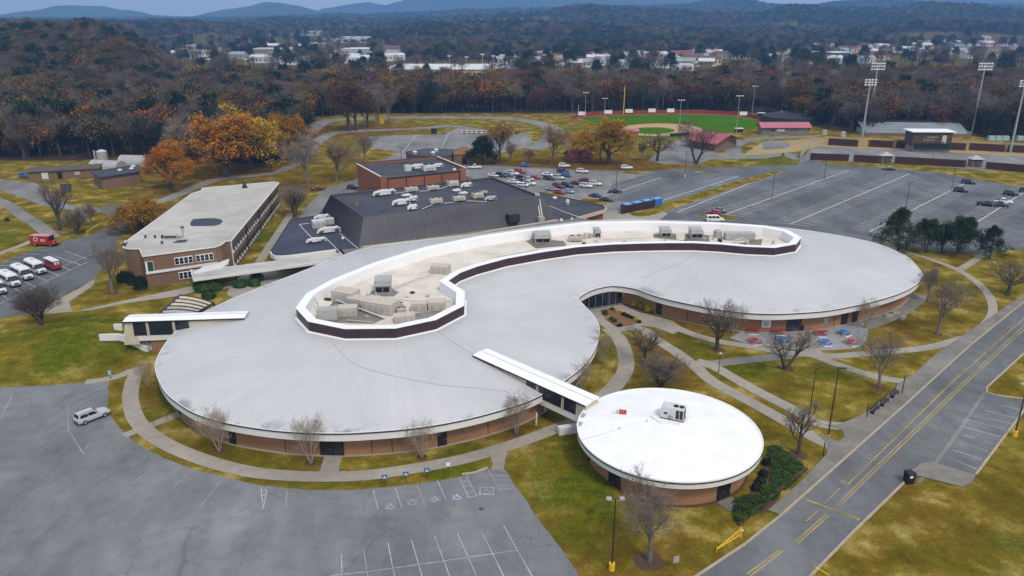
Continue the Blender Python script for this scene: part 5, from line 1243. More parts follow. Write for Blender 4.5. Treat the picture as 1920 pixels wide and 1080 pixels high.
# hall roof
HQ = lambda x, y: (640 + x / 6, 300 + y / 6)
HZr = RZ + .02; ha = .47
for name, lb_, x, y, w_, d_, h_, kd_, m_ in (
    ('wrapped_duct', 'white wrapped duct pair at the back left of the hall roof', 500, 405, 8.4, 3.2, 2.0, 'wrapped', 'hv_white'),
    ('rooftop_unit', 'cream unit, leftmost of the back row on the hall roof', 800, 365, 4.4, 2.4, 1.6, 'rtu', 'hv_cream'),
    ('rooftop_unit', 'cream unit, second of the back row on the hall roof', 1045, 345, 4.2, 2.4, 1.6, 'rtu', 'hv_cream'),
    ('rooftop_unit', 'tallest cream unit at the right of the back row', 1270, 305, 3.8, 3.0, 2.1, 'rtu', 'hv_cream'),
    ('wrapped_duct', 'white wrapped duct right of the tallest cream unit', 1420, 315, 4.4, 2.4, 1.7, 'wrapped', 'hv_white'),
    ('skylight', 'white skylight beside the big wrapped duct', 745, 415, 3.2, 2.0, .8, 'skylight', 'hv_white'),
    ('skylight', 'white skylight, back one of the close pair', 1310, 358, 3.0, 1.8, .8, 'skylight', 'hv_white'),
    ('skylight', 'white skylight, front one of the close pair', 1385, 390, 3.0, 1.8, .8, 'skylight', 'hv_white'),
    ('wrapped_duct', 'big L-shaped white wrapped duct at the front of the hall roof', 690, 515, 6.4, 3.2, 2.0, 'wrapped', 'hv_white'),
    ('wrapped_duct', 'short white wrapped duct ending at the front edge', 820, 570, 3.4, 3.6, 1.6, 'wrapped', 'hv_white'),
    ('wrapped_duct', 'upper white wrapped elbow behind the L-shaped duct', 820, 470, 3.0, 2.0, 1.8, 'wrapped', 'hv_white'),
    ('rooftop_unit', 'cream unit, leftmost of the front row on the hall roof', 1078, 500, 4.0, 2.2, 1.8, 'rtu', 'hv_cream'),
    ('rooftop_unit', 'cream unit, second of the front row on the hall roof', 1338, 470, 4.0, 2.2, 1.7, 'rtu', 'hv_cream'),
    ('rooftop_unit', 'cream unit, third of the front row on the hall roof', 1550, 440, 3.6, 2.6, 1.9, 'rtu', 'hv_cream'),
    ('rooftop_unit', 'small cream unit set back at the right of the front row', 1610, 385, 2.6, 1.6, 1.0, 'rtu', 'hv_cream'),
    ('wrapped_duct', 'pale grey wrapped duct ending the front row', 1690, 462, 4.2, 2.0, 1.4, 'wrapped', 'hv_grey'),
    ('roof_hatch', 'lone small brown hatch on the bare left of the hall roof', 175, 510, 1.2, 1.0, .8, 'box', 'brick_red')):
    unit(name, lb_, *HQ(x, y), HZr, w_ * .85, d_ * .85, h_ * .85, ha, kd_, m_)
for a, b_ in (((620, 372), (730, 358)), ((880, 352), (985, 345)), ((1110, 325), (1215, 290)), ((905, 555), (1015, 505)), ((1150, 488), (1265, 475)), ((1410, 460), (1640, 470))):
    part(MB().tube([P(*HQ(*a), HZr + .3), P(*HQ(*b_), HZr + .3)], .13, 5), 'roof_pipe', M['hv_cream'], hall)
GR = GZ - .74
for name, lb_, px, py, w_, d_, h_, kd_ in (('rooftop_unit', 'round topped white fan, leftmost on the gym roof', 767, 321, 2.6, 2.4, 1.8, 'drum'), ('wrapped_duct', 'white wrapped duct in the middle of the gym roof', 784, 318, 5.0, 2.6, 1.8, 'wrapped'), ('rooftop_unit', 'white boxy unit at the right of the gym roof', 807, 322, 4.2, 2.6, 2.0, 'rtu'), ('wrapped_duct', 'white curved duct right of the boxy gym unit', 823, 315, 3.4, 1.6, 1.5, 'wrapped'), ('vent_stub', 'small white vent at the right corner of the gym roof', 852, 321, 1.2, 1.0, 1.0, 'mushroom')):
    unit(name, lb_, px, py, GR, w_, d_, h_, .45, kd_, 'hv_white')
for name, lb_, px, py, w_, d_, h_, kd_ in (('wrapped_duct', 'top white wrapped duct beside the charcoal hall', 605, 416, 4.6, 2.4, 2.0, 'wrapped'), ('air_handler', 'square white air handler on the low left wing', 599, 428, 3.4, 2.0, 2.0, 'box'), ('air_handler', 'narrow white box behind the square air handler', 619, 421, 2.4, 1.6, 1.6, 'box'), ('wrapped_duct', 'long white wrapped duct below the square air handler', 618, 438, 6.2, 2.0, 1.7, 'wrapped'), ('wrapped_duct', 'lone tapering white duct at the middle of the low wing', 594, 456, 5.0, 1.8, 1.2, 'wrapped')):
    unit(name, lb_, px, py, LWZ + .02, w_, d_, h_, .42, kd_, 'hv_white')
unit('vent_ball', 'small round silver ventilator on the low left wing', 643, 450, LWZ + .02, 1.0, .6, .9, 0, 'mushroom', 'steel', 'vent')
unit('roof_vent', 'white domed vent at the back of the right wing roof', 1040, 374, LWZ + .02, 1.5, 1, 1.0, 0, 'mushroom', 'hv_white', 'vent')
unit('roof_vent', 'taller white mushroom vent on the right wing roof', 1064, 384, LWZ + .02, 1.3, 1, 1.7, 0, 'mushroom', 'hv_white', 'vent')
for k, (px, py) in enumerate(((1052, 416), (1072, 414))): unit('roof_vent', ('white vent on the ledge before the hall', 'smaller white vent on the ledge right of the other')[k], px, py, 4.1, 1.1 - .3 * k, 1, .9, 0, 'mushroom', 'hv_white', 'vent')
# annex roof pieces
p = on_annex(1258, 786)
pa = [on_annex(*q) for q in ((1218, 782), (1236, 768), (1262, 766), (1290, 777), (1297, 787), (1275, 799), (1240, 795))]
zt = max(q.z for q in pa); part(MB().prism(pa, min(q.z for q in pa) - .25, zt + .12), 'unit_pad', M['white'], annex)
t = thing('air_conditioner', 'big white air conditioner with two fans on the white round roof', 'air conditioner', (P(1259, 788, zt + .12).x, P(1259, 788, zt + .12).y, zt + .12), -.42)
MB().box((0, .9, .1), (3.2, 1.7, 1.75)).build('casing', M['hv_white'], t); MB().box((0, .9, 0), (3.3, 1.8, .12)).build('rail', M['dark'], t)
for s in (.35, 1.15): MB().cyl((s, .9, 1.85), .36, .34, .10, 14, 0, 1).build('fan', [M['dark'], M['black']], t)
for x in (.75, 1.3): MB().box((x, .03, .35), (.42, .06, 1.3)).build('coil_grille', M['dark'], t)
for y in (.5, 1.25): MB().box((1.6, y, .35), (.06, .6, 1.3)).build('coil_grille', M['dark'], t)
MB().box((-.9, .03, .8), (.5, .05, .25)).build('badge', M['black'], t); MB().tube([(-.3, -.1, .1), (-.3, -.1, .8), (.2, -.1, .5)], .05, 5).build('pipe', M['dark'], t)
p = on_annex(1167, 777); t = thing('roof_hatch', 'open roof hatch with red curb on the white round roof', 'hatch', p, -.3)
MB().box((0, .5, 0), (1.1, 1.0, .25)).build('curb', mat('hatch_red', (.42, .09, .07), .7, .1, 1), t)
for x in (-.6, .6): MB().box((x, .5, .0), (.08, 1.1, .8)).build('side_board', M['white'], t)
MB().box((-1.1, .5, .02), (.8, .7, .06), .3).build('lid', M['white'], t)

# ------------------------------------------------------------------ vehicles
PAINT = {}
def paint(name, col):
    if name not in PAINT: PAINT[name] = mat('car_paint_' + name, col, .3, 0, spec=.5, coat=.6)
    return PAINT[name]
for nm, c in dict(white=(.72, .72, .72), black=(.012, .012, .014), navy=(.016, .03, .075), blue=(.02, .10, .32), red=(.33, .012, .018), maroon=(.11, .012, .018), silver=(.42, .44, .46), grey=(.13, .135, .14), lightblue=(.25, .36, .46), cream=(.6, .57, .5)).items(): paint(nm, c)
M['tyre'] = mat('tyre', (.012, .012, .012), .9, 0); M['rim'] = mat('wheel_rim', (.45, .45, .46), .35, 0, metal=.7)
M['lamp'] = mat('lamp_lens', (.75, .75, .72), .2, 0); M['tail'] = mat('tail_lens', (.4, .02, .015), .25, 0); M['plastic'] = mat('dark_plastic', (.02, .02, .022), .6, 0)
CARS = {}
def car_proto(kind):
    spec = dict(
        suv=dict(L=4.8, W=1.88, belt=1.06, hood=1.02, H=1.76, cb=(-2.28, .95), ct=(-2.02, .18), tail=1.08, sw=4),
        sedan=dict(L=4.7, W=1.80, belt=.93, hood=.86, H=1.44, cb=(-1.75, 1.15), ct=(-1.0, .32), tail=.98, sw=4),
        hatch=dict(L=4.2, W=1.76, belt=.98, hood=.92, H=1.55, cb=(-2.02, 1.1), ct=(-1.6, .3), tail=1.0, sw=4),
        pickup=dict(L=5.6, W=1.95, belt=1.12, hood=1.08, H=1.82, cb=(-.75, 1.35), ct=(-.55, .62), tail=1.08, sw=4, bed=True),
        van=dict(L=5.5, W=2.0, belt=1.22, hood=1.12, H=2.15, cb=(-2.68, 1.75), ct=(-2.6, 1.02), tail=1.25, sw=6))[kind]
    L, W, H = spec['L'], spec['W'], spec['H']; hL = L / 2; belt = spec['belt']; z0 = .28
    t = thing('car', 'car', 'car')
    st = [(-hL, .84, .45, spec['tail'] - .12), (-hL + .12, .94, .32, spec['tail']), (-hL + .7, 1.0, z0, max(belt, spec['tail'])), (spec['cb'][0] + .3, 1.0, z0, belt + .02), (0, 1.0, z0, belt), (spec['cb'][1], 1.0, z0, belt - .01), (spec['cb'][1] + .5, .99, z0, spec['hood'] + .03), (hL - .35, .95, .32, spec['hood'] - .08), (hL - .08, .88, .38, spec['hood'] - .2), (hL, .80, .45, spec['hood'] - .34)]
    st.sort(key=lambda q: q[0])
    mb = MB(); sec = []
    for x, k, zl, zt in st:
        w = W / 2 * k
        sec.append([(x, -w * .86, zl), (x, -w, zl + .18), (x, -w, zt - .22), (x, -w * .93, zt - .03), (x, -w * .55, zt + .015), (x, w * .55, zt + .015), (x, w * .93, zt - .03), (x, w, zt - .22), (x, w, zl + .18), (x, w * .86, zl)])
    for s in sec: mb.v += s
    n = 10
    for i in range(len(sec) - 1):
        for k in range(n):
            j = (k + 1) % n; mb.f.append((i * n + k, i * n + j, (i + 1) * n + j, (i + 1) * n + k)[::-1]); mb.m.append(0)
    mb.f.append(tuple(range(n))); mb.m.append(0); e = (len(sec) - 1) * n; mb.f.append(tuple(e + n - 1 - k for k in range(n))); mb.m.append(0)
    mb.build('body', PAINT['white'], t, smooth=False)
    (b0, b1), (t0, t1) = spec['cb'], spec['ct']; wb, wt = W / 2 * .93, W / 2 * .76
    q = [(b0, -wb, belt - .04), (b1, -wb, belt - .04), (b1, wb, belt - .04), (b0, wb, belt - .04), (t0, -wt, H - .06), (t1, -wt, H - .06), (t1, wt, H - .06), (t0, wt, H - .06)]
    cabin = MB().hexa(q); cabin.hexa([(t0 - .02, -wt, H - .06), (t1 + .02, -wt, H - .06), (t1 + .02, wt, H - .06), (t0 - .02, wt, H - .06), (t0 + .25, -wt * .8, H), (t1 - .2, -wt * .8, H), (t1 - .2, wt * .8, H), (t0 + .25, wt * .8, H)])
    cabin.build('cabin', PAINT['white'], t)
    def face(a, b, c, d, u0, u1, v0, v1, nm, out):
        a, b, c, d = Vector(a), Vector(b), Vector(c), Vector(d)
        f = lambda u, v: (a + (b - a) * u) * (1 - v) + (d + (c - d) * u) * v + Vector(out) * .012
        MB().poly([f(u0, v0), f(u1, v0), f(u1, v1), f(u0, v1)]).build(nm, M['glass'], t)
    face(q[1], q[2], q[6], q[5], .06, .94, .08, .92, 'windshield', (1, 0, .3)); face(q[3], q[0], q[4], q[7], .08, .92, .15, .88, 'rear_window', (-1, 0, .3))
    nw = spec['sw'] // 2
    for k in range(nw):
        u0, u1 = .07 + .86 * k / nw + .015, .07 + .86 * (k + 1) / nw - .015
        face(q[0], q[1], q[5], q[4], u0, u1, .14, .86, 'side_window', (0, -1, .2)); face(q[2], q[3], q[7], q[6], 1 - u1 if 0 else u0, u1, .14, .86, 'side_window', (0, 1, .2))
    wr = .36 if kind not in ('sedan', 'hatch') else .33
    for x in (-hL + .95, hL - .92):
        for s in (-1, 1):
            w = MB().cyl((0, -.11, 0), wr, wr, .22, 14, axis='y').build('wheel', M['tyre'], t, (x, s * (W / 2 - .10), wr)); MB().cyl((0, s * .115 - .01, 0), wr * .62, wr * .62, .02, 10, axis='y').build('rim', M['rim'], w)
    for s in (-1, 1):
        MB().box((hL - .10, s * W * .33, spec['hood'] - .42), (.14, .38, .17)).build('headlight', M['lamp'], t); MB().box((-hL + .05, s * W * .38, spec['tail'] - .42), (.10, .2, .32)).build('tail_light', M['tail'], t)
    for x in (-hL + .03, hL - .03): MB().box((x, 0, .36), (.16, W * .78, .2)).build('bumper', M['plastic'], t)
    MB().box((0, 0, .12), (L * .9, W * .84, .3)).build('chassis', M['black'], t)  # dark underbody box added to block light and deepen the contact shadow
    if spec.get('bed'): MB().box((-hL + 1.02, 0, belt - .06), (1.85, W * .8, .12)).build('bed_floor', M['plastic'], t)
    if kind == 'suv':
        for s in (-1, 1): MB().box((-.9, s * wt * .86, H - .02), (2.0, .05, .06)).build('roof_rail', M['plastic'], t)
    return t
STALL = math.atan2(*(lambda v: (v.y, v.x))(P(1525, 422) - P(1450, 413)))
def place_car(kind, colour, px, py, ang, label, group='cars in the far car park', roofcol=None, s=1.0):
    if kind not in CARS: CARS[kind] = car_proto(kind)
    p = P(px, py); c = clone(CARS[kind], (p.x, p.y, .03), ang, s, label, group)
    c.name = {'suv': 'suv', 'sedan': 'sedan', 'hatch': 'hatchback', 'pickup': 'pickup_truck', 'van': 'passenger_van'}[kind]
    c['category'] = {'pickup': 'pickup', 'van': 'van'}.get(kind, 'car')
    for ch in c.children:
        if ch.name.startswith(('body', 'cabin')):
            ch.material_slots[0].link = 'OBJECT'; ch.material_slots[0].material = PAINT[roofcol if roofcol and ch.name.startswith('cabin') else colour]
    return c
sv = uvec(P(146, 797), P(203, 775)); place_car('suv', 'silver', 174, 786, math.atan2(sv.y, sv.x), 'silver SUV alone in the front car park beside the curved grass verge', 'cars parked round the school', s=1.04)
A, Bk = STALL, STALL + math.pi
CL = [('pickup', 'white', 890, 316, 0, 'white pickup by the arched hut'), ('hatch', 'blue', 985, 312.5, 0, 'bright blue hatchback at the leaf strewn edge of the yard'),
 ('sedan', 'white', 926, 331.5, A, 'white sedan, nearest the gym in its row'), ('suv', 'navy', 940, 332, A, 'navy SUV second in the row from the gym'), ('sedan', 'grey', 952, 330.5, A, 'grey sedan between a navy and a white SUV'), ('suv', 'white', 962, 328, A, 'white SUV beside the red SUV'), ('suv', 'red', 974, 324.5, A, 'dark red SUV ending the row near the gym'),
 ('sedan', 'white', 964, 344, A, 'white sedan by the hall roof corner'), ('suv', 'navy', 979, 337, A, 'navy SUV behind the lamp post'), ('sedan', 'silver', 991, 338.5, A, 'silver sedan beside the low red car'), ('sedan', 'red', 1003, 335.5, A, 'low bright red car'), ('sedan', 'navy', 983, 342, A, 'dark navy sedan at the lamp post foot'), ('hatch', 'white', 981, 350, A, 'white hatchback nearest the hall roof edge'), ('suv', 'white', 993, 347, A, 'white SUV right of the lamp post'),
 ('suv', 'white', 1058, 313.5, 0, 'white SUV at the top edge by the leaf litter'), ('suv', 'navy', 1055, 324, A, 'dark blue SUV at the top of the middle cluster'), ('sedan', 'white', 1027, 330, A, 'white sedan at the left of the middle cluster'), ('suv', 'navy', 1030, 337.5, A, 'navy SUV at the front of the middle cluster'), ('suv', 'cream', 1047, 336, A, 'cream SUV at the front of the middle cluster'), ('hatch', 'blue', 1062, 332, A, 'mid blue hatchback at the right of the middle cluster'), ('suv', 'white', 1092, 324, A + .15, 'white SUV standing apart below the autumn trees'),
 ('sedan', 'lightblue', 1036, 357.5, A, 'light blue sedan left of the red hatchback'), ('hatch', 'red', 1049, 363.5, A, 'bright red hatchback nearest the hall wing'), ('sedan', 'lightblue', 1065, 362, A, 'light blue sedan right of the red hatchback'), ('suv', 'maroon', 1047, 352.5, A, 'maroon SUV behind the red hatchback'), ('suv', 'black', 1063, 351, A, 'black SUV in the second row'), ('sedan', 'maroon', 1081, 346, A, 'long maroon sedan in the second row'), ('sedan', 'maroon', 1097, 341, A, 'maroon sedan farthest back in the second row'), ('suv', 'white', 1099, 351.5, A, 'white SUV in front of the maroon sedans'), ('suv', 'white', 1116, 347.5, A, 'white SUV ending the second row'),
 ('sedan', 'navy', 1117, 370, A, 'navy sedan, upper of two by the grass patch'), ('sedan', 'black', 1137, 377.5, A + .1, 'black sedan, lower of two by the grass patch'), ('sedan', 'black', 1154, 361.5, 0, 'dark sedan under the middle lamp post'), ('suv', 'white', 1175, 317, 0, 'white SUV driving along the top lane'),
 ('hatch', 'red', 1338, 402, Bk, 'raspberry red minivan behind the white passenger van'), ('sedan', 'grey', 1349, 397.5, A - .3, 'dark grey sedan half hidden behind the red minivan'), ('van', 'white', 1340, 416, 0, 'white passenger van just behind the parapet'),
 ('sedan', 'black', 1666, 319, Bk + .1, 'black car with pale roof by the stadium gate'), ('suv', 'black', 1801, 360, A - .1, 'black SUV at the lamp post in the third stall row'), ('suv', 'black', 1815, 344.5, A - .1, 'black SUV farthest up the third stall row'), ('suv', 'black', 1895, 366.5, A - .1, 'big black SUV near the right edge'), ('suv', 'black', 1925, 361, A - .1, 'black SUV cut off by the right edge'), ('pickup', 'black', 1849, 386, A, 'black pickup with open bed at the right'), ('pickup', 'navy', 1873, 387, A, 'dark pickup between a black and a white pickup'), ('pickup', 'white', 1880, 381.5, A, 'white pickup behind the two dark pickups'),
 ('sedan', 'maroon', 597, 356.5, .5, 'dark purple sedan under the bare trees'), ('suv', 'black', 663, 354.5, 0, 'black SUV by the gym corner'), ('suv', 'blue', 48, 333, 0, 'blue car on the far left grass by the shed')]
for k, (kind, colr, px, py, an_, lb_) in enumerate(CL):
    place_car(kind, colr, px, py, an_ + rnd.uniform(-.04, .04), lb_, roofcol='silver' if 'pale roof' in lb_ else None)
for k, px in enumerate((866, 875.5, 884.5, 893.5, 903, 912)):
    c = place_car('van', 'white', px, 250.5, math.pi / 2, 'white van in the row of six behind the back car park', 'row of white vans', s=.8)
place_car('van', 'red', 970, 250.5, math.pi / 2 - .3, 'red van at the corner of the back car park', s=.85)
for o in list(CARS.values()): drop(o)
# shuttle buses
def bus_proto():
    t = thing('shuttle_bus', 'bus', 'bus'); W = 2.35
    body = MB(); ring_ = []
    prof = [(-W / 2, .45), (-W / 2, 2.35), (-W / 2 * .93, 2.62), (-W / 2 * .75, 2.82), (0, 2.92), (W / 2 * .75, 2.82), (W / 2 * .93, 2.62), (W / 2, 2.35), (W / 2, .45)]
    for x, k in ((-3.9, .97), (-3.75, 1), (1.75, 1), (2.05, .95)):
        ring_.append([(x, y * k, .45 + (z - .45) * (k if k < 1 else 1)) for y, z in prof])
    n = len(prof)
    for s in ring_: body.v += s
    for i in range(3):
        for k in range(n - 1): body.f.append((i * n + k, (i + 1) * n + k, (i + 1) * n + k + 1, i * n + k + 1)); body.m.append(0)
        body.f.append((i * n + n - 1, (i + 1) * n + n - 1, (i + 1) * n, i * n)); body.m.append(0)
    body.f.append(tuple(range(n - 1, -1, -1))); body.m.append(0); body.f.append(tuple(3 * n + k for k in range(n))); body.m.append(0)
    body.build('body', PAINT['white'], t)
    MB().hexa([(1.9, -1.0, .5), (3.85, -.92, .5), (3.85, .92, .5), (1.9, 1.0, .5), (1.9, -1.0, 1.5), (3.75, -.88, 1.22), (3.75, .88, 1.22), (1.9, 1.0, 1.5)]).build('bonnet', PAINT['white'], t)
    MB().hexa([(1.85, -1.0, 1.45), (2.75, -.95, 1.38), (2.75, .95, 1.38), (1.85, 1.0, 1.45), (1.85, -.92, 2.4), (2.05, -.88, 2.4), (2.05, .88, 2.4), (1.85, .92, 2.4)]).build('windshield', M['glass'], t)
    MB().box((2.02, 0, 2.4), (.5, 1.9, .12)).build('sun_visor', PAINT['white'], t)
    for s in (-1, 1):
        for k in range(5): MB().box((-3.2 + k * 1.02, s * (W / 2 + .005), 1.45), (.92, .03, .85)).build('side_window', M['glass'], t)
        MB().box((2.25, s * .99, 1.45), (.55, .03, .6)).build('cab_window', M['glass'], t)
        MB().box((3.82, s * .7, .85), (.08, .3, .22)).build('headlight', M['lamp'], t); MB().box((2.35, s * 1.25, 1.5), (.12, .3, .35)).build('mirror', M['plastic'], t)
        for x in (-2.4, 2.9):
            w = MB().cyl((0, -.14, 0), .42, .42, .28, 14, axis='y').build('wheel', M['tyre'], t, (x, s * .98, .42)); MB().cyl((0, s * .15 - .01, 0), .24, .24, .02, 10, axis='y').build('rim', M['rim'], w)
    MB().box((3.86, 0, .8), (.06, 1.0, .3)).build('grille', M['plastic'], t); MB().box((3.9, 0, .42), (.2, 1.9, .25)).build('bumper', M['plastic'], t)
    MB().box((-.9, 0, .38), (5.8, 2.2, .12)).build('skirt', M['plastic'], t); MB().box((-1.6, 0, 2.92), (.9, .7, .06)).build('roof_hatch', M['hv_grey'], t)
    return t
bp_ = bus_proto(); bv = uvec(P(90.8, 488), P(132.5, 506.7)); ba = math.atan2(bv.y, bv.x)
for k, (px, py, lb_) in enumerate(((69, 509.5, 'white shuttle bus beside the red van'), (44, 520.5, 'white shuttle bus, second from the red van'), (20, 533, 'white shuttle bus, third from the red van'), (-6, 547, 'white shuttle bus cut off by the left edge'))):
    p = P(px, py); c = clone(bp_, (p.x, p.y, .03), ba, (1.0, 1.0, 1.0), lb_, 'shuttle buses in the bus yard')
drop(bp_)
CARS.clear()
p = P(99, 503); CARS['van'] = car_proto('van')
c = place_car('van', 'red', 99, 503, ba + math.pi, 'dark red van with white roof and white rear emblem beside the buses', 'vehicles in the bus yard', roofcol=None, s=1.12)
MB().box((-.1, 0, 2.15), (5.0, 1.45, .05)).build('roof_panel', PAINT['white'], c); MB().box((-2.76, 0, 1.42), (.05, 1.0, .55)).build('emblem', PAINT['white'], c)
MB().box((-2.78, 0, 1.5), (.05, .4, .35)).build('emblem_mark', PAINT['grey'], c)
drop(CARS['van'])
p = P(85, 461); tv = uvec(P(66, 459.5), P(108, 461)); t = thing('delivery_truck', 'dark red box truck with white emblem parked at the top of the bus yard', 'truck', (p.x, p.y, .03), math.atan2(tv.y, tv.x))
MB().box((-.6, 0, .75), (5.6, 2.3, 2.25), 0, 0, (1, .97)).build('box_body', PAINT['red'], t); MB().box((-.6, 0, 3.0), (5.5, 2.2, .06)).build('roof', mat('truck_roof', (.5, .25, .25), .5, .1, 1), t)
MB().hexa([(2.2, -1.05, .7), (3.3, -.95, .7), (3.3, .95, .7), (2.2, 1.05, .7), (2.2, -1.05, 1.75), (3.1, -.9, 1.5), (3.1, .9, 1.5), (2.2, 1.05, 1.75)]).build('bonnet', PAINT['red'], t)
MB().hexa([(2.19, -1.05, 1.6), (2.5, -1.0, 1.6), (2.5, 1.0, 1.6), (2.19, 1.05, 1.6), (2.19, -1.05, 2.7), (2.25, -1.0, 2.7), (2.25, 1.0, 2.7), (2.19, 1.05, 2.7)]).build('windshield', M['glass'], t)
MB().cyl((-1.6, -1.17, 2.1), .62, .62, .04, 20, axis='y').build('emblem', PAINT['white'], t); MB().cyl((-1.6, -1.19, 2.1), .45, .45, .04, 20, axis='y').build('emblem_ring', PAINT['red'], t)
MB().box((.45, -1.17, 1.55), (1.2, .04, .6)).build('sign_panel', PAINT['cream'], t)
for k in range(3): MB().box((.15 + k * .3, -1.19, 1.72), (.2, .04, .25)).build('lettering', PAINT['red'], t)
for s in (-1, 1):
    MB().box((3.28, s * .7, 1.0), (.08, .3, .2)).build('headlight', M['lamp'], t)
    for x in (-2.2, 2.4):
        w = MB().cyl((0, -.14, 0), .45, .45, .28, 14, axis='y').build('wheel', M['tyre'], t, (x, s * 1.0, .45)); MB().cyl((0, s * .15 - .01, 0), .26, .26, .02, 10, axis='y').build('rim', M['rim'], w)
MB().box((3.35, 0, .55), (.2, 1.9, .25)).build('bumper', M['plastic'], t); MB().box((-.6, 0, .55), (5.4, 2.0, .22)).build('chassis', M['plastic'], t)
# ------------------------------------------------------------------ lamps, signs, furniture
def lamp_post(label, px, py, top, kind='single', base=False, ang=0.0, r=.09, m='pole', group='car park lamp posts', h=None):
    p = P(px, py); h = h or hpx(px, py, top); t = thing('lamp_post', label, 'lamp post', (p.x, p.y, 0), ang, group)
    MB().tube([(0, 0, 0), (0, 0, h)], [r * 1.25, r * .8], 8, m and 0, True).build('pole', M[m], t)
    if base: MB().cyl((0, 0, 0), .36, .34, .95, 14).build('base', M['yellow'], t)
    else: MB().cyl((0, 0, 0), r * 2.6, r * 2.2, .12, 10).build('base_plate', M['concrete'], t)
    if kind == 'double':
        MB().tube([(-.6, 0, h), (.6, 0, h)], .05, 6).build('arm', M[m], t)
        for s in (-1, 1): MB().box((s * .72, 0, h - .06), (.6, .5, .18), 0, 0, (.9, .9)).build('lamp_head', M['hv_grey'], t)
    elif kind == 'single':
        MB().box((.5, 0, h - .05), (1.2, .4, .16), 0, 0, (.95, .8)).build('lamp_head', M[m], t)
    elif kind == 'globe':
        MB().cyl((0, 0, h), .3, .12, .28, 12).build('lamp_head', M['hv_grey'], t)
    elif kind == 'bar':
        MB().tube([(-.7, 0, h), (.7, 0, h)], .06, 6).build('arm', M[m], t)
        for s in (-1, 1): MB().box((s * .75, 0, h - .03), (.55, .35, .14)).build('lamp_head', M[m], t)
    return t
lamp_post('black twin headed lamp post on a yellow base by the front car park', 1147, 1068, 935, 'double', True, r=.1)
lamp_post('thinner brown lamp post, left of the two on the lower lawn', 1516, 788, 690, 'single', ang=.2, r=.08)
lamp_post('brown lamp post, right of the two on the lower lawn', 1553, 816, 690, 'single', ang=-.2, r=.1)
lamp_post('short globe topped lamp post where the diagonal walks meet', 1347, 702, 663, 'globe', r=.06)
lamp_post('black lamp post on a yellow base at the right edge', 1902, 818, 720, 'double', True, r=.1)
for px, py, top, k, b_, lb_ in ((986, 357, 292, 'bar', 0, 'slim lamp post among the cars near the hall'), (1155, 360, 306, 'bar', 0, 'slim lamp post beside the dark sedan'), (1284, 332, 284, 'single', 1, 'lamp post on a yellow base by the thin grass island'), (1447, 376, 323, 'bar', 0, 'lamp post at the first stall row from the grass strip'), (1545, 338, 292, 'bar', 0, 'lamp post far up the first stall row'), (1697, 396, 341, 'bar', 0, 'lamp post behind the tall evergreen'), (1784, 356, 300, 'bar', 0, 'lamp post by the black SUV'), (1747, 310, 283, 'bar', 1, 'lamp post on a yellow base in the stadium verge'), (753, 300, 277, 'bar', 0, 'lamp post behind the gym roof')):
    lamp_post(lb_, px, py, top, k, bool(b_), r=.085)
# stadium and ball field floodlights
def flood(label, px, py, top, rows, cols, w, r, m='steel', lean=0.0):
    p = P(px, py); h = hpx(px, py, top); t = thing('floodlight_mast', label, 'floodlight', (p.x, p.y, 0), 0, 'sports floodlights')
    MB().tube([(0, 0, 0), (0, 0, h)], [r, r * .55], 10).build('mast', M[m], t)
    for k in range(rows):
        z = h - .5 - k * .95 * w / 5
        MB().box((0, -.25, z), (w, .12, .1)).build('crossarm', M['steel'], t)
        for c in range(cols):
            MB().box((-w / 2 + (c + .5) * w / cols, -.5, z - .12), (w / cols * .62, .4, .5 * w / 5)).build('lamp', M['lamp'], t)
    return t
flood('tallest near stadium floodlight mast with three rows of lamps', 1614, 272, 148, 3, 4, 6.0, .55)
flood('stadium floodlight mast behind the near one', 1629, 235, 118, 3, 6, 8.0, .5)
flood('stadium floodlight mast behind the stand roof', 1822, 250, 118, 3, 6, 7.6, .5)
flood('stadium floodlight mast at the right edge', 1894, 286, 150, 3, 4, 6.0, .55)
for px, py, top, lb_ in ((1097, 220, 172, 'floodlight pole at the left corner of the ball field'), (1133, 218, 183, 'second floodlight pole along the left field fence'), (1273, 248, 186, 'twin headed floodlight pole behind the infield'), (1380, 253, 178, 'floodlight pole by the pink roofed pavilion'), (1410, 216, 160, 'floodlight pole at the right corner of the ball field')):
    flood(lb_, px, py, top, 1, 3, 4.0, .2)
def pole(label, name, cat, px, py, top, r, m, z0=0):
    p = P(px, py); h = hpx(px, py, top); o = MB().tube([(0, 0, 0), (0, 0, h)], [r, r * .85], 8, cap=True).build(name, M[m], None, (p.x, p.y, 0)); tag(o, label, cat); return o
pole('tall yellow foul pole on the ball field fence', 'foul_pole', 'pole', 1169, 215, 162, .28, 'yellow')
pole('short pale foul pole at the left field corner', 'foul_pole', 'pole', 1084, 222, 197, .2, 'hv_grey')
pole('cream foul pole by the right field fence', 'foul_pole', 'pole', 1464, 228, 207, .3, 'hv_cream')
# blue accessible signs
M['sign_blue'] = mat('sign_blue', (.02, .14, .45), .5, .05, 1)
def sign(label, px, py, m, w=.75, h=.55, hp=1.3, ang=0.0, mark=True):
    p = P(px, py); t = thing('parking_sign', label, 'sign', (p.x, p.y, 0), ang)
    MB().box((0, 0, 0), (.07, .07, hp)).build('post', M['pole'], t); MB().box((0, -.06, hp - .1), (w, .04, h)).build('sign_face', m, t)
    if mark:
        MB().box((0, -.09, hp + .05), (w * .35, .02, h * .3)).build('symbol', M['white'], t); MB().box((0, -.09, hp - .06), (w * .7, .02, .06)).build('lettering', M['white'], t)
    return t
sign('blue accessible parking sign, leftmost of three', 722, 911, M['sign_blue']); sign('blue accessible parking sign, middle of three', 762, 905, M['sign_blue']); sign('blue accessible parking sign, rightmost of three', 801, 898, M['sign_blue'])
sign('white sign on a thin post right of the blue ones', 841, 891, M['white'], .55, .55, 1.6, mark=False)
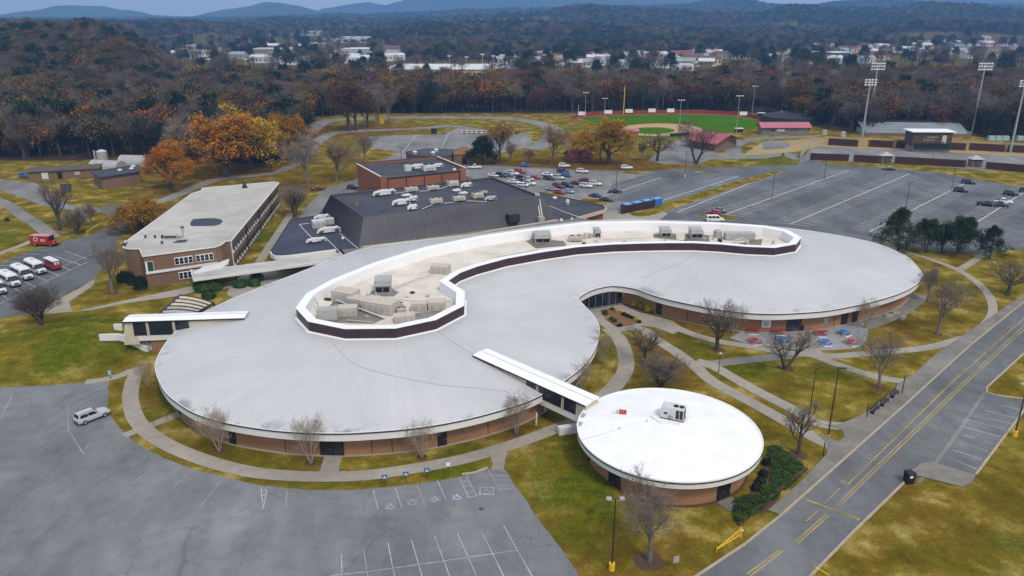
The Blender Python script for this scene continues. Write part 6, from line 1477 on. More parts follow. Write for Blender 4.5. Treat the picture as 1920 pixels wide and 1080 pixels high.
sign('pale blue sign at the corner of the front car park', 208, 711, mat('sign_pale', (.25, .45, .6), .5, 0), .5, .9, .9, mark=False)
sign('grey sign back among fallen leaves at the bottom edge', 1266, 1068, M['hv_grey'], .7, .9, 1.1, .3, mark=False)
for px, py, top, lb_ in ((1691, 738, 703, 'dark post at the end of the patio walk'), (1625, 782, 757, 'dark post by the roadside lawn corner'), (1543, 855, 830, 'pair of brown posts at the lower lawn tip')):
    pole(lb_, 'bollard_post', 'post', px, py, top, .09, 'pole')
# picnic tables
def picnic(label, px, py, m, ang, long=False):
    p = P(px, py); t = thing('picnic_table', label, 'picnic table', (p.x, p.y, .05), ang, 'picnic tables on the patio'); L = 2.6 if long else 1.9
    if long:
        MB().box((0, 0, .72), (L, .85, .07)).build('table_top', m, t)
        for s in (-1, 1): MB().box((0, s * .78, .42), (L, .3, .06)).build('seat', m, t)
        for x in (-L * .36, L * .36):
            MB().tube([(x, -.9, 0), (x, -.25, .72)], .05, 5).build('leg', M['hv_grey'], t); MB().tube([(x, .9, 0), (x, .25, .72)], .05, 5).build('leg', M['hv_grey'], t)
    else:
        MB().cyl((0, 0, .72), .78, .78, .07, 8).build('table_top', m, t)
        for k in range(4):
            a = k * math.pi / 2 + math.pi / 4; MB().box((1.12 * math.cos(a), 1.12 * math.sin(a), .42), (.36, .95, .06), a).build('seat', m, t)
            MB().tube([(1.15 * math.cos(a), 1.15 * math.sin(a), 0), (1.1 * math.cos(a), 1.1 * math.sin(a), .42)], .05, 5).build('leg', M['white'], t)
        MB().cyl((0, 0, 0), .09, .09, .72, 8).build('pedestal', M['white'], t)
    MB().box((0, -1.25, 0), (1.7, .25, .05)).build('foot_rail', M['white'], t)
picnic('long red picnic table against the wall at the patio left', 1411, 623, M['red'], -.1, True); picnic('red picnic table at the left front of the patio', 1414, 643, M['red'], .2)
picnic('red picnic table behind the forked bare tree', 1458, 625, M['red'], 0, True); picnic('blue picnic table behind the forked bare tree', 1467, 641, M['blue'], .3)
picnic('long red picnic table right of the double doors', 1538, 628, M['red'], 0, True); picnic('blue picnic table at the patio front', 1547, 645, M['blue'], .1)
picnic('blue picnic table nearest the wall at the patio right', 1581, 627, M['blue'], .5); picnic('red picnic table at the front right of the patio', 1595, 645, M['red'], .4)
p = P(1503, 620); t = thing('litter_barrel', 'dark mesh litter barrel by the patio doors', 'bin', (p.x, p.y, .05)); MB().cyl((0, 0, 0), .38, .42, 1.0, 14).build('barrel', M['dark'], t); MB().cyl((0, 0, 1.0), .44, .3, .18, 14).build('lid', M['black'], t)
for k, (px, py, a) in enumerate(((1668, 612, .35), (1690, 607, .2), (1683, 612, .9))):
    p = P(1665 + k * 14, 593 + (k == 1) * -5 + (k == 2) * 4); tag(MB().box((0, 0, .0), (2.0, .8, .45), 0, 0, (.9, .9)).build('stone_bench', M['concrete'], None, (p.x, p.y, 0), a), ('long pale stone bench by the right wing wall', 'stone bench farther along the right wing wall', 'short stone slab in front of the two stone benches')[k], 'bench')
def bench(label, a, b_):
    p, q = P(*a), P(*b_); d = uvec(p, q); L = (q - p).length; t = thing('park_bench', label, 'bench', ((p.x + q.x) / 2, (p.y + q.y) / 2, .08), math.atan2(d.y, d.x), 'brown benches along the sidewalk')
    for k in range(3): MB().box((0, -.15 + k * .16, .45), (L, .12, .05)).build('seat_slat', M['band'], t)
    for k in range(3): MB().box((0, .36, .62 + k * .16), (L, .05, .12)).build('back_slat', M['band'], t)
    for x in (-L * .4, L * .4): MB().box((x, .05, 0), (.08, .5, .45)).build('leg', M['black'], t); MB().box((x, .38, 0), (.08, .06, 1.05)).build('leg', M['black'], t)
bench('brown slatted bench nearest the camera on the sidewalk', (1635, 778), (1647, 766)); bench('brown slatted bench in the middle of the sidewalk three', (1653, 764), (1665, 752)); bench('brown slatted bench farthest up the sidewalk', (1672, 748), (1683, 737))
p = P(1703, 905); t = thing('wheelie_bin', 'black wheeled litter bin with white label by the road', 'bin', (p.x, p.y, .02), .15)
MB().box((0, 0, .12), (1.0, 1.0, 1.45), 0, 0, (1.12, 1.1)).build('body', M['black'], t); MB().box((0, 0, 1.57), (1.2, 1.2, .16), 0, 0, (.9, .85)).build('lid', M['plastic'], t); MB().box((-.1, -.56, 1.05), (.45, .03, .3)).build('label_sticker', M['white'], t)
for s in (-1, 1): MB().cyl((s * .4, .45, .14), .14, .14, .1, 10, axis='x').build('wheel', M['tyre'], t)
# yellow swing gate
a, b_ = P(1343, 1036), P(1388, 1008); d = uvec(a, b_); L = (b_ - a).length
t = thing('swing_gate', 'open yellow steel swing gate lying along the road verge', 'gate', (a.x, a.y, 0), math.atan2(d.y, d.x))
MB().tube([(0, 0, .45), (L, 0, .45)], .055, 6, cap=True).build('bottom_rail', M['yellow'], t); MB().tube([(0, 0, .55), (L, 0, 1.35)], .055, 6, cap=True).build('top_rail', M['yellow'], t)
for k in range(1, 6):
    x = L * k / 6; MB().tube([(x, 0, .45), (x, 0, .55 + .8 * k / 6)], .04, 5).build('strut', M['yellow'], t)
    MB().tube([(x, 0, .45), (L * (k + 1) / 6, 0, .55 + .8 * (k + 1) / 6)], .035, 5).build('brace', M['yellow'], t)
MB().tube([(L, 0, 0), (L, 0, 1.45)], .10, 8, cap=True).build('gate_post', M['yellow'], t); MB().cyl((L + .3, -.02, .9), .16, .16, .04, 12, axis='y').build('reflector', M['white'], t); MB().tube([(.05, 0, 0), (.05, 0, .9)], .05, 6).build('rest_post', M['yellow'], t)
p = P(1526, 1085); tag(MB().tube([(0, 0, 0), (0, 0, 1.6), (1.2, -.8, 1.2)], .06, 6).build('gate_post', M['yellow'], None, (p.x, p.y, 0)), 'yellow gate post at the bottom edge right of the road', 'post')
# drain cover, small lot debris
p = P(902, 955); t = thing('drain_cover', 'rusty round drain cover in the front car park', 'drain', (p.x, p.y, .02)); MB().cyl((0, 0, 0), .55, .55, .012, 16).build('collar', M['asph_lt'], t); MB().cyl((0, 0, .012), .32, .32, .012, 14).build('lid', mat('rust', (.10, .05, .035), .9, .2, 3), t)
# ramp rail at the side door
rr_ = MB(); q = [P(288, 797), P(313, 787), P(338, 777)]
for k in q: rr_.tube([(k.x, k.y, 0), (k.x, k.y, 1.0)], .04, 5)
rr_.tube([(k.x, k.y, 1.0) for k in q], .04, 5); tag(rr_.build('handrail', M['pole']), 'dark handrail along the side door ramp', 'handrail')
# ------------------------------------------------------------------ shrubs and beds
M['shrub'] = leafmat('shrub_leaves', (.030, .062, .014), .4, .1); M['shrub_dk'] = leafmat('dark_shrub_leaves', (.012, .022, .010), .4, .1); M['shrub_y'] = leafmat('golden_shrub', (.30, .27, .02), .35, .1); M['cover_g'] = leafmat('ground_cover', (.028, .055, .010), .45, .1)
def blob_leaves(rx, ry, rz_, n, size, rg, flat=.2, bumps=3):
    mb = MB(); ctr = [(Vector((rg.uniform(-.35, .35) * rx, rg.uniform(-.35, .35) * ry, rg.uniform(.3, .6) * rz_)), rg.uniform(.6, .8)) for _ in range(bumps)] + [(Vector((0, 0, .42 * rz_)), .85)]
    for i in range(n):
        c, k = rg.choice(ctr); v = Vector((rg.gauss(0, 1), rg.gauss(0, 1), rg.gauss(0, 1))).normalized(); rr2 = rg.uniform(.72, 1.0)
        p = c + Vector((v.x * rx, v.y * ry, v.z * rz_ * .6)) * k * rr2
        if p.z < .03: p.z = rg.uniform(.03, .2)
        nrm = (v + Vector((rg.gauss(0, .5), rg.gauss(0, .5), rg.gauss(0, .4)))).normalized(); u = nrm.orthogonal().normalized(); w = nrm.cross(u); s = size * rg.uniform(.6, 1.3)
        mb.poly([p - u * s - w * s * .6, p + u * s - w * s * .6, p + u * s + w * s * .6, p - u * s + w * s * .6])
    return mb
def core(rx, ry, rz_, rg):
    mb = MB(); k = 10; L = [(0.02, .95), (.35, 1.0), (.7, .72), (.92, .3)]
    for z, r in L:
        for i in range(k):
            a = 2 * math.pi * i / k; j = rg.uniform(.85, 1.0); mb.v.append((rx * .82 * r * j * math.cos(a), ry * .82 * r * j * math.sin(a), z * rz_ * .92))
    for s in range(3):
        for i in range(k): mb.f.append((s * k + i, s * k + (i + 1) % k, (s + 1) * k + (i + 1) % k, (s + 1) * k + i)); mb.m.append(0)
    mb.f.append(tuple(3 * k + i for i in range(k))); mb.m.append(0); return mb
def shrub(label, px, py, w, h, m, group=None, n=420, name='shrub', dep=None, size=.16, ang=0.0):
    rg = random.Random(px * 31 + py); p = P(px, py); t = thing(name, label, 'shrub', (p.x, p.y, terr(p.x, p.y)), ang, group)
    d = dep or w
    blob_leaves(w / 2, d / 2, h, int(n * max(1, w * .5)), size, rg).build('foliage', M[m], t); core(w / 2, d / 2, h, rg).build('branch_mass', M[m], t)
    return t
for px, py, w, h, lb_ in ((383, 545, 5.0, 2.4, 'big clipped green shrub left of the covered walkway posts'), (401, 543, 4.6, 2.4, 'clipped green shrub touching the big one'), (391, 560, 3.4, 1.8, 'small clipped shrub in front of the big pair'), (452, 538, 3.6, 2.0, 'low clipped shrub left of the walkway end pair'), (478, 536, 3.4, 2.0, 'clipped shrub nearest the school roof edge'), (484, 526, 3.4, 2.4, 'taller clipped shrub behind the school roof edge')): shrub(lb_, px, py, w, h, 'shrub', 'clipped shrubs by the walkway')
for px, py, w, h, lb_ in ((233, 528, 4.2, 3.0, 'dark evergreen bush at the rounded brick corner'), (247, 533, 3.0, 2.4, 'dark evergreen bush second from the rounded corner'), (264, 541, 4.0, 3.4, 'dark evergreen bush in front of the green door')): shrub(lb_, px, py, w, h, 'shrub_dk', 'dark bushes by the classroom block')
for px, py, lb_ in ((1188, 573, 'golden shrub, leftmost of three by the entrance wall'), (1202, 577, 'golden shrub, middle of three by the entrance wall'), (1214, 583, 'brightest golden shrub nearest the black door')): shrub(lb_, px, py, 1.9, 1.6, 'shrub_y', 'golden shrubs by the entrance')
for px, py, lb_ in ((1436, 871, 'round dark ball shrub, top of the row at the annex'), (1432, 893, 'round dark ball shrub, second of the row at the annex'), (1426, 907, 'round dark ball shrub, third of the row at the annex'), (1417, 918, 'round dark ball shrub, lowest of the row at the annex')): shrub(lb_, px, py, 1.5, 1.2, 'shrub_dk', 'ball shrubs by the annex', 300, size=.1)
bedm = PP([(1400, 940), (1412, 905), (1425, 880), (1434, 855), (1446, 862), (1452, 890), (1446, 915), (1455, 945), (1430, 965)]); tag(MB().tess([(p.x, p.y, .012) for p in bedm]).build('planting_bed', M['mulch']), 'brown mulched bed beside the annex wall', None, None, 'structure')
def groundcover(name, label, pts, h, n, m):
    pl = PP(pts); rg = random.Random(len(pts) * 7 + n); t = thing(name, label, 'shrub', (pl[0].x, pl[0].y, 0)); xs_ = [p.x for p in pl]; ys_ = [p.y for p in pl]; mb = MB()
    hf = lambda x, y: h * (.35 + .65 * abs(noise.noise(Vector((x * .55, y * .55, 2)))) * 1.6)
    k = 0
    while k < n:
        x, y = rg.uniform(min(xs_), max(xs_)), rg.uniform(min(ys_), max(ys_))
        if not inside(x + rg.gauss(0, .25), y + rg.gauss(0, .25), pl): continue
        k += 1; p = Vector((x, y, hf(x, y) * rg.uniform(.5, 1.0))); nrm = Vector((rg.gauss(0, .5), rg.gauss(0, .5), 1)).normalized(); u = nrm.orthogonal().normalized(); u.rotate(Matrix.Rotation(rg.uniform(0, 6), 3, nrm)); w = nrm.cross(u); s = rg.uniform(.10, .24)
        mb.poly([p - u * s, p - w * s * .5, p + u * s, p + w * s * .5])
    part(mb, 'foliage', m, t); part(MB().prism([Vector((p.x, p.y, 0)) for p in offset(pl, .25)], 0, h * .3), 'branch_mass', m, t)
M['cover_y'] = leafmat('ground_cover_light', (.040, .070, .010), .5, .1)
groundcover('juniper_bank', 'long dark green juniper bank right of the annex', [(1441, 838), (1452, 838), (1475, 850), (1508, 879), (1488, 903), (1466, 921), (1449, 912), (1452, 888), (1443, 862)], .7, 5200, M['cover_g'])
groundcover('juniper_bank', 'dark hedge clump at the lower corner of the annex bed', [(1380, 943), (1402, 931), (1432, 936), (1444, 934), (1432, 950), (1384, 984), (1377, 972)], .9, 2600, M['cover_g'])
groundcover('juniper_bank', 'bushy green clump between the ball shrubs and the timber edge', [(1428, 918), (1446, 912), (1462, 924), (1448, 940), (1432, 934)], .8, 1400, M['cover_y'])
sw = MB().wall(PP([(1384, 985), (1420, 955), (1450, 930), (1480, 905), (1512, 880)]), .4, 0, .35); tag(sw.build('retaining_wall', M['mulch']), 'low dark timber edge below the juniper bank', 'wall')
bd = PP([(1124, 581), (1145, 577.5), (1158, 582), (1172, 588), (1196, 597), (1203, 604), (1180, 611), (1157, 614), (1140, 603)]); tag(MB().prism(bd, 0, .16).build('planting_bed', mat('bed_pine_straw', (.19, .095, .045), .95, .35, 2.5, bump=.3, bscale=10)), 'reddish pine straw bed in the middle of the entrance court', None, None, 'structure')
bd = PP([(1168, 571), (1180, 571), (1210, 580), (1236, 587), (1222, 589), (1200, 586), (1180, 578)]); tag(MB().prism(bd, 0, .14).build('planting_bed', M['mulch']), 'dark mulched bed below the golden shrubs', None, None, 'structure')
for k, (px, py, w, h, m) in enumerate(((1134, 590, 1.5, .9, 'shrub'), (1140, 598, 1.3, .7, 'shrub_y'), (1147, 601, 1.4, .9, 'shrub'), (1153, 605, 1.2, .9, 'shrub'), (1147, 582, 1.2, .8, 'shrub'), (1156, 586, 1.2, .8, 'shrub_y'), (1170, 592, 1.6, .8, 'shrub_dk'), (1178, 595, 1.6, .8, 'shrub_dk'), (1185, 598, 1.3, .7, 'shrub_dk'), (1193, 602, 1.3, .9, 'shrub_y'), (1161, 612, 1.3, .7, 'shrub_dk'), (1198, 605, 1.2, .5, 'shrub_dk'))):
    shrub(('green shrub at the left corner of the court bed', 'yellowish shrub low on the left side of the court bed', 'green shrub in the middle of the left bed row', 'green shrub at the lower end of the left bed row', 'green shrub at the back of the court bed', 'small golden shrub at the back of the court bed', 'dark low shrub starting the right bed row', 'dark low shrub second in the right bed row', 'dark low shrub third in the right bed row', 'yellow shrub at the right end of the court bed', 'dark shrub at the front tip of the court bed', 'lowest dark shrub at the right tip of the court bed')[k], px, py, w, h, m, 'shrubs in the entrance court bed', 240, size=.1)
# blue bin enclosure
t = thing('bin_enclosure', 'dark brown board fence round a row of blue dumpsters', 'enclosure', P(1195, 395))
e = [P(a, b) for a, b in ((1165, 402), (1226, 389.5), (1226, 383), (1190, 388), (1168, 393))]
for i, j in ((0, 1), (1, 2), (4, 0)):
    d = uvec(e[i], e[j]); L = (e[j] - e[i]).length; k = int(L / 1.0)
    for q in range(k):
        c = e[i] + d * L * (q + .5) / k; part(MB().box((c.x, c.y, 0), (L / k * .95, .12, 2.6), math.atan2(d.y, d.x)), 'board', M['band'], t)
d = uvec(e[0], e[1])
for q in range(4):
    c = e[0] + d * (3 + q * 4.4) + Vector((0, 2.6, 0)); b = thing('dumpster', ('blue dumpster nearest the left end of the fence', 'second blue dumpster from the left', 'third blue dumpster from the left', 'blue dumpster at the right end of the fence')[q], 'dumpster', (c.x, c.y, 0), math.atan2(d.y, d.x), 'blue dumpsters')
    MB().box((0, 0, .1), (3.4, 2.4, 2.2), 0, 0, (1.05, 1.1)).build('body', M['blue'], b)
    for s in (-.85, .85): MB().box((s, 0, 2.3), (1.5, 2.3, .12)).build('lid', mat('bin_lid', (.15, .35, .6), .5, .1, 1) if q == 0 and s < 0 else bpy.data.materials['bin_lid'], b)

# ------------------------------------------------------------------ ball field
fr = [(1074, 224), (1085, 219), (1120, 216), (1180, 213.5), (1260, 212), (1340, 213.5), (1395, 218), (1440, 228), (1475, 236)]
fp = smooth_line(PP(fr), 4); M['track'] = mat('red_windscreen', (.24, .045, .035), .8, .15, .3)
t = thing('outfield_fence', 'low dark red screened fence curving round the outfield', 'fence', (fp[0].x, fp[0].y, 0))
for i in range(len(fp) - 1):
    a, b_ = fp[i], fp[i + 1]; part(MB().wall([a, b_], .15, .05, 1.9), 'screen_panel', M['track'], t); part(MB().tube([(a.x, a.y, 0), (a.x, a.y, 2.3)], .06, 5), 'post', M['pole'], t)
tk = MB(); 
for q in (smooth_line(PP(fr), 6),): tk.ribbon([p - Vector((0, 3.2, 0)) for p in q], 5.0, .02)
tag(tk.build('warning_track', M['track']), 'dark red warning track inside the outfield fence', None, None, 'structure')
for px, py, k in ((1091, 218.5, 0), (1140.5, 215.5, 1), (1179, 213.5, 2), (1222, 212.5, 3), (1257, 212.5, 4), (1393, 218.5, 5)):
    p = P(px, py + .8); tag(MB().box((0, -.3, 1.0), (4.6, .12, 2.2)).build('advert_board', M['white'], None, (p.x, p.y, 0)), ('white board at the left corner of the outfield fence', 'second white board along the outfield fence', 'white board left of the yellow foul pole', 'fourth white board along the outfield fence', 'white board in the middle of the outfield fence', 'white board at the right end of the outfield fence')[k], 'board', 'white boards on the outfield fence')
def gable(name, label, cat, px, py, w, d, h, rise, ang, mw, mr, over=.6, extra=None):
    p = P(px, py); t = thing(name, label, cat, (p.x, p.y, 0), ang)
    MB().box((0, d / 2, 0), (w, d, h)).build('wall', mw, t)
    a, b_ = w / 2 + over, over
    for nm, y0, y1 in (('roof', -b_, d / 2), ('roof', d + b_, d / 2)):
        q = [(-a, y0, h), (a, y0, h), (a, y1, h + rise), (-a, y1, h + rise)]
        if y0 > y1: q = [q[1], q[0], q[3], q[2]]
        MB().hexa(q + [(x, y, z + .15) for x, y, z in q]).build(nm, mr, t)
    g = MB()
    for s in (-1, 1): g.poly([(s * w / 2, 0, h), (s * w / 2, d, h), (s * w / 2, d / 2, h + rise)])
    g.build('gable', mw, t)
    return t
M['roof_red'] = mat('faded_red_metal', (.36, .085, .10), .55, .12, .5, var2=.15, scale2=.1); M['roof_pink'] = mat('pink_metal', (.42, .13, .17), .5, .1, .5)
gable('dugout', 'small brick dugout with faded pink roof behind the orange tree', 'dugout', 1182, 259, 8, 6, 3.2, 1.0, .1, M['brick_red'], M['roof_pink'])
p = P(1179, 258); tag(MB().box((0, -.6, 1.0), (1.8, .08, 2.2)).build('wall_poster', M['hv_white'], None, (p.x, p.y, 0)), 'white notice panel on the dugout wall', 'notice')
t = gable('pavilion', 'open pavilion with big faded crimson gable roof by the ball field', 'pavilion', 1315, 279, 15, 16, 3.4, 3.4, -.9, M['brick_dark'], M['roof_red'], 2.5)
t = gable('concession_stand', 'long grey block stand with bright pink metal roof', 'stand', 1472, 252.5, 24, 8, 3.6, 2.2, 0, M['concrete_dk'], M['roof_pink'], 1.2)
MB().box((-2.5, -.05, 1.8), (4, .12, .9)).build('serving_hatch', M['white'], t); MB().box((-6.5, -.05, 1.6), (1.6, .12, 1.0)).build('window', M['dark'], t)
gable('storage_shed', 'small shed with dark red pitched roof under the autumn trees', 'shed', 1090, 303, 9, 8, 2.0, 2.4, .3, M['brick_red'], M['roof_red'], .8)
# batting cage
t = thing('batting_cage', 'black netted batting cage dome by the right field', 'batting cage', P(1487, 231)); c = P(1487, 230)
nt = MB()
for r_, z in ((15, 0), (15, 3.5), (10, 5.2), (2, 5.8)):
    for i in range(18): a = 2 * math.pi * i / 18; nt.v.append((c.x + r_ * 1.15 * math.cos(a), c.y + 3 + r_ * .9 * math.sin(a), z))
for s in range(3):
    for i in range(18): nt.f.append((s * 18 + i, s * 18 + (i + 1) % 18, (s + 1) * 18 + (i + 1) % 18, (s + 1) * 18 + i)); nt.m.append(0)
part(nt, 'net', mat('black_netting', (.035, .037, .04), .9, .2, 2), t)
for i in range(0, 18, 2): a = 2 * math.pi * i / 18; part(MB().tube([(c.x + 17.4 * math.cos(a), c.y + 3 + 13.6 * math.sin(a), 0), (c.x + 17.4 * math.cos(a), c.y + 3 + 13.6 * math.sin(a), 3.6)], .12, 5), 'post', M['pole'], t)
for px, py, w, lb_ in ((1386, 248, 4, 'dark equipment box with white lid by the green field'), (1428, 218, 4, 'dark roller tarp box behind the outfield fence'), (1513, 245, 3, 'small brown box right of the pink roofed stand')):
    p = P(px, py); t = thing('equipment_box', lb_, 'box', (p.x, p.y, 0)); MB().box((0, 1, 0), (w, 2, 1.8)).build('body', M['dark'], t); MB().box((0, 1, 1.8), (w * 1.1, 2.2, .25)).build('lid', M['white'], t)
for px, py, lb_ in ((1545, 253, 'small pale drum left of the stadium stand'), (1580, 256, 'pale cabinet left of the stadium stand')):
    p = P(px, py); tag(MB().box((0, 0, 0), (2.4, 1.6, 2.6), 0, 0, (.85, .85)).build('utility_box', M['hv_grey'], None, (p.x, p.y, 0)), lb_, 'cabinet')
p = P(1297, 316 + 6.5); 
# field wall near infield
tag(MB().wall(PP([(1256, 256), (1275, 255), (1292, 254)]), .5, 0, 1.6).build('backstop_wall', M['dark']), 'dark low backstop wall behind home plate', 'wall')
# ------------------------------------------------------------------ stadium
def panel_fence(label, a, b_, h, n, m=M['fence']):
    p, q = P(*a), P(*b_); d = uvec(p, q); L = (q - p).length; t = thing('panel_fence', label, 'fence', (p.x, p.y, 0), 0, 'brown stadium fences')
    for k in range(n):
        c = p + d * L * (k + .5) / n; part(MB().box((c.x, c.y, .05), (L / n * .95, .18, h), math.atan2(d.y, d.x)), 'fence_panel', m, t)
        c = p + d * L * k / n; part(MB().box((c.x, c.y, 0), (.25, .3, h + .15), math.atan2(d.y, d.x)), 'post', M['dark'], t)
panel_fence('dark brown panel fence, leftmost along the car park', (1519, 300), (1591, 302.5), 2.9, 9); panel_fence('dark brown panel fence between the ramp gap and the first ticket gate', (1600, 303), (1646, 306), 2.9, 6)
panel_fence('longest dark brown panel fence between the two ticket gates', (1677, 306.5), (1810, 314), 2.9, 15); panel_fence('dark brown panel fence right of the second ticket gate', (1848, 317), (1990, 329), 2.9, 14)
for k, (a, b_, lb_) in enumerate((((1553, 272), (1608, 275.5), 'upper brown banner fence left of the near mast'), ((1615, 274.5), (1673, 277.5), 'upper brown banner fence right of the near mast'), ((1680, 277), (1714, 279), 'upper brown banner fence touching the press box left'), ((1772, 280.5), (1810, 282), 'upper brown banner fence right of the press box'), ((1817, 281.5), (1882, 285), 'upper brown banner fence before the right mast'), ((1889, 285), (1990, 291), 'upper brown banner fence at the right edge'))):
    panel_fence(lb_, a, b_, 3.2, 5)
cw = MB().wall([p + Vector((0, .9, 0)) for p in PP([(1545, 272), (1608, 275), (1673, 277), (1714, 278.5), (1772, 280), (1882, 284.5), (1990, 290.5)])], .5, 0, 4.0)
tag(cw.build('stadium_wall', mat('tan_wall', (.42, .31, .13), .9, .12, .5)), 'long tan wall behind the upper brown banners of the stadium', 'wall')
for k, (px, py) in enumerate(((1662, 306.5), (1831, 313.5))):
    p = P(px, py); t = thing('ticket_gate', ('brick ticket gate with peaked roof by the parked black car', 'brick ticket gate with peaked roof at the right')[k], 'gate house', (p.x, p.y, 0))
    MB().box((0, 1.5, 0), (4.4, 3, 3.2)).build('wall', M['brick_dark'], t); MB().hexa([(-2.8, -.5, 3.2), (2.8, -.5, 3.2), (2.8, 3.5, 3.2), (-2.8, 3.5, 3.2), (-.2, 1.3, 4.6), (.2, 1.3, 4.6), (.2, 1.7, 4.6), (-.2, 1.7, 4.6)]).build('roof', M['hv_grey'], t)
    MB().box((0, -.05, .2), (2.6, .12, 2.2)).build('roller_door', M['mans'], t); MB().box((0, -.08, 2.5), (4.0, .12, .4)).build('lintel', M['dark'], t)
# far stand
t = thing('grandstand', 'long pale metal bleacher stand facing away behind the press box', 'grandstand', P(1720, 256))
a, b_ = P(1622, 254), P(1818, 257); d = uvec(a, b_); L = (b_ - a).length; an_ = math.atan2(d.y, d.x); nr = Vector((-d.y, d.x, 0))
M['alu'] = mat('aluminium_planks', (.36, .40, .42), .5, .1, .3, metal=.2, var2=.12, scale2=.1)
q0, q1 = a, b_; part(MB().hexa([q0 + Vector((0, 0, .6)), q1 + Vector((0, 0, .6)), q1 + nr * 14 + Vector((0, 0, 4.8)), q0 + nr * 14 + Vector((0, 0, 4.8)), q0 + Vector((0, 0, 1.0)), q1 + Vector((0, 0, 1.0)), q1 + nr * 14 + Vector((0, 0, 5.2)), q0 + nr * 14 + Vector((0, 0, 5.2))]), 'seating_deck', M['alu'], t)
for k in range(12):
    q = (a + b_) / 2 + nr * (1.2 * k); part(MB().box((q.x, q.y, 1.05 + .36 * k), (L, .5, .2), an_), 'seat_row', M['alu'], t)
q = (a + b_) / 2; part(MB().box((q.x, q.y - .8, 0), (L, .3, 1.6), an_), 'front_wall', M['brick_dark'], t)
q = (a + b_) / 2 + nr * 14.6; part(MB().box((q.x, q.y, 0), (L, .3, 6.3), an_), 'back_rail', M['dark'], t)
for e_ in (a, b_): q = e_ + nr * 7; part(MB().box((q.x, q.y, 0), (.3, 14.5, 2.6), an_), 'end_frame', M['hv_grey'], t)
# press box
p = P(1744, 285); t = thing('press_box', 'brown press box with white roof line and emblem above the stadium', 'press box', (p.x, p.y, 0), -.03); t.scale = (1, 1, .76)
M['pbrown'] = mat('press_box_siding', (.075, .052, .038), .8, .15, .8, var2=.1, scale2=.3)
MB().box((0, 4, 3.5), (17.5, 8, 8.2)).build('cabin', M['pbrown'], t); MB().box((0, 4, 11.7), (19.6, 9.6, .5)).build('roof', M['cap_white'], t)
MB().box((0, 3.2, 0), (17.0, 7, 3.5)).build('plinth', M['concrete_dk'], t); MB().box((.5, -.4, 2.2), (16.5, 1.6, 1.3)).build('awning', M['dark'], t)
MB().box((0, -.1, 3.6), (16.5, .3, 1.5)).build('window_band', M['black'], t)
MB().box((5.2, -.06, 5.2), (1.9, .14, 4.6)).build('emblem', M['cream'], t); MB().box((4.9, -.08, 5.4), (1.2, .16, .7)).build('emblem_mark', M['pbrown'], t)
MB().box((-.2, -.06, 8.4), (4.8, .14, .7)).build('sign_line', mat('sign_tan', (.28, .24, .17), .8, .3, 2), t)
for k, (x, h_) in enumerate(((-3.6, 1.3), (-2.5, .95), (-1.5, 1.0), (-.5, .9), (.5, 1.05))):
    MB().box((x, -.06, 6.5), (.2, .14, h_)).build('lettering', M['cream'], t); MB().box((x + .3, -.06, 6.5 + h_ * (.45 if k % 2 else .8)), (.45, .14, .2)).build('lettering', M['cream'], t)
for px, k in ((1858, 0), (1871, 1), (1884, 2), (1911, 3)):
    p = P(px, 263); tag(MB().box((0, 0, 0), (3.2, 2, 2.2), 0, 0, (.9, .9)).build('field_locker', mat('pale_teal', (.3, .42, .42), .6, .1, 1) if k == 0 else bpy.data.materials['pale_teal'], None, (p.x, p.y, 0)), ('pale teal box, leftmost of the row behind the track', 'pale teal box, second of the row behind the track', 'pale teal box, third of the row behind the track', 'pale teal box right of the far mast')[k], 'box', 'pale teal boxes behind the track')
tr = MB(); tr.ribbon(PP([(1600, 261), (1720, 265), (1820, 267), (1920, 271), (2200, 280)]), 9, .02); tag(tr.build('running_track', M['asph_lt']), 'grey running track strip in the stadium', None, None, 'structure')
# chain-link run at the bank
cf = thing('chain_fence', 'grey chain-link fence climbing the grass bank to the stadium', 'fence', P(1500, 296)); e0, e1 = P(1500, 297), P(1518, 275)
for k in range(7):
    q = lerp(e0, e1, k / 6); part(MB().tube([(q.x, q.y, 0), (q.x, q.y, 2.6)], .06, 5), 'post', M['hv_grey'], cf)
    if k: q0 = lerp(e0, e1, (k - 1) / 6); part(MB().wall([q0, q], .05, .1, 2.5), 'mesh_panel', M['hv_grey'], cf)

# ------------------------------------------------------------------ farm sheds at the upper left
t = gable('farm_shed', 'long low brick shed with a rusty brown roof on the far lawn', 'shed', 122, 335, 24, 8, 3.2, 1.0, .32, M['brick_dark'], mat('rusty_roof', (.095, .075, .06), .8, .25, .8), .6)
MB().box((-6.5, -.06, .3), (2.2, .14, 2.4)).build('door', M['hv_white'], t); MB().box((-1.5, -.06, .2), (1.6, .14, 2.4)).build('door', M['black'], t); MB().box((4.5, -.06, 1.2), (2.0, .14, 1.2)).build('window', M['hv_grey'], t)
ws = [P(a, b, 4.6) for a, b in ((169, 323), (187, 333), (265, 321), (262, 309), (240, 311))]
t = thing('workshop', 'brick workshop with a wide dark blue grey roof on the far lawn', 'workshop', P(215, 346))
part(MB().prism([Vector((p.x, p.y, 0)) for p in offset(ws, .7)], 0, 4.4, 0), 'wall', M['brick_dark'], t); part(MB().prism(ws, 4.35, 4.75, 0, bottom=True), 'roof', M['tarblue'], t)
p = P(246, 341); part(MB().box((p.x, p.y - .6, 0), (3.6, .5, 3.0), .15), 'doorway', M['black'], t)
for k, (px, py) in enumerate(((225, 321), (247, 318), (250, 314))):
    p = P(px, py, 4.75); o = part(MB().cyl((p.x, p.y, 4.7), .7, .7, .5, 10), 'roof_fan', M['hv_white'], t); sub(MB().cyl((p.x, p.y, 5.2), 1.0, .4, .4, 10), 'cap', M['hv_white'], o)
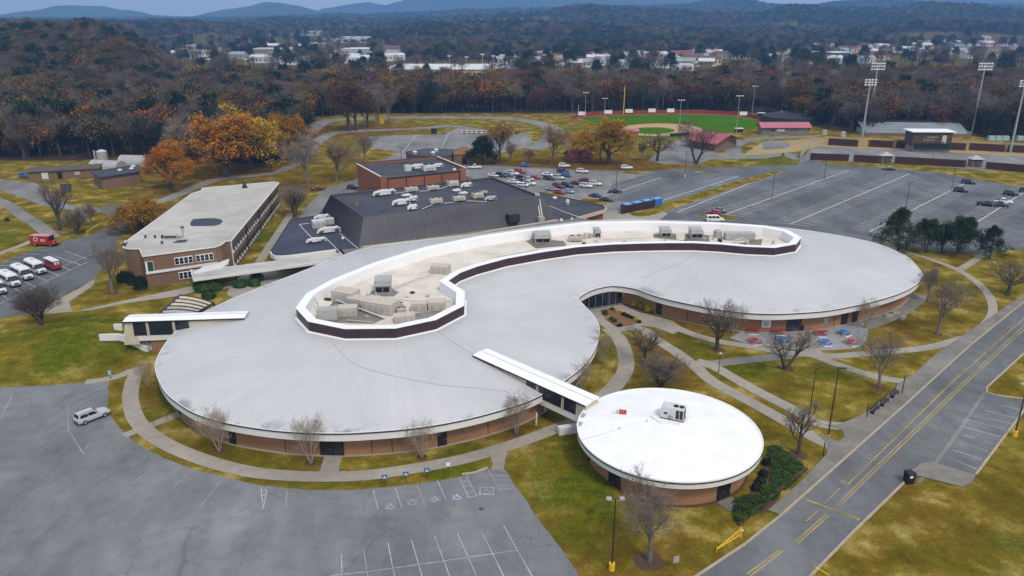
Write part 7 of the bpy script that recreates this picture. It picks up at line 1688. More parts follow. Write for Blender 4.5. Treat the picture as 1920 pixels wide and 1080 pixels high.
def hoop(label, px, py, L, r_, ang):
    p = P(px, py); t = thing('hoop_house', label, 'greenhouse', (p.x, p.y, 0), ang); mb = MB(); k = 12
    for x in (-L / 2, L / 2):
        for i in range(k + 1): a = math.pi * i / k; mb.v.append((x, -r_ * math.cos(a), r_ * math.sin(a) * 1.05))
    for i in range(k): mb.f.append((i, i + 1, k + 2 + i, k + 1 + i)[::-1]); mb.m.append(0)
    mb.f.append(tuple(range(k + 1))); mb.m.append(0); mb.f.append(tuple(k + 1 + k - i for i in range(k + 1))); mb.m.append(0)
    mb.build('cover', M['hv_grey'], t, smooth=False)
    for q in range(5): x = -L / 2 + L * q / 4; MB().tube([(x, -r_ * 1.01 * math.cos(math.pi * i / 8), r_ * 1.06 * math.sin(math.pi * i / 8)) for i in range(9)], .08, 4).build('hoop', M['hv_grey'], t)
hoop('white plastic hoop house, left one behind the workshop', 203, 318, 13, 3.6, -.25); hoop('white plastic hoop house, right one behind the workshop', 255, 308, 12, 3.6, -.15)
p = P(193, 301); t = thing('water_tank', 'upright round white tank at the wood edge', 'tank', (p.x, p.y, 0)); MB().cyl((0, 0, 0), 2.2, 2.2, 4.0, 18).build('shell', M['hv_grey'], t, smooth=False); MB().cyl((0, 0, 4.0), 2.2, .6, .7, 18).build('dome', M['hv_white'], t); MB().cyl((-3.2, 0, 0), .4, .4, 4.4, 8).build('pipe', M['hv_grey'], t)
t = gable('well_house', 'tiny gabled wooden hut on the far left lawn', 'hut', 124, 361, 2.6, 2.4, 1.9, .9, .3, M['pbrown'], M['dark'], .3)
p = P(14, 415); tag(MB().box((0, 0, 0), (.9, .9, 1.2), 0, 0, (.8, .8)).build('utility_box', M['dark'], None, (p.x, p.y, 0)), 'small dark utility box on the left lawn', 'cabinet')
p = P(814, 250); tag(MB().box((0, 0, 0), (3.0, 2.0, 2.6), 0, 0, (.95, .9)).build('utility_box', M['dark'], None, (p.x, p.y, 0)), 'lone dark box on the thin back grass strip', 'cabinet')
p = P(712, 232); tag(MB().box((0, 0, 0), (5, 1.0, 4.5)).build('play_panel', M['yellow'], None, (p.x, p.y, 0)), 'yellow panel standing between two trunks at the back', 'panel')
yc = MB().wall(PP([(165, 440), (178, 432), (187, 427)]), .9, 0, 1.1); tag(yc.build('flower_hedge', M['shrub_y']), 'yellowish clipped hedge at the bus yard entrance', 'hedge')
# ------------------------------------------------------------------ trees
UP = Vector((0, 0, 1))
def grow(mb, rg, p, d, L, r, lvl, S, tips, az):
    n = S['seg'][lvl]; pts = [p.copy()]; d = d.copy()
    for i in range(n):
        d = (d + Vector((rg.gauss(0, 1), rg.gauss(0, 1), rg.gauss(0, .6))) * S['wob'] * (.3 if lvl == 0 else 1) + UP * S['up'][lvl]).normalized(); p = p + d * (L / n); pts.append(p.copy())
    e = S['thin'] if lvl == S['max'] else .5
    mb.tube(pts, [r * (1 - (1 - e) * i / n) for i in range(n + 1)], S['sides'][lvl])
    if lvl == S['max']: tips.append((p, d)); return
    if lvl >= S['max'] - 1: tips.append((p, d))
    nb = S['nb'][lvl]
    for k in range(nb):
        t = S['from'][lvl] + (1 - S['from'][lvl]) * (k + .5 + rg.uniform(-.3, .3)) / nb; t = min(.999, max(0, t)); q = t * n; i = int(q); pos = pts[i] + (pts[i + 1] - pts[i]) * (q - i)
        az += 2.4 + rg.uniform(-.4, .4); a = S['ang'][lvl] * rg.uniform(.75, 1.25) * (1.15 - .35 * t)
        u = d.orthogonal().normalized(); w = d.cross(u); nd = (d * math.cos(a) + (u * math.cos(az) + w * math.sin(az)) * math.sin(a)).normalized()
        grow(mb, rg, pos, nd, L * S['rat'][lvl] * rg.uniform(.75, 1.2) * (S['tap'][0] - S['tap'][1] * t if lvl == 0 else 1.2 - .45 * t), max(S['rmin'], r * S['rr'][lvl] * (1 - .4 * t)), lvl + 1, S, tips, az)
def SP(**k):
    b = dict(max=4, seg=[4, 3, 3, 2, 2], sides=[7, 5, 4, 3, 3], nb=[7, 6, 5, 4], ang=[.85, .75, .7, .7], rat=[.75, .6, .55, .5], rr=[.5, .5, .5, .55], up=[.05, .1, .08, .04, .03], wob=.12, rmin=.012, thin=.5, H=4.5, r=.26, stems=1, lean=0.0, tap=(1.2, .45))
    b['from'] = [.35, .25, .2, .2]; b.update(k); return b
def make_skel(S, seed):
    rg = random.Random(seed); mb = MB(); tips = []
    for k in range(S['stems']):
        a = 2 * math.pi * k / S['stems'] + .6 + rg.uniform(-.3, .3); d = Vector((math.cos(a) * S['lean'], math.sin(a) * S['lean'], 1)).normalized()
        grow(mb, rg, Vector((math.cos(a) * .1 * (S['stems'] > 1), math.sin(a) * .1 * (S['stems'] > 1), -.05)), d, S['H'], S['r'], 0, S, tips, rg.uniform(0, 6))
    h = max(v[2] for v in mb.v); k = 10 / h; mb.v = [(x * k, y * k, z * k) for x, y, z in mb.v]; tips = [(p * k, d) for p, d in tips]
    return mb, tips, rg
def leaves(tips, rg, per, size, spread, keep=1.0, lo=0.0):
    mb = MB()
    for p, d in tips:
        if rg.random() > keep or p.z < lo: continue
        for _ in range(per):
            q = p + Vector((rg.gauss(0, spread), rg.gauss(0, spread), rg.gauss(0, spread * .8))); nrm = Vector((rg.gauss(0, 1), rg.gauss(0, 1), rg.gauss(1.3, .8))).normalized(); u = nrm.orthogonal().normalized(); w = nrm.cross(u); s = size * rg.uniform(.6, 1.35)
            mb.poly([q - u * s, q - w * s * .7, q + u * s, q + w * s * .7])
    return mb
def twigs(tips, rg, per, ln, wd):
    mb = MB()
    for p, d in tips:
        for _ in range(per):
            v = (d + Vector((rg.gauss(0, .6), rg.gauss(0, .6), rg.gauss(.15, .5)))).normalized(); u = v.orthogonal().normalized(); q = p + v * ln * rg.uniform(.6, 1.3); s = p - v * ln * .2
            mb.poly([s - u * wd, q, s + u * wd])
    return mb
LM = dict(forange=leafmat('leaf_orange_brown', (.19, .092, .014), .35, .3), fgold=leafmat('leaf_gold_brown', (.19, .12, .018), .35, .3), orange=leafmat('leaf_orange', (.34, .165, .008), .4, .35), gold=leafmat('leaf_gold', (.38, .22, .012), .4, .3), rust=leafmat('leaf_rust', (.12, .055, .022), .4, .3), olive=leafmat('leaf_olive', (.075, .058, .014), .4, .4), green=leafmat('leaf_dark_green', (.018, .034, .013), .4, .2), epine=leafmat('evergreen_leaves', (.030, .055, .018), .5, .2), pine=leafmat('needle_green', (.020, .036, .014), .45, .25), tan=leafmat('leaf_tan', (.26, .17, .06), .35, .2), red=leafmat('leaf_red', (.22, .02, .02), .35, .1))
TW = leafmat('twig_haze', (.19, .155, .13), .3, .15)
TWF = leafmat('wood_twigs', (.145, .115, .092), .35, .25)
TREES = {}
def proto(key, S, seed, bark, twig=None, leaf=None, tw=None, far=False):
    mb, tips, rg = make_skel(S, seed); parts = [('trunk', mb.mesh('trunk', M[bark]))]
    if twig: parts.append(('crown', twigs(tips, rg, *twig).mesh('crown', tw or TW)))
    if leaf:
        m, per, size, spread, keep = leaf[:5]; parts.append(('crown' if not twig else 'leaves', leaves(tips, rg, per, size, spread, keep, leaf[5] if len(leaf) > 5 else 0).mesh('crown', LM[m])))
    TREES[key] = parts
vase = SP(r=.2, H=3.3, rat=[.95, .62, .55, .5], ang=[.72, .6, .6, .7], up=[.02, .13, .10, .06, .04], nb=[8, 6, 5, 4], **{'from': [.42, .25, .2, .2]})
proto('bare_a', vase, 3, 'bark_grey', (3, .5, .011)); proto('bare_b', SP(H=3.6, ang=[.8, .7, .7, .7], nb=[7, 6, 5, 4], wob=.16), 8, 'bark', (3, .5, .011))
proto('bare_low', SP(H=2.2, ang=[.95, .7, .65, .7], nb=[8, 6, 5, 4], rat=[1.25, .62, .55, .5], up=[.0, .05, .06, .05, .03], r=.28, **{'from': [.55, .25, .2, .2]}), 14, 'bark', (3, .48, .011))
proto('fork', SP(H=4.6, stems=2, lean=.55, ang=[.6, .65, .65, .7], nb=[6, 5, 5, 4], r=.24, wob=.14), 21, 'bark', (3, .48, .011))
proto('myrtle', SP(H=5.0, stems=5, lean=.34, ang=[.42, .5, .55, .6], nb=[5, 4, 4, 3], r=.1, up=[.04, .1, .1, .06, .04], wob=.1), 5, 'bark_pale', (3, .42, .010), tw=leafmat('pale_twigs', (.26, .20, .14), .3, .1))
proto('spray', SP(H=2.4, stems=3, lean=.3, ang=[.5, .5, .5, .6], nb=[7, 6, 5, 4], rat=[1.3, .7, .6, .5], r=.16, up=[.03, .08, .06, .05, .03], **{'from': [.3, .2, .2, .2]}), 31, 'bark', (4, .55, .011))
oak = SP(H=3.4, ang=[.95, .8, .75, .7], nb=[9, 6, 5, 3], rat=[.95, .62, .55, .5], r=.34, **{'from': [.32, .25, .2, .2]})
proto('oak_orange', oak, 41, 'bark', None, ('orange', 13, .13, .30, .95)); proto('oak_gold', SP(H=3.4, ang=[.9, .8, .75, .7], nb=[8, 6, 5, 3], rat=[.9, .62, .55, .5], r=.3), 43, 'bark', None, ('gold', 13, .13, .30, .9)); proto('oak_rust', SP(H=4.0, ang=[.8, .75, .7, .7], nb=[8, 6, 5, 3], r=.3), 45, 'bark', None, ('rust', 7, .12, .30, .85))
proto('thin_gold', vase, 51, 'bark_grey', (5, .5, .012), ('tan', 6, .10, .30, .9)); proto('thin_orange', vase, 53, 'bark', (5, .5, .012), ('orange', 6, .11, .28, .75))
proto('thin_brown', SP(H=3.8, ang=[.7, .65, .6, .7], nb=[8, 6, 5, 4]), 55, 'bark_grey', (7, .5, .013), ('tan', 2, .08, .28, .5))
proto('bush_gold', SP(H=1.6, stems=4, lean=.5, ang=[.9, .8, .7, .7], nb=[6, 6, 5, 3], rat=[1.2, .7, .6, .5], r=.14), 61, 'bark', None, ('gold', 8, .17, .36, 1.0))
proto('magnolia', SP(H=6, ang=[1.1, .8, .7, .7], nb=[14, 6, 4, 2], rat=[.5, .6, .55, .5], r=.3, **{'from': [.12, .2, .2, .2]}), 63, 'bark', None, ('green', 10, .2, .34, 1.0))
proto('evergreen', SP(H=7, tap=(1.75, 1.5), ang=[1.2, .8, .7, .7], nb=[18, 6, 4, 2], rat=[.33, .6, .55, .5], r=.2, up=[.04, .03, .05, .03, .02], **{'from': [.16, .2, .2, .2]}), 65, 'bark', None, ('epine', 9, .15, .28, .95)); proto('evergreen_b', SP(H=6.5, tap=(1.6, 1.25), stems=2, lean=.12, ang=[1.1, .8, .7, .7], nb=[14, 5, 4, 2], rat=[.36, .6, .55, .5], r=.17, **{'from': [.2, .2, .2, .2]}), 67, 'bark', None, ('epine', 9, .16, .28, .95))
# light forms for the woods
fs = dict(max=3, seg=[3, 2, 2, 1], sides=[5, 3, 3, 3])
def fsp(**k): q = dict(fs); q.update(k); return SP(**q)
proto('f_bare_a', fsp(H=5, ang=[.6, .6, .7], nb=[7, 5, 4], **{'from': [.4, .25, .2]}), 71, 'bark', (5, .75, .03), tw=TWF); proto('f_bare_b', fsp(H=4.4, ang=[.75, .65, .7], nb=[8, 5, 4], **{'from': [.35, .25, .2]}), 72, 'bark_dk', (6, .7, .032), tw=TWF); proto('f_bare_c', fsp(H=5.4, ang=[.5, .6, .7], nb=[7, 5, 4], **{'from': [.45, .25, .2]}), 73, 'bark_dk', (6, .8, .04), tw=TWF)
proto('f_orange', fsp(H=4, ang=[.85, .75, .7], nb=[8, 5, 4]), 74, 'bark_dk', None, ('forange', 6, .30, .5, 1.0)); proto('f_gold', fsp(H=4, ang=[.85, .75, .7], nb=[8, 5, 4]), 75, 'bark_dk', None, ('fgold', 6, .28, .5, .9)); proto('f_rust', fsp(H=4.2, ang=[.8, .75, .7], nb=[8, 5, 4]), 76, 'bark_dk', None, ('rust', 6, .28, .5, .95)); proto('f_olive', fsp(H=4.4, ang=[.8, .75, .7], nb=[8, 5, 4]), 77, 'bark_dk', None, ('olive', 6, .28, .5, .9))
proto('f_pine', fsp(H=7.5, tap=(1.6, 1.3), ang=[1.15, .8, .7], nb=[14, 5, 3], rat=[.34, .6, .5], **{'from': [.3, .2, .2]}), 78, 'bark_dk', None, ('pine', 8, .30, .42, 1.0)); proto('f_pine_b', fsp(H=7, ang=[1.1, .8, .7], nb=[12, 5, 3], rat=[.4, .6, .5], **{'from': [.5, .2, .2]}), 79, 'bark_dk', None, ('pine', 9, .32, .5, 1.0))
proto('f_pale', fsp(H=5, ang=[.45, .6, .7], nb=[6, 4, 3], r=.2, **{'from': [.4, .25, .2]}), 80, 'bark_pale', (2, .6, .02), tw=leafmat('white_twigs', (.34, .30, .26), .2, .05)); proto('f_red', fsp(H=4, ang=[.85, .75, .7], nb=[8, 5, 4]), 81, 'bark', None, ('red', 6, .3, .5, 1.0))
def plant(key, loc, h, label, group, rz=None, name='tree', wide=1.0, cat='tree'):
    t = thing(name, label, cat, loc, rnd.uniform(0, 6.28) if rz is None else rz, group); s = h / 10; t.scale = (s * wide, s * wide, s)
    for nm, me in TREES[key]: put(nm, me, t)
    return t
def tree_px(key, px, py, top, label, group=None, wide=1.0, rz=None, name='tree', ring=0.0):
    p = P(px, py); z = terr(p.x, p.y); plant(key, (p.x, p.y, z), max(1.5, hpx(px, py, top) - z), label, group, rz, name, wide)
    if ring:
        k = 14; rg = random.Random(px); pts = [(p.x + ring * rg.uniform(.8, 1.15) * math.cos(i * 2 * math.pi / k), p.y + ring * rg.uniform(.8, 1.15) * math.sin(i * 2 * math.pi / k), .015) for i in range(k)]
        tag(MB().tess(pts).build('mulch_ring', M['mulch']), 'round patch of dark mulch under a lawn tree', None, None, 'structure')
G1, G2, G3, G4 = 'bare trees on the lawns', 'crape myrtles round the school', 'autumn trees behind the school', 'evergreens by the far car park'
tree_px('bare_a', 211, 549, 447, 'bare vase-shaped tree between the bus yard and the classroom block', G1, 1.15, ring=1.4); tree_px('spray', 80, 616, 532, 'bare bushy tree in front of the buses', G1, 1.25)
tree_px('bare_b', 112, 432, 335, 'tall dark bare tree above the red box truck', G1, 1.0); tree_px('spray', 146, 440, 385, 'brownish bushy bare tree at the bus yard entrance', G1, 1.0, name='tree'); tree_px('thin_brown', 172, 425, 380, 'rounded brown thicket tree beside the yard entrance', G1, 1.1)
tree_px('bare_low', 1208, 681, 613, 'spreading bare tree beside the curved walk', G1, 1.1, ring=1.2); tree_px('spray', 1239, 728, 664, 'dense fan-shaped bare tree just behind the white round roof', G1, 1.5, ring=1.0); tree_px('bare_b', 1345, 656, 562, 'bare grey tree before the brick wall left of the patio', G1, 1.1, ring=1.4); tree_px('fork', 1474, 691, 607, 'forked bare tree with two leaning stems before the patio', G1, 1.35, .0, ring=1.5); tree_px('bare_a', 1648, 727, 618, 'bare vase-shaped tree at the corner of the roadside lawn', G1, 1.0, ring=1.3)
tree_px('bare_a', 1757, 626, 510, 'tall bare tree on the lawn right of the right wing', G1, 1.0, ring=1.0); tree_px('thin_brown', 1738, 566, 500, 'smaller bare tree behind the tall one at the right wing', G1, .8); tree_px('bare_low', 1888, 553, 490, 'low spreading bare tree by the road at the right edge', G1, 1.1, ring=.9); tree_px('bare_b', 1497, 852, 752, 'dark trunked bare tree between the annex and the sidewalk', G1, .9, ring=1.3); tree_px('bare_a', 1218, 1052, 885, 'big bare tree in front of the annex at the bottom', G1, 1.0, ring=1.9)
for px, py, top, lb_ in ((411, 846, 762, 'pale stemmed myrtle, leftmost along the front wall'), (583, 868, 776, 'pale stemmed myrtle left of the wide front doors'), (791, 857, 785, 'pale stemmed myrtle beside the right narrow door'), (968, 813, 733, 'pale stemmed myrtle below the covered bridge'), (277, 723, 672, 'small bare myrtle at the left curve of the walk'), (1131, 682, 622, 'bare myrtle at the right curve of the left lobe'), (1092, 737, 672, 'bushy myrtle tucked between wall and bridge'), (1622, 615, 558, 'bare myrtle by the narrow doors of the right wing'), (1375, 625, 562, 'bare myrtle close to the right wing wall')): tree_px('myrtle', px, py, top, lb_, G2, 1.0, ring=.9 if py > 800 else 0)
for key, px, py, top, w, lb_ in (('oak_orange', 320, 354, 266, 1.1, 'round orange oak beside the workshop'), ('oak_orange', 424, 330, 213, 1.2, 'largest orange oak before the left wood'), ('oak_gold', 470, 318, 196, 1.1, 'golden oak behind the largest orange one'), ('oak_gold', 505, 310, 228, 1.0, 'golden oak right of the largest orange one'), ('oak_orange', 545, 300, 213, 1.0, 'orange tree at the right end of the left autumn group'), ('bush_gold', 272, 430, 368, 1.3, 'round golden bush tree behind the pale flat roof'), ('thin_brown', 343, 308, 222, 1.3, 'pale brown leafless tree behind the round orange oak'), ('magnolia', 300, 300, 235, .8, 'dark evergreen behind the workshop'),
  ('bare_a', 578, 353, 243, 1.0, 'big grey bare tree left of the gym'), ('thin_gold', 631, 341, 258, 1.1, 'bare tree with gold leaves left of the gym'), ('bare_a', 683, 306, 245, 1.2, 'fan-shaped bare tree behind the gym'), ('spray', 552, 407, 342, 1.0, 'brown leafless shrub tree at the end of the classroom block'),
  ('magnolia', 905, 308, 253, 1.15, 'dark green round evergreen by the arched hut'), ('thin_orange', 938, 305, 226, 1.0, 'rusty bare tree right of the dark evergreen'), ('thin_brown', 957, 305, 265, .9, 'smaller bare tree beside the rusty one'), ('thin_gold', 1034, 308, 230, 1.05, 'pale gold bare tree alone above the parked cars'), ('thin_gold', 992, 306, 276, 1.2, 'small yellowish tree near the lamp post'), ('oak_gold', 1088, 304, 236, 1.0, 'gold tree over the small red shed'), ('oak_orange', 1141, 308, 219, 1.05, 'biggest orange tree before the ball field'), ('thin_orange', 1125, 306, 240, .9, 'thin orange tree between gold and orange trees'), ('bare_low', 1232, 302, 247, 1.1, 'spreading bare tree on the grass nose by the paved yard'), ('fork', 1305, 307, 222, 1.0, 'many stemmed bare tree before the crimson pavilion'),
  ('oak_rust', 655, 246, 150, 1.0, 'dark rust tree, leftmost by the back lane'), ('oak_rust', 668, 245, 158, .9, 'second rust tree by the back lane'), ('thin_brown', 710, 234, 158, .9, 'brown tree left of the yellow panel'), ('bare_a', 730, 234, 148, .8, 'pale grey bare tree right of the yellow panel'), ('oak_rust', 690, 240, 170, .8, 'third rust tree by the back lane'), ('thin_gold', 1205, 303, 262, .7, 'slim gold sapling right of the orange tree')): tree_px(key, px, py, top, lb_, G3, w)
for key, px, py, top, w, lb_ in (('evergreen', 1683, 473, 390, .9, 'tallest loose evergreen by the far car park corner'), ('evergreen_b', 1735, 474, 411, .9, 'dark evergreen, second from the tallest one'), ('evergreen_b', 1765, 473, 420, .75, 'thin evergreen in the middle of the close group'), ('evergreen_b', 1794, 478, 406, 1.0, 'bushiest dark evergreen of the close group'), ('evergreen', 1856, 484, 424, .9, 'evergreen standing alone right of the close group')): tree_px(key, px, py, top, lb_, G4, w)

# ------------------------------------------------------------------ the woods
wr = random.Random(77)
def species(px, y, x):
    n = noise.noise(Vector((x / 70, y / 110, 9.3))); n2 = noise.noise(Vector((x / 160, y / 260, 4.4)))
    u = wr.random()
    if y < 720:
        if px < 600:
            tab = [('f_pine', .06 + .22 * max(0, n)), ('f_pine_b', .05), ('f_orange', .012 + .25 * max(0, -n - .2)), ('f_gold', .02), ('f_rust', .05), ('f_olive', .14), ('f_bare_a', .2), ('f_bare_b', .2), ('f_bare_c', .17)]
        elif px < 960:
            tab = [('f_orange', .07 + .3 * max(0, n)), ('f_rust', .15), ('f_olive', .09), ('f_pine_b', .06), ('f_bare_a', .2), ('f_bare_b', .2), ('f_bare_c', .17), ('f_gold', .02)]
        else:
            tab = [('f_bare_a', .26), ('f_bare_b', .25), ('f_bare_c', .22), ('f_rust', .10 + .2 * max(0, n)), ('f_olive', .09), ('f_pine', .05), ('f_orange', .025), ('f_pale', .02)]
    else:
        pn = max(0, n2) * (.9 if px > 340 else .15)
        tab = [('f_bare_a', .22), ('f_bare_b', .24), ('f_bare_c', .2), ('f_rust', .035), ('f_olive', .05), ('f_pine', .10 + pn), ('f_pine_b', .07 + pn), ('f_orange', .003), ('f_pale', .012), ('f_red', .001)]
    s = sum(w for _, w in tab); u *= s
    for k, w in tab:
        u -= w
        if u <= 0: return k
    return tab[0][0]
FK = ['f_bare_a', 'f_bare_b', 'f_bare_c', 'f_gold', 'f_olive', 'f_orange', 'f_pale', 'f_pine', 'f_pine_b', 'f_red', 'f_rust']
pts = []
def scatter(y0, y1, per, smin, smax, jit=1.0):
    area = .5 * 1.75 * (y1 * y1 - y0 * y0); n = int(area / per)
    for _ in range(n):
        y = math.sqrt(wr.uniform(y0 * y0, y1 * y1)); x = y * wr.uniform(-.875, .875)
        w = wood(x, y)
        if w <= 0 or wr.random() > w: continue
        pts.append((x, y, terr(x, y) - .3, species(pxof(x, y), y, x), wr.uniform(smin, smax), w))
scatter(250, 720, 42, 1.25, 2.05); scatter(720, 1500, 75, 1.3, 2.1); scatter(1500, 3000, 170, 1.5, 2.4); scatter(3000, 5400, 420, 2.0, 3.0)
# single trees: the ones along the near edge of the wood
edge = []
for i, q in enumerate(pts):
    if q[1] < 720 and -60 < pxof(q[0], q[1]) < 1980: edge.append((lin(WOOD_EDGE, pxof(q[0], q[1])) - rowof(q[1]), i))
edge.sort(); pick = set(i for _, i in edge[:285])
WL = dict(f_bare_a='leafless grey tree with upright limbs at the edge of the wood', f_bare_b='leafless brown tree with a broad crown at the edge of the wood', f_bare_c='narrow leafless tree at the edge of the wood', f_gold='golden leaved tree at the edge of the wood', f_olive='olive brown leaved tree at the edge of the wood', f_orange='orange leaved tree at the edge of the wood', f_pale='white barked bare tree at the edge of the wood', f_pine='dark green pine at the edge of the wood', f_pine_b='high crowned pine at the edge of the wood', f_red='red leaved tree at the edge of the wood', f_rust='rust leaved tree at the edge of the wood')
WN = dict(f_pine='pine_tree', f_pine_b='pine_tree')
for i in sorted(pick):
    x, y, z, k, s, w = pts[i]; zn = pxof(x, y); plant(k, (x, y, z), s * 10, WL[k].replace('at the edge of the wood', 'in the wood behind the ' + ('far left lawn' if zn < 570 else 'back car park' if zn < 1060 else 'ball field' if zn < 1470 else 'stadium')), 'trees along the wood edge', name=WN.get(k, 'woodland_tree'))
pc = bpy.data.collections.new('wood_forms')
for k in FK:
    mb_o = None
    v, f, mi, mats = [], [], [], []
    for nm, me in TREES[k]:
        b = len(v); v += [tuple(q.co) for q in me.vertices]; f += [tuple(b + j for j in p.vertices) for p in me.polygons]; mi += [len(mats)] * len(me.polygons); mats.append(me.materials[0])
    me = bpy.data.meshes.new('form_' + k); me.from_pydata(v, [], f)
    for m in mats: me.materials.append(m)
    me.polygons.foreach_set('material_index', mi); me.update(); pc.objects.link(bpy.data.objects.new(k, me))
def woods(name, sel, label):
    me = bpy.data.meshes.new(name); me.from_pydata([(q[0], q[1], q[2]) for q in sel], [], [])
    a = me.attributes.new('form', 'INT', 'POINT'); a.data.foreach_set('value', [FK.index(q[3]) for q in sel])
    a = me.attributes.new('size', 'FLOAT', 'POINT'); a.data.foreach_set('value', [q[4] for q in sel])
    a = me.attributes.new('turn', 'FLOAT_VECTOR', 'POINT'); a.data.foreach_set('vector', [c for q in sel for c in (0, 0, wr.uniform(0, 6.28))])
    o = bpy.data.objects.new(name, me); C.objects.link(o); tag(o, label, 'wood', None, 'stuff')
    ng = bpy.data.node_groups.new(name, 'GeometryNodeTree'); ng.interface.new_socket('Geometry', in_out='INPUT', socket_type='NodeSocketGeometry'); ng.interface.new_socket('Geometry', in_out='OUTPUT', socket_type='NodeSocketGeometry')
    n, l = ng.nodes, ng.links; gi, go = n.new('NodeGroupInput'), n.new('NodeGroupOutput'); ip = n.new('GeometryNodeInstanceOnPoints'); ci = n.new('GeometryNodeCollectionInfo')
    ci.inputs['Collection'].default_value = pc; ci.inputs['Separate Children'].default_value = True; ci.inputs['Reset Children'].default_value = True; ip.inputs['Pick Instance'].default_value = True
    def att(nm, ty): q = n.new('GeometryNodeInputNamedAttribute'); q.data_type = ty; q.inputs['Name'].default_value = nm; return q.outputs['Attribute']
    l.new(gi.outputs[0], ip.inputs['Points']); l.new(ci.outputs[0], ip.inputs['Instance']); l.new(att('form', 'INT'), ip.inputs['Instance Index']); l.new(att('turn', 'FLOAT_VECTOR'), ip.inputs['Rotation']); l.new(att('size', 'FLOAT'), ip.inputs['Scale']); l.new(ip.outputs[0], go.inputs[0])
    o.modifiers.new('plants', 'NODES').node_group = ng
woods('woodland', [q for i, q in enumerate(pts) if i not in pick and q[1] < 1100], 'dense autumn wood of bare, rusty and evergreen trees behind the campus')
woods('woodland', [q for q in pts if q[1] >= 1100], 'hazy wooded hills beyond the town')
print('woods', len(pts), 'single', len(pick))

# ------------------------------------------------------------------ the far town
tr_ = random.Random(9)
hm = dict(w=mat('house_white', (.62, .62, .60), .8, .05, .2), c=mat('house_cream', (.50, .43, .30), .8, .05, .2), b=mat('house_brick', (.22, .12, .09), .8, .1, .2), g=mat('house_grey', (.34, .36, .38), .8, .05, .2))
rm = [mat('roof_grey', (.30, .31, .32), .8, .1, .2), mat('roof_light', (.55, .56, .56), .6, .06, .2), mat('roof_brown', (.12, .085, .07), .8, .1, .2), mat('roof_brick', (.24, .06, .045), .8, .1, .2)]
def house_mesh(w, d, h, rise, wm, rmm):
    wa = MB().box((0, 0, 0), (w, d, h)); ro = MB()
    ro.poly([(-w / 2 - .5, -d / 2 - .5, h), (w / 2 + .5, -d / 2 - .5, h), (w / 2 + .5, 0, h + rise), (-w / 2 - .5, 0, h + rise)]); ro.poly([(w / 2 + .5, d / 2 + .5, h), (-w / 2 - .5, d / 2 + .5, h), (-w / 2 - .5, 0, h + rise), (w / 2 + .5, 0, h + rise)])
    for s in (-1, 1): wa.poly([(s * w / 2, -d / 2, h), (s * w / 2, d / 2, h), (s * w / 2, 0, h + rise)])
    wi = MB()
    for k in range(int(w / 4)): wi.box((-w / 2 + 2.5 + k * 4, -d / 2 - .03, h * .35), (1.4, .1, h * .4))
    return wa.mesh('wall', wm), ro.mesh('roof', rmm), wi.mesh('window', M['glass'])
HM = [house_mesh(16, 10, 5, 3, hm['w'], rm[0]), house_mesh(20, 11, 6, 3, hm['c'], rm[2]), house_mesh(14, 10, 4.5, 3, hm['b'], rm[1]), house_mesh(26, 12, 6, 2.5, hm['w'], rm[1]), house_mesh(18, 10, 5, 3, hm['g'], rm[0]), house_mesh(30, 14, 6, 2, hm['c'], rm[3])]
HN = ['white house with grey roof in the far town', 'cream house with brown roof in the far town', 'brick house with pale roof in the far town', 'long white building with pale roof in the far town', 'grey house with grey roof in the far town', 'long cream building with red roof in the far town']
def place_house(px, row, k, ang, s=1.0, label=None):
    p = P(px, row); z = terr(p.x, p.y); t = thing('town_house', label or HN[k].replace('in the far town', 'in the far town ' + ('left of the long white mill' if px < 720 else 'beyond the ball field' if px < 1420 else 'above the stadium')), 'house', (p.x, p.y, z), ang, None if label else 'houses of the far town'); t.scale = (s * 1.25, s * 1.25, s * 1.15)
    for nm, me in zip(('wall', 'roof', 'window'), HM[k]): put(nm, me, t)
for lo, hi, r0, r1, n in ((335, 480, 92, 112, 12), (480, 640, 88, 122, 16), (640, 740, 88, 120, 8), (930, 1010, 114, 127, 9), (1010, 1270, 110, 130, 24), (1270, 1420, 100, 126, 14), (1420, 1640, 94, 122, 20), (1640, 1920, 80, 114, 30), (760, 1000, 55, 80, 8), (1130, 1260, 70, 90, 3)):
    for _ in range(n): place_house(tr_.uniform(lo, hi), tr_.uniform(r0, r1), tr_.choice([0, 0, 1, 2, 3, 3, 4, 5]), tr_.uniform(-.5, .5))
def slab(label, px0, px1, row, d, h, wm, rmm, extra=None, name='warehouse', lift=0):
    a, b_ = P(px0, row), P(px1, row); w = b_.x - a.x; z = terr((a.x + b_.x) / 2, a.y) + lift; t = thing(name, label, 'warehouse', ((a.x + b_.x) / 2, a.y, z))
    MB().box((0, d / 2, 0), (w, d, h)).build('wall', wm, t); MB().box((0, d / 2, h), (w * 1.01, d * 1.02, .6)).build('roof', rmm, t)
    k = max(3, int(w / 14))
    for i in range(k): MB().box((-w / 2 + (i + .5) * w / k, -.1, h * .25), (w / k * .5, .3, h * .4)).build('window', M['glass'], t)
    return t
t = slab('very long white roofed mill just beyond the wood', 722, 915, 147, 80, 8, hm['c'], hm['w'])
MB().box((-30, 20, 8.6), (14, 12, 3.5), 0, 0, (.8, .8)).build('roof_monitor', hm['w'], t); MB().cyl((22, 20, 8.6), 7, .5, 3.5, 12).build('roof_dome', hm['w'], t)
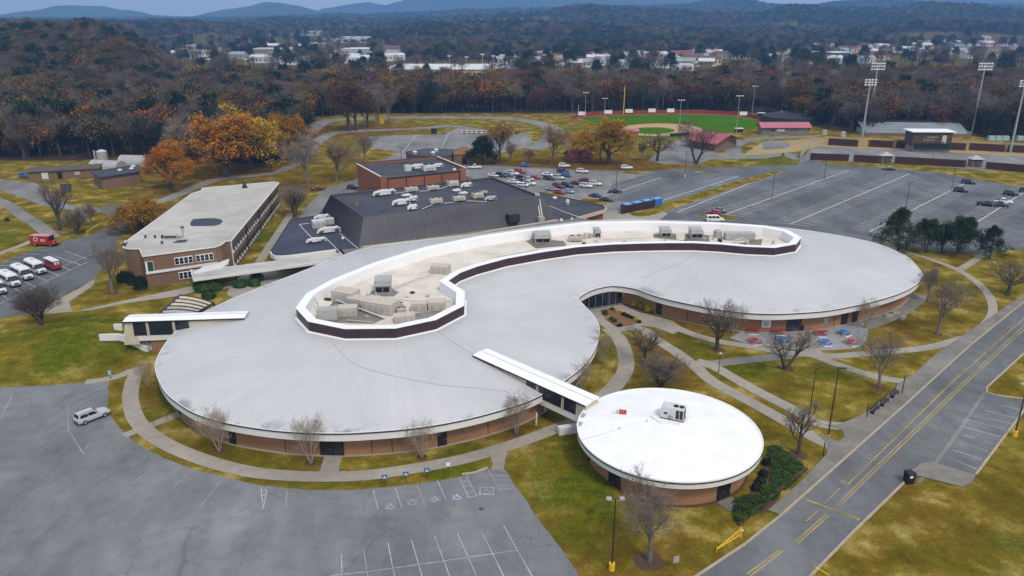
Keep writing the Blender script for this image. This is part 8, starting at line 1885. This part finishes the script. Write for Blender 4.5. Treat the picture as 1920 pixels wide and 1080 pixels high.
slab('long low white plant left of the mill', 640, 720, 149, 60, 6, hm['w'], rm[1]); slab('pale two storey block with arcade in the far town', 476, 522, 107, 26, 11, hm['c'], rm[1]); slab('white terminal with long roof far left of the town', 432, 560, 69, 60, 7, hm['w'], hm['w']); slab('second white hall right of the terminal', 562, 640, 68, 50, 10, hm['w'], rm[1]); slab('pale box plant at the hill foot', 642, 682, 70, 40, 14, hm['c'], rm[1]); slab('lower pale plant before the box plant', 640, 690, 80, 40, 12, hm['w'], rm[1]); slab('pale hall with ribbed front at the left of the mill', 640, 705, 114, 40, 14, hm['g'], hm['w'])
slab('dark blue glazed building on the right slope', 1532, 1592, 121, 30, 12, mat('blue_clad', (.03, .07, .12), .5, .05, .2), rm[1]); slab('low white hall with pale roof on the right slope', 1466, 1500, 118, 20, 5, hm['w'], rm[1]); slab('cream store front on the upper right slope', 1728, 1748, 93, 20, 11, hm['c'], rm[0]); slab('long brick building with red roof on the right', 1280, 1344, 112, 24, 6, hm['b'], rm[3]); slab('white shed row beside the pines', 1264, 1300, 134, 16, 6, hm['w'], hm['w']); slab('red roofed school on the top right slope', 1785, 1832, 84, 30, 7, hm['b'], rm[3]); slab('navy store on the upper right slope', 1664, 1690, 98, 24, 8, mat('navy_clad', (.03, .05, .10), .5, .05, .2), rm[0])
# parked cars by the town: far too many and too small to count
pc_ = MB()
for lo, hi, r0, r1, n in ((515, 600, 108, 120, 110), (430, 470, 104, 110, 40), (930, 1010, 124, 130, 60), (1040, 1130, 118, 128, 60), (620, 720, 118, 128, 60), (560, 640, 74, 80, 60), (1290, 1340, 118, 126, 30)):
    for _ in range(n): p = P(tr_.uniform(lo, hi), tr_.uniform(r0, r1)); pc_.box((p.x, p.y, terr(p.x, p.y)), (5.2, 2.4, 1.7), tr_.uniform(-.3, .3), tr_.choice([0, 0, 1, 2]), (.7, .8))
o = pc_.build('parked_cars', [hm['w'], hm['g'], M['black']]); tag(o, 'specks of cars parked through the far town', 'cars', None, 'stuff')
for k, (px, row, top) in enumerate(((395, 140, 112), (463, 140, 112), (443, 138, 126), (843, 133, 106), (875, 133, 108), (905, 133, 103), (925, 133, 106), (935, 133, 108), (982, 133, 104), (1005, 133, 108), (1020, 133, 104), (1049, 133, 106))):
    p = P(px, row); h = hpx(px, row, top); t = thing('town_light_mast', 'thin light mast standing by the far town', 'light mast', (p.x, p.y, 0), 0, 'light masts by the far town')
    MB().tube([(0, 0, 0), (0, 0, h)], .35, 5).build('mast', M['hv_grey'], t); MB().box((0, 0, h), (4, .6, 1.2)).build('lamp_bar', M['hv_white'], t)

# ------------------------------------------------------------------ haze
hz = MB().box((0, 4100, -8), (15600, 9200, 420)).build('haze', [])
hz.data.materials.clear(); m = bpy.data.materials.new('air'); m.use_nodes = True; n, l = nodes_of(m); n.remove(n['Principled BSDF']); pv_ = n.new('ShaderNodeVolumePrincipled'); pv_.inputs['Color'].default_value = (.24, .53, 1, 1); pv_.inputs['Density'].default_value = 1.65e-4; pv_.inputs['Anisotropy'].default_value = 0.0
l.new(pv_.outputs[0], n['Material Output'].inputs['Volume']); hz.data.materials.append(m); tag(hz, 'blue air haze over the valley', None, None, 'stuff')

for o in list(C.objects):
    if o.parent is None and 'category' in o.keys() and 'kind' not in o.keys(): o['kind'] = 'thing'
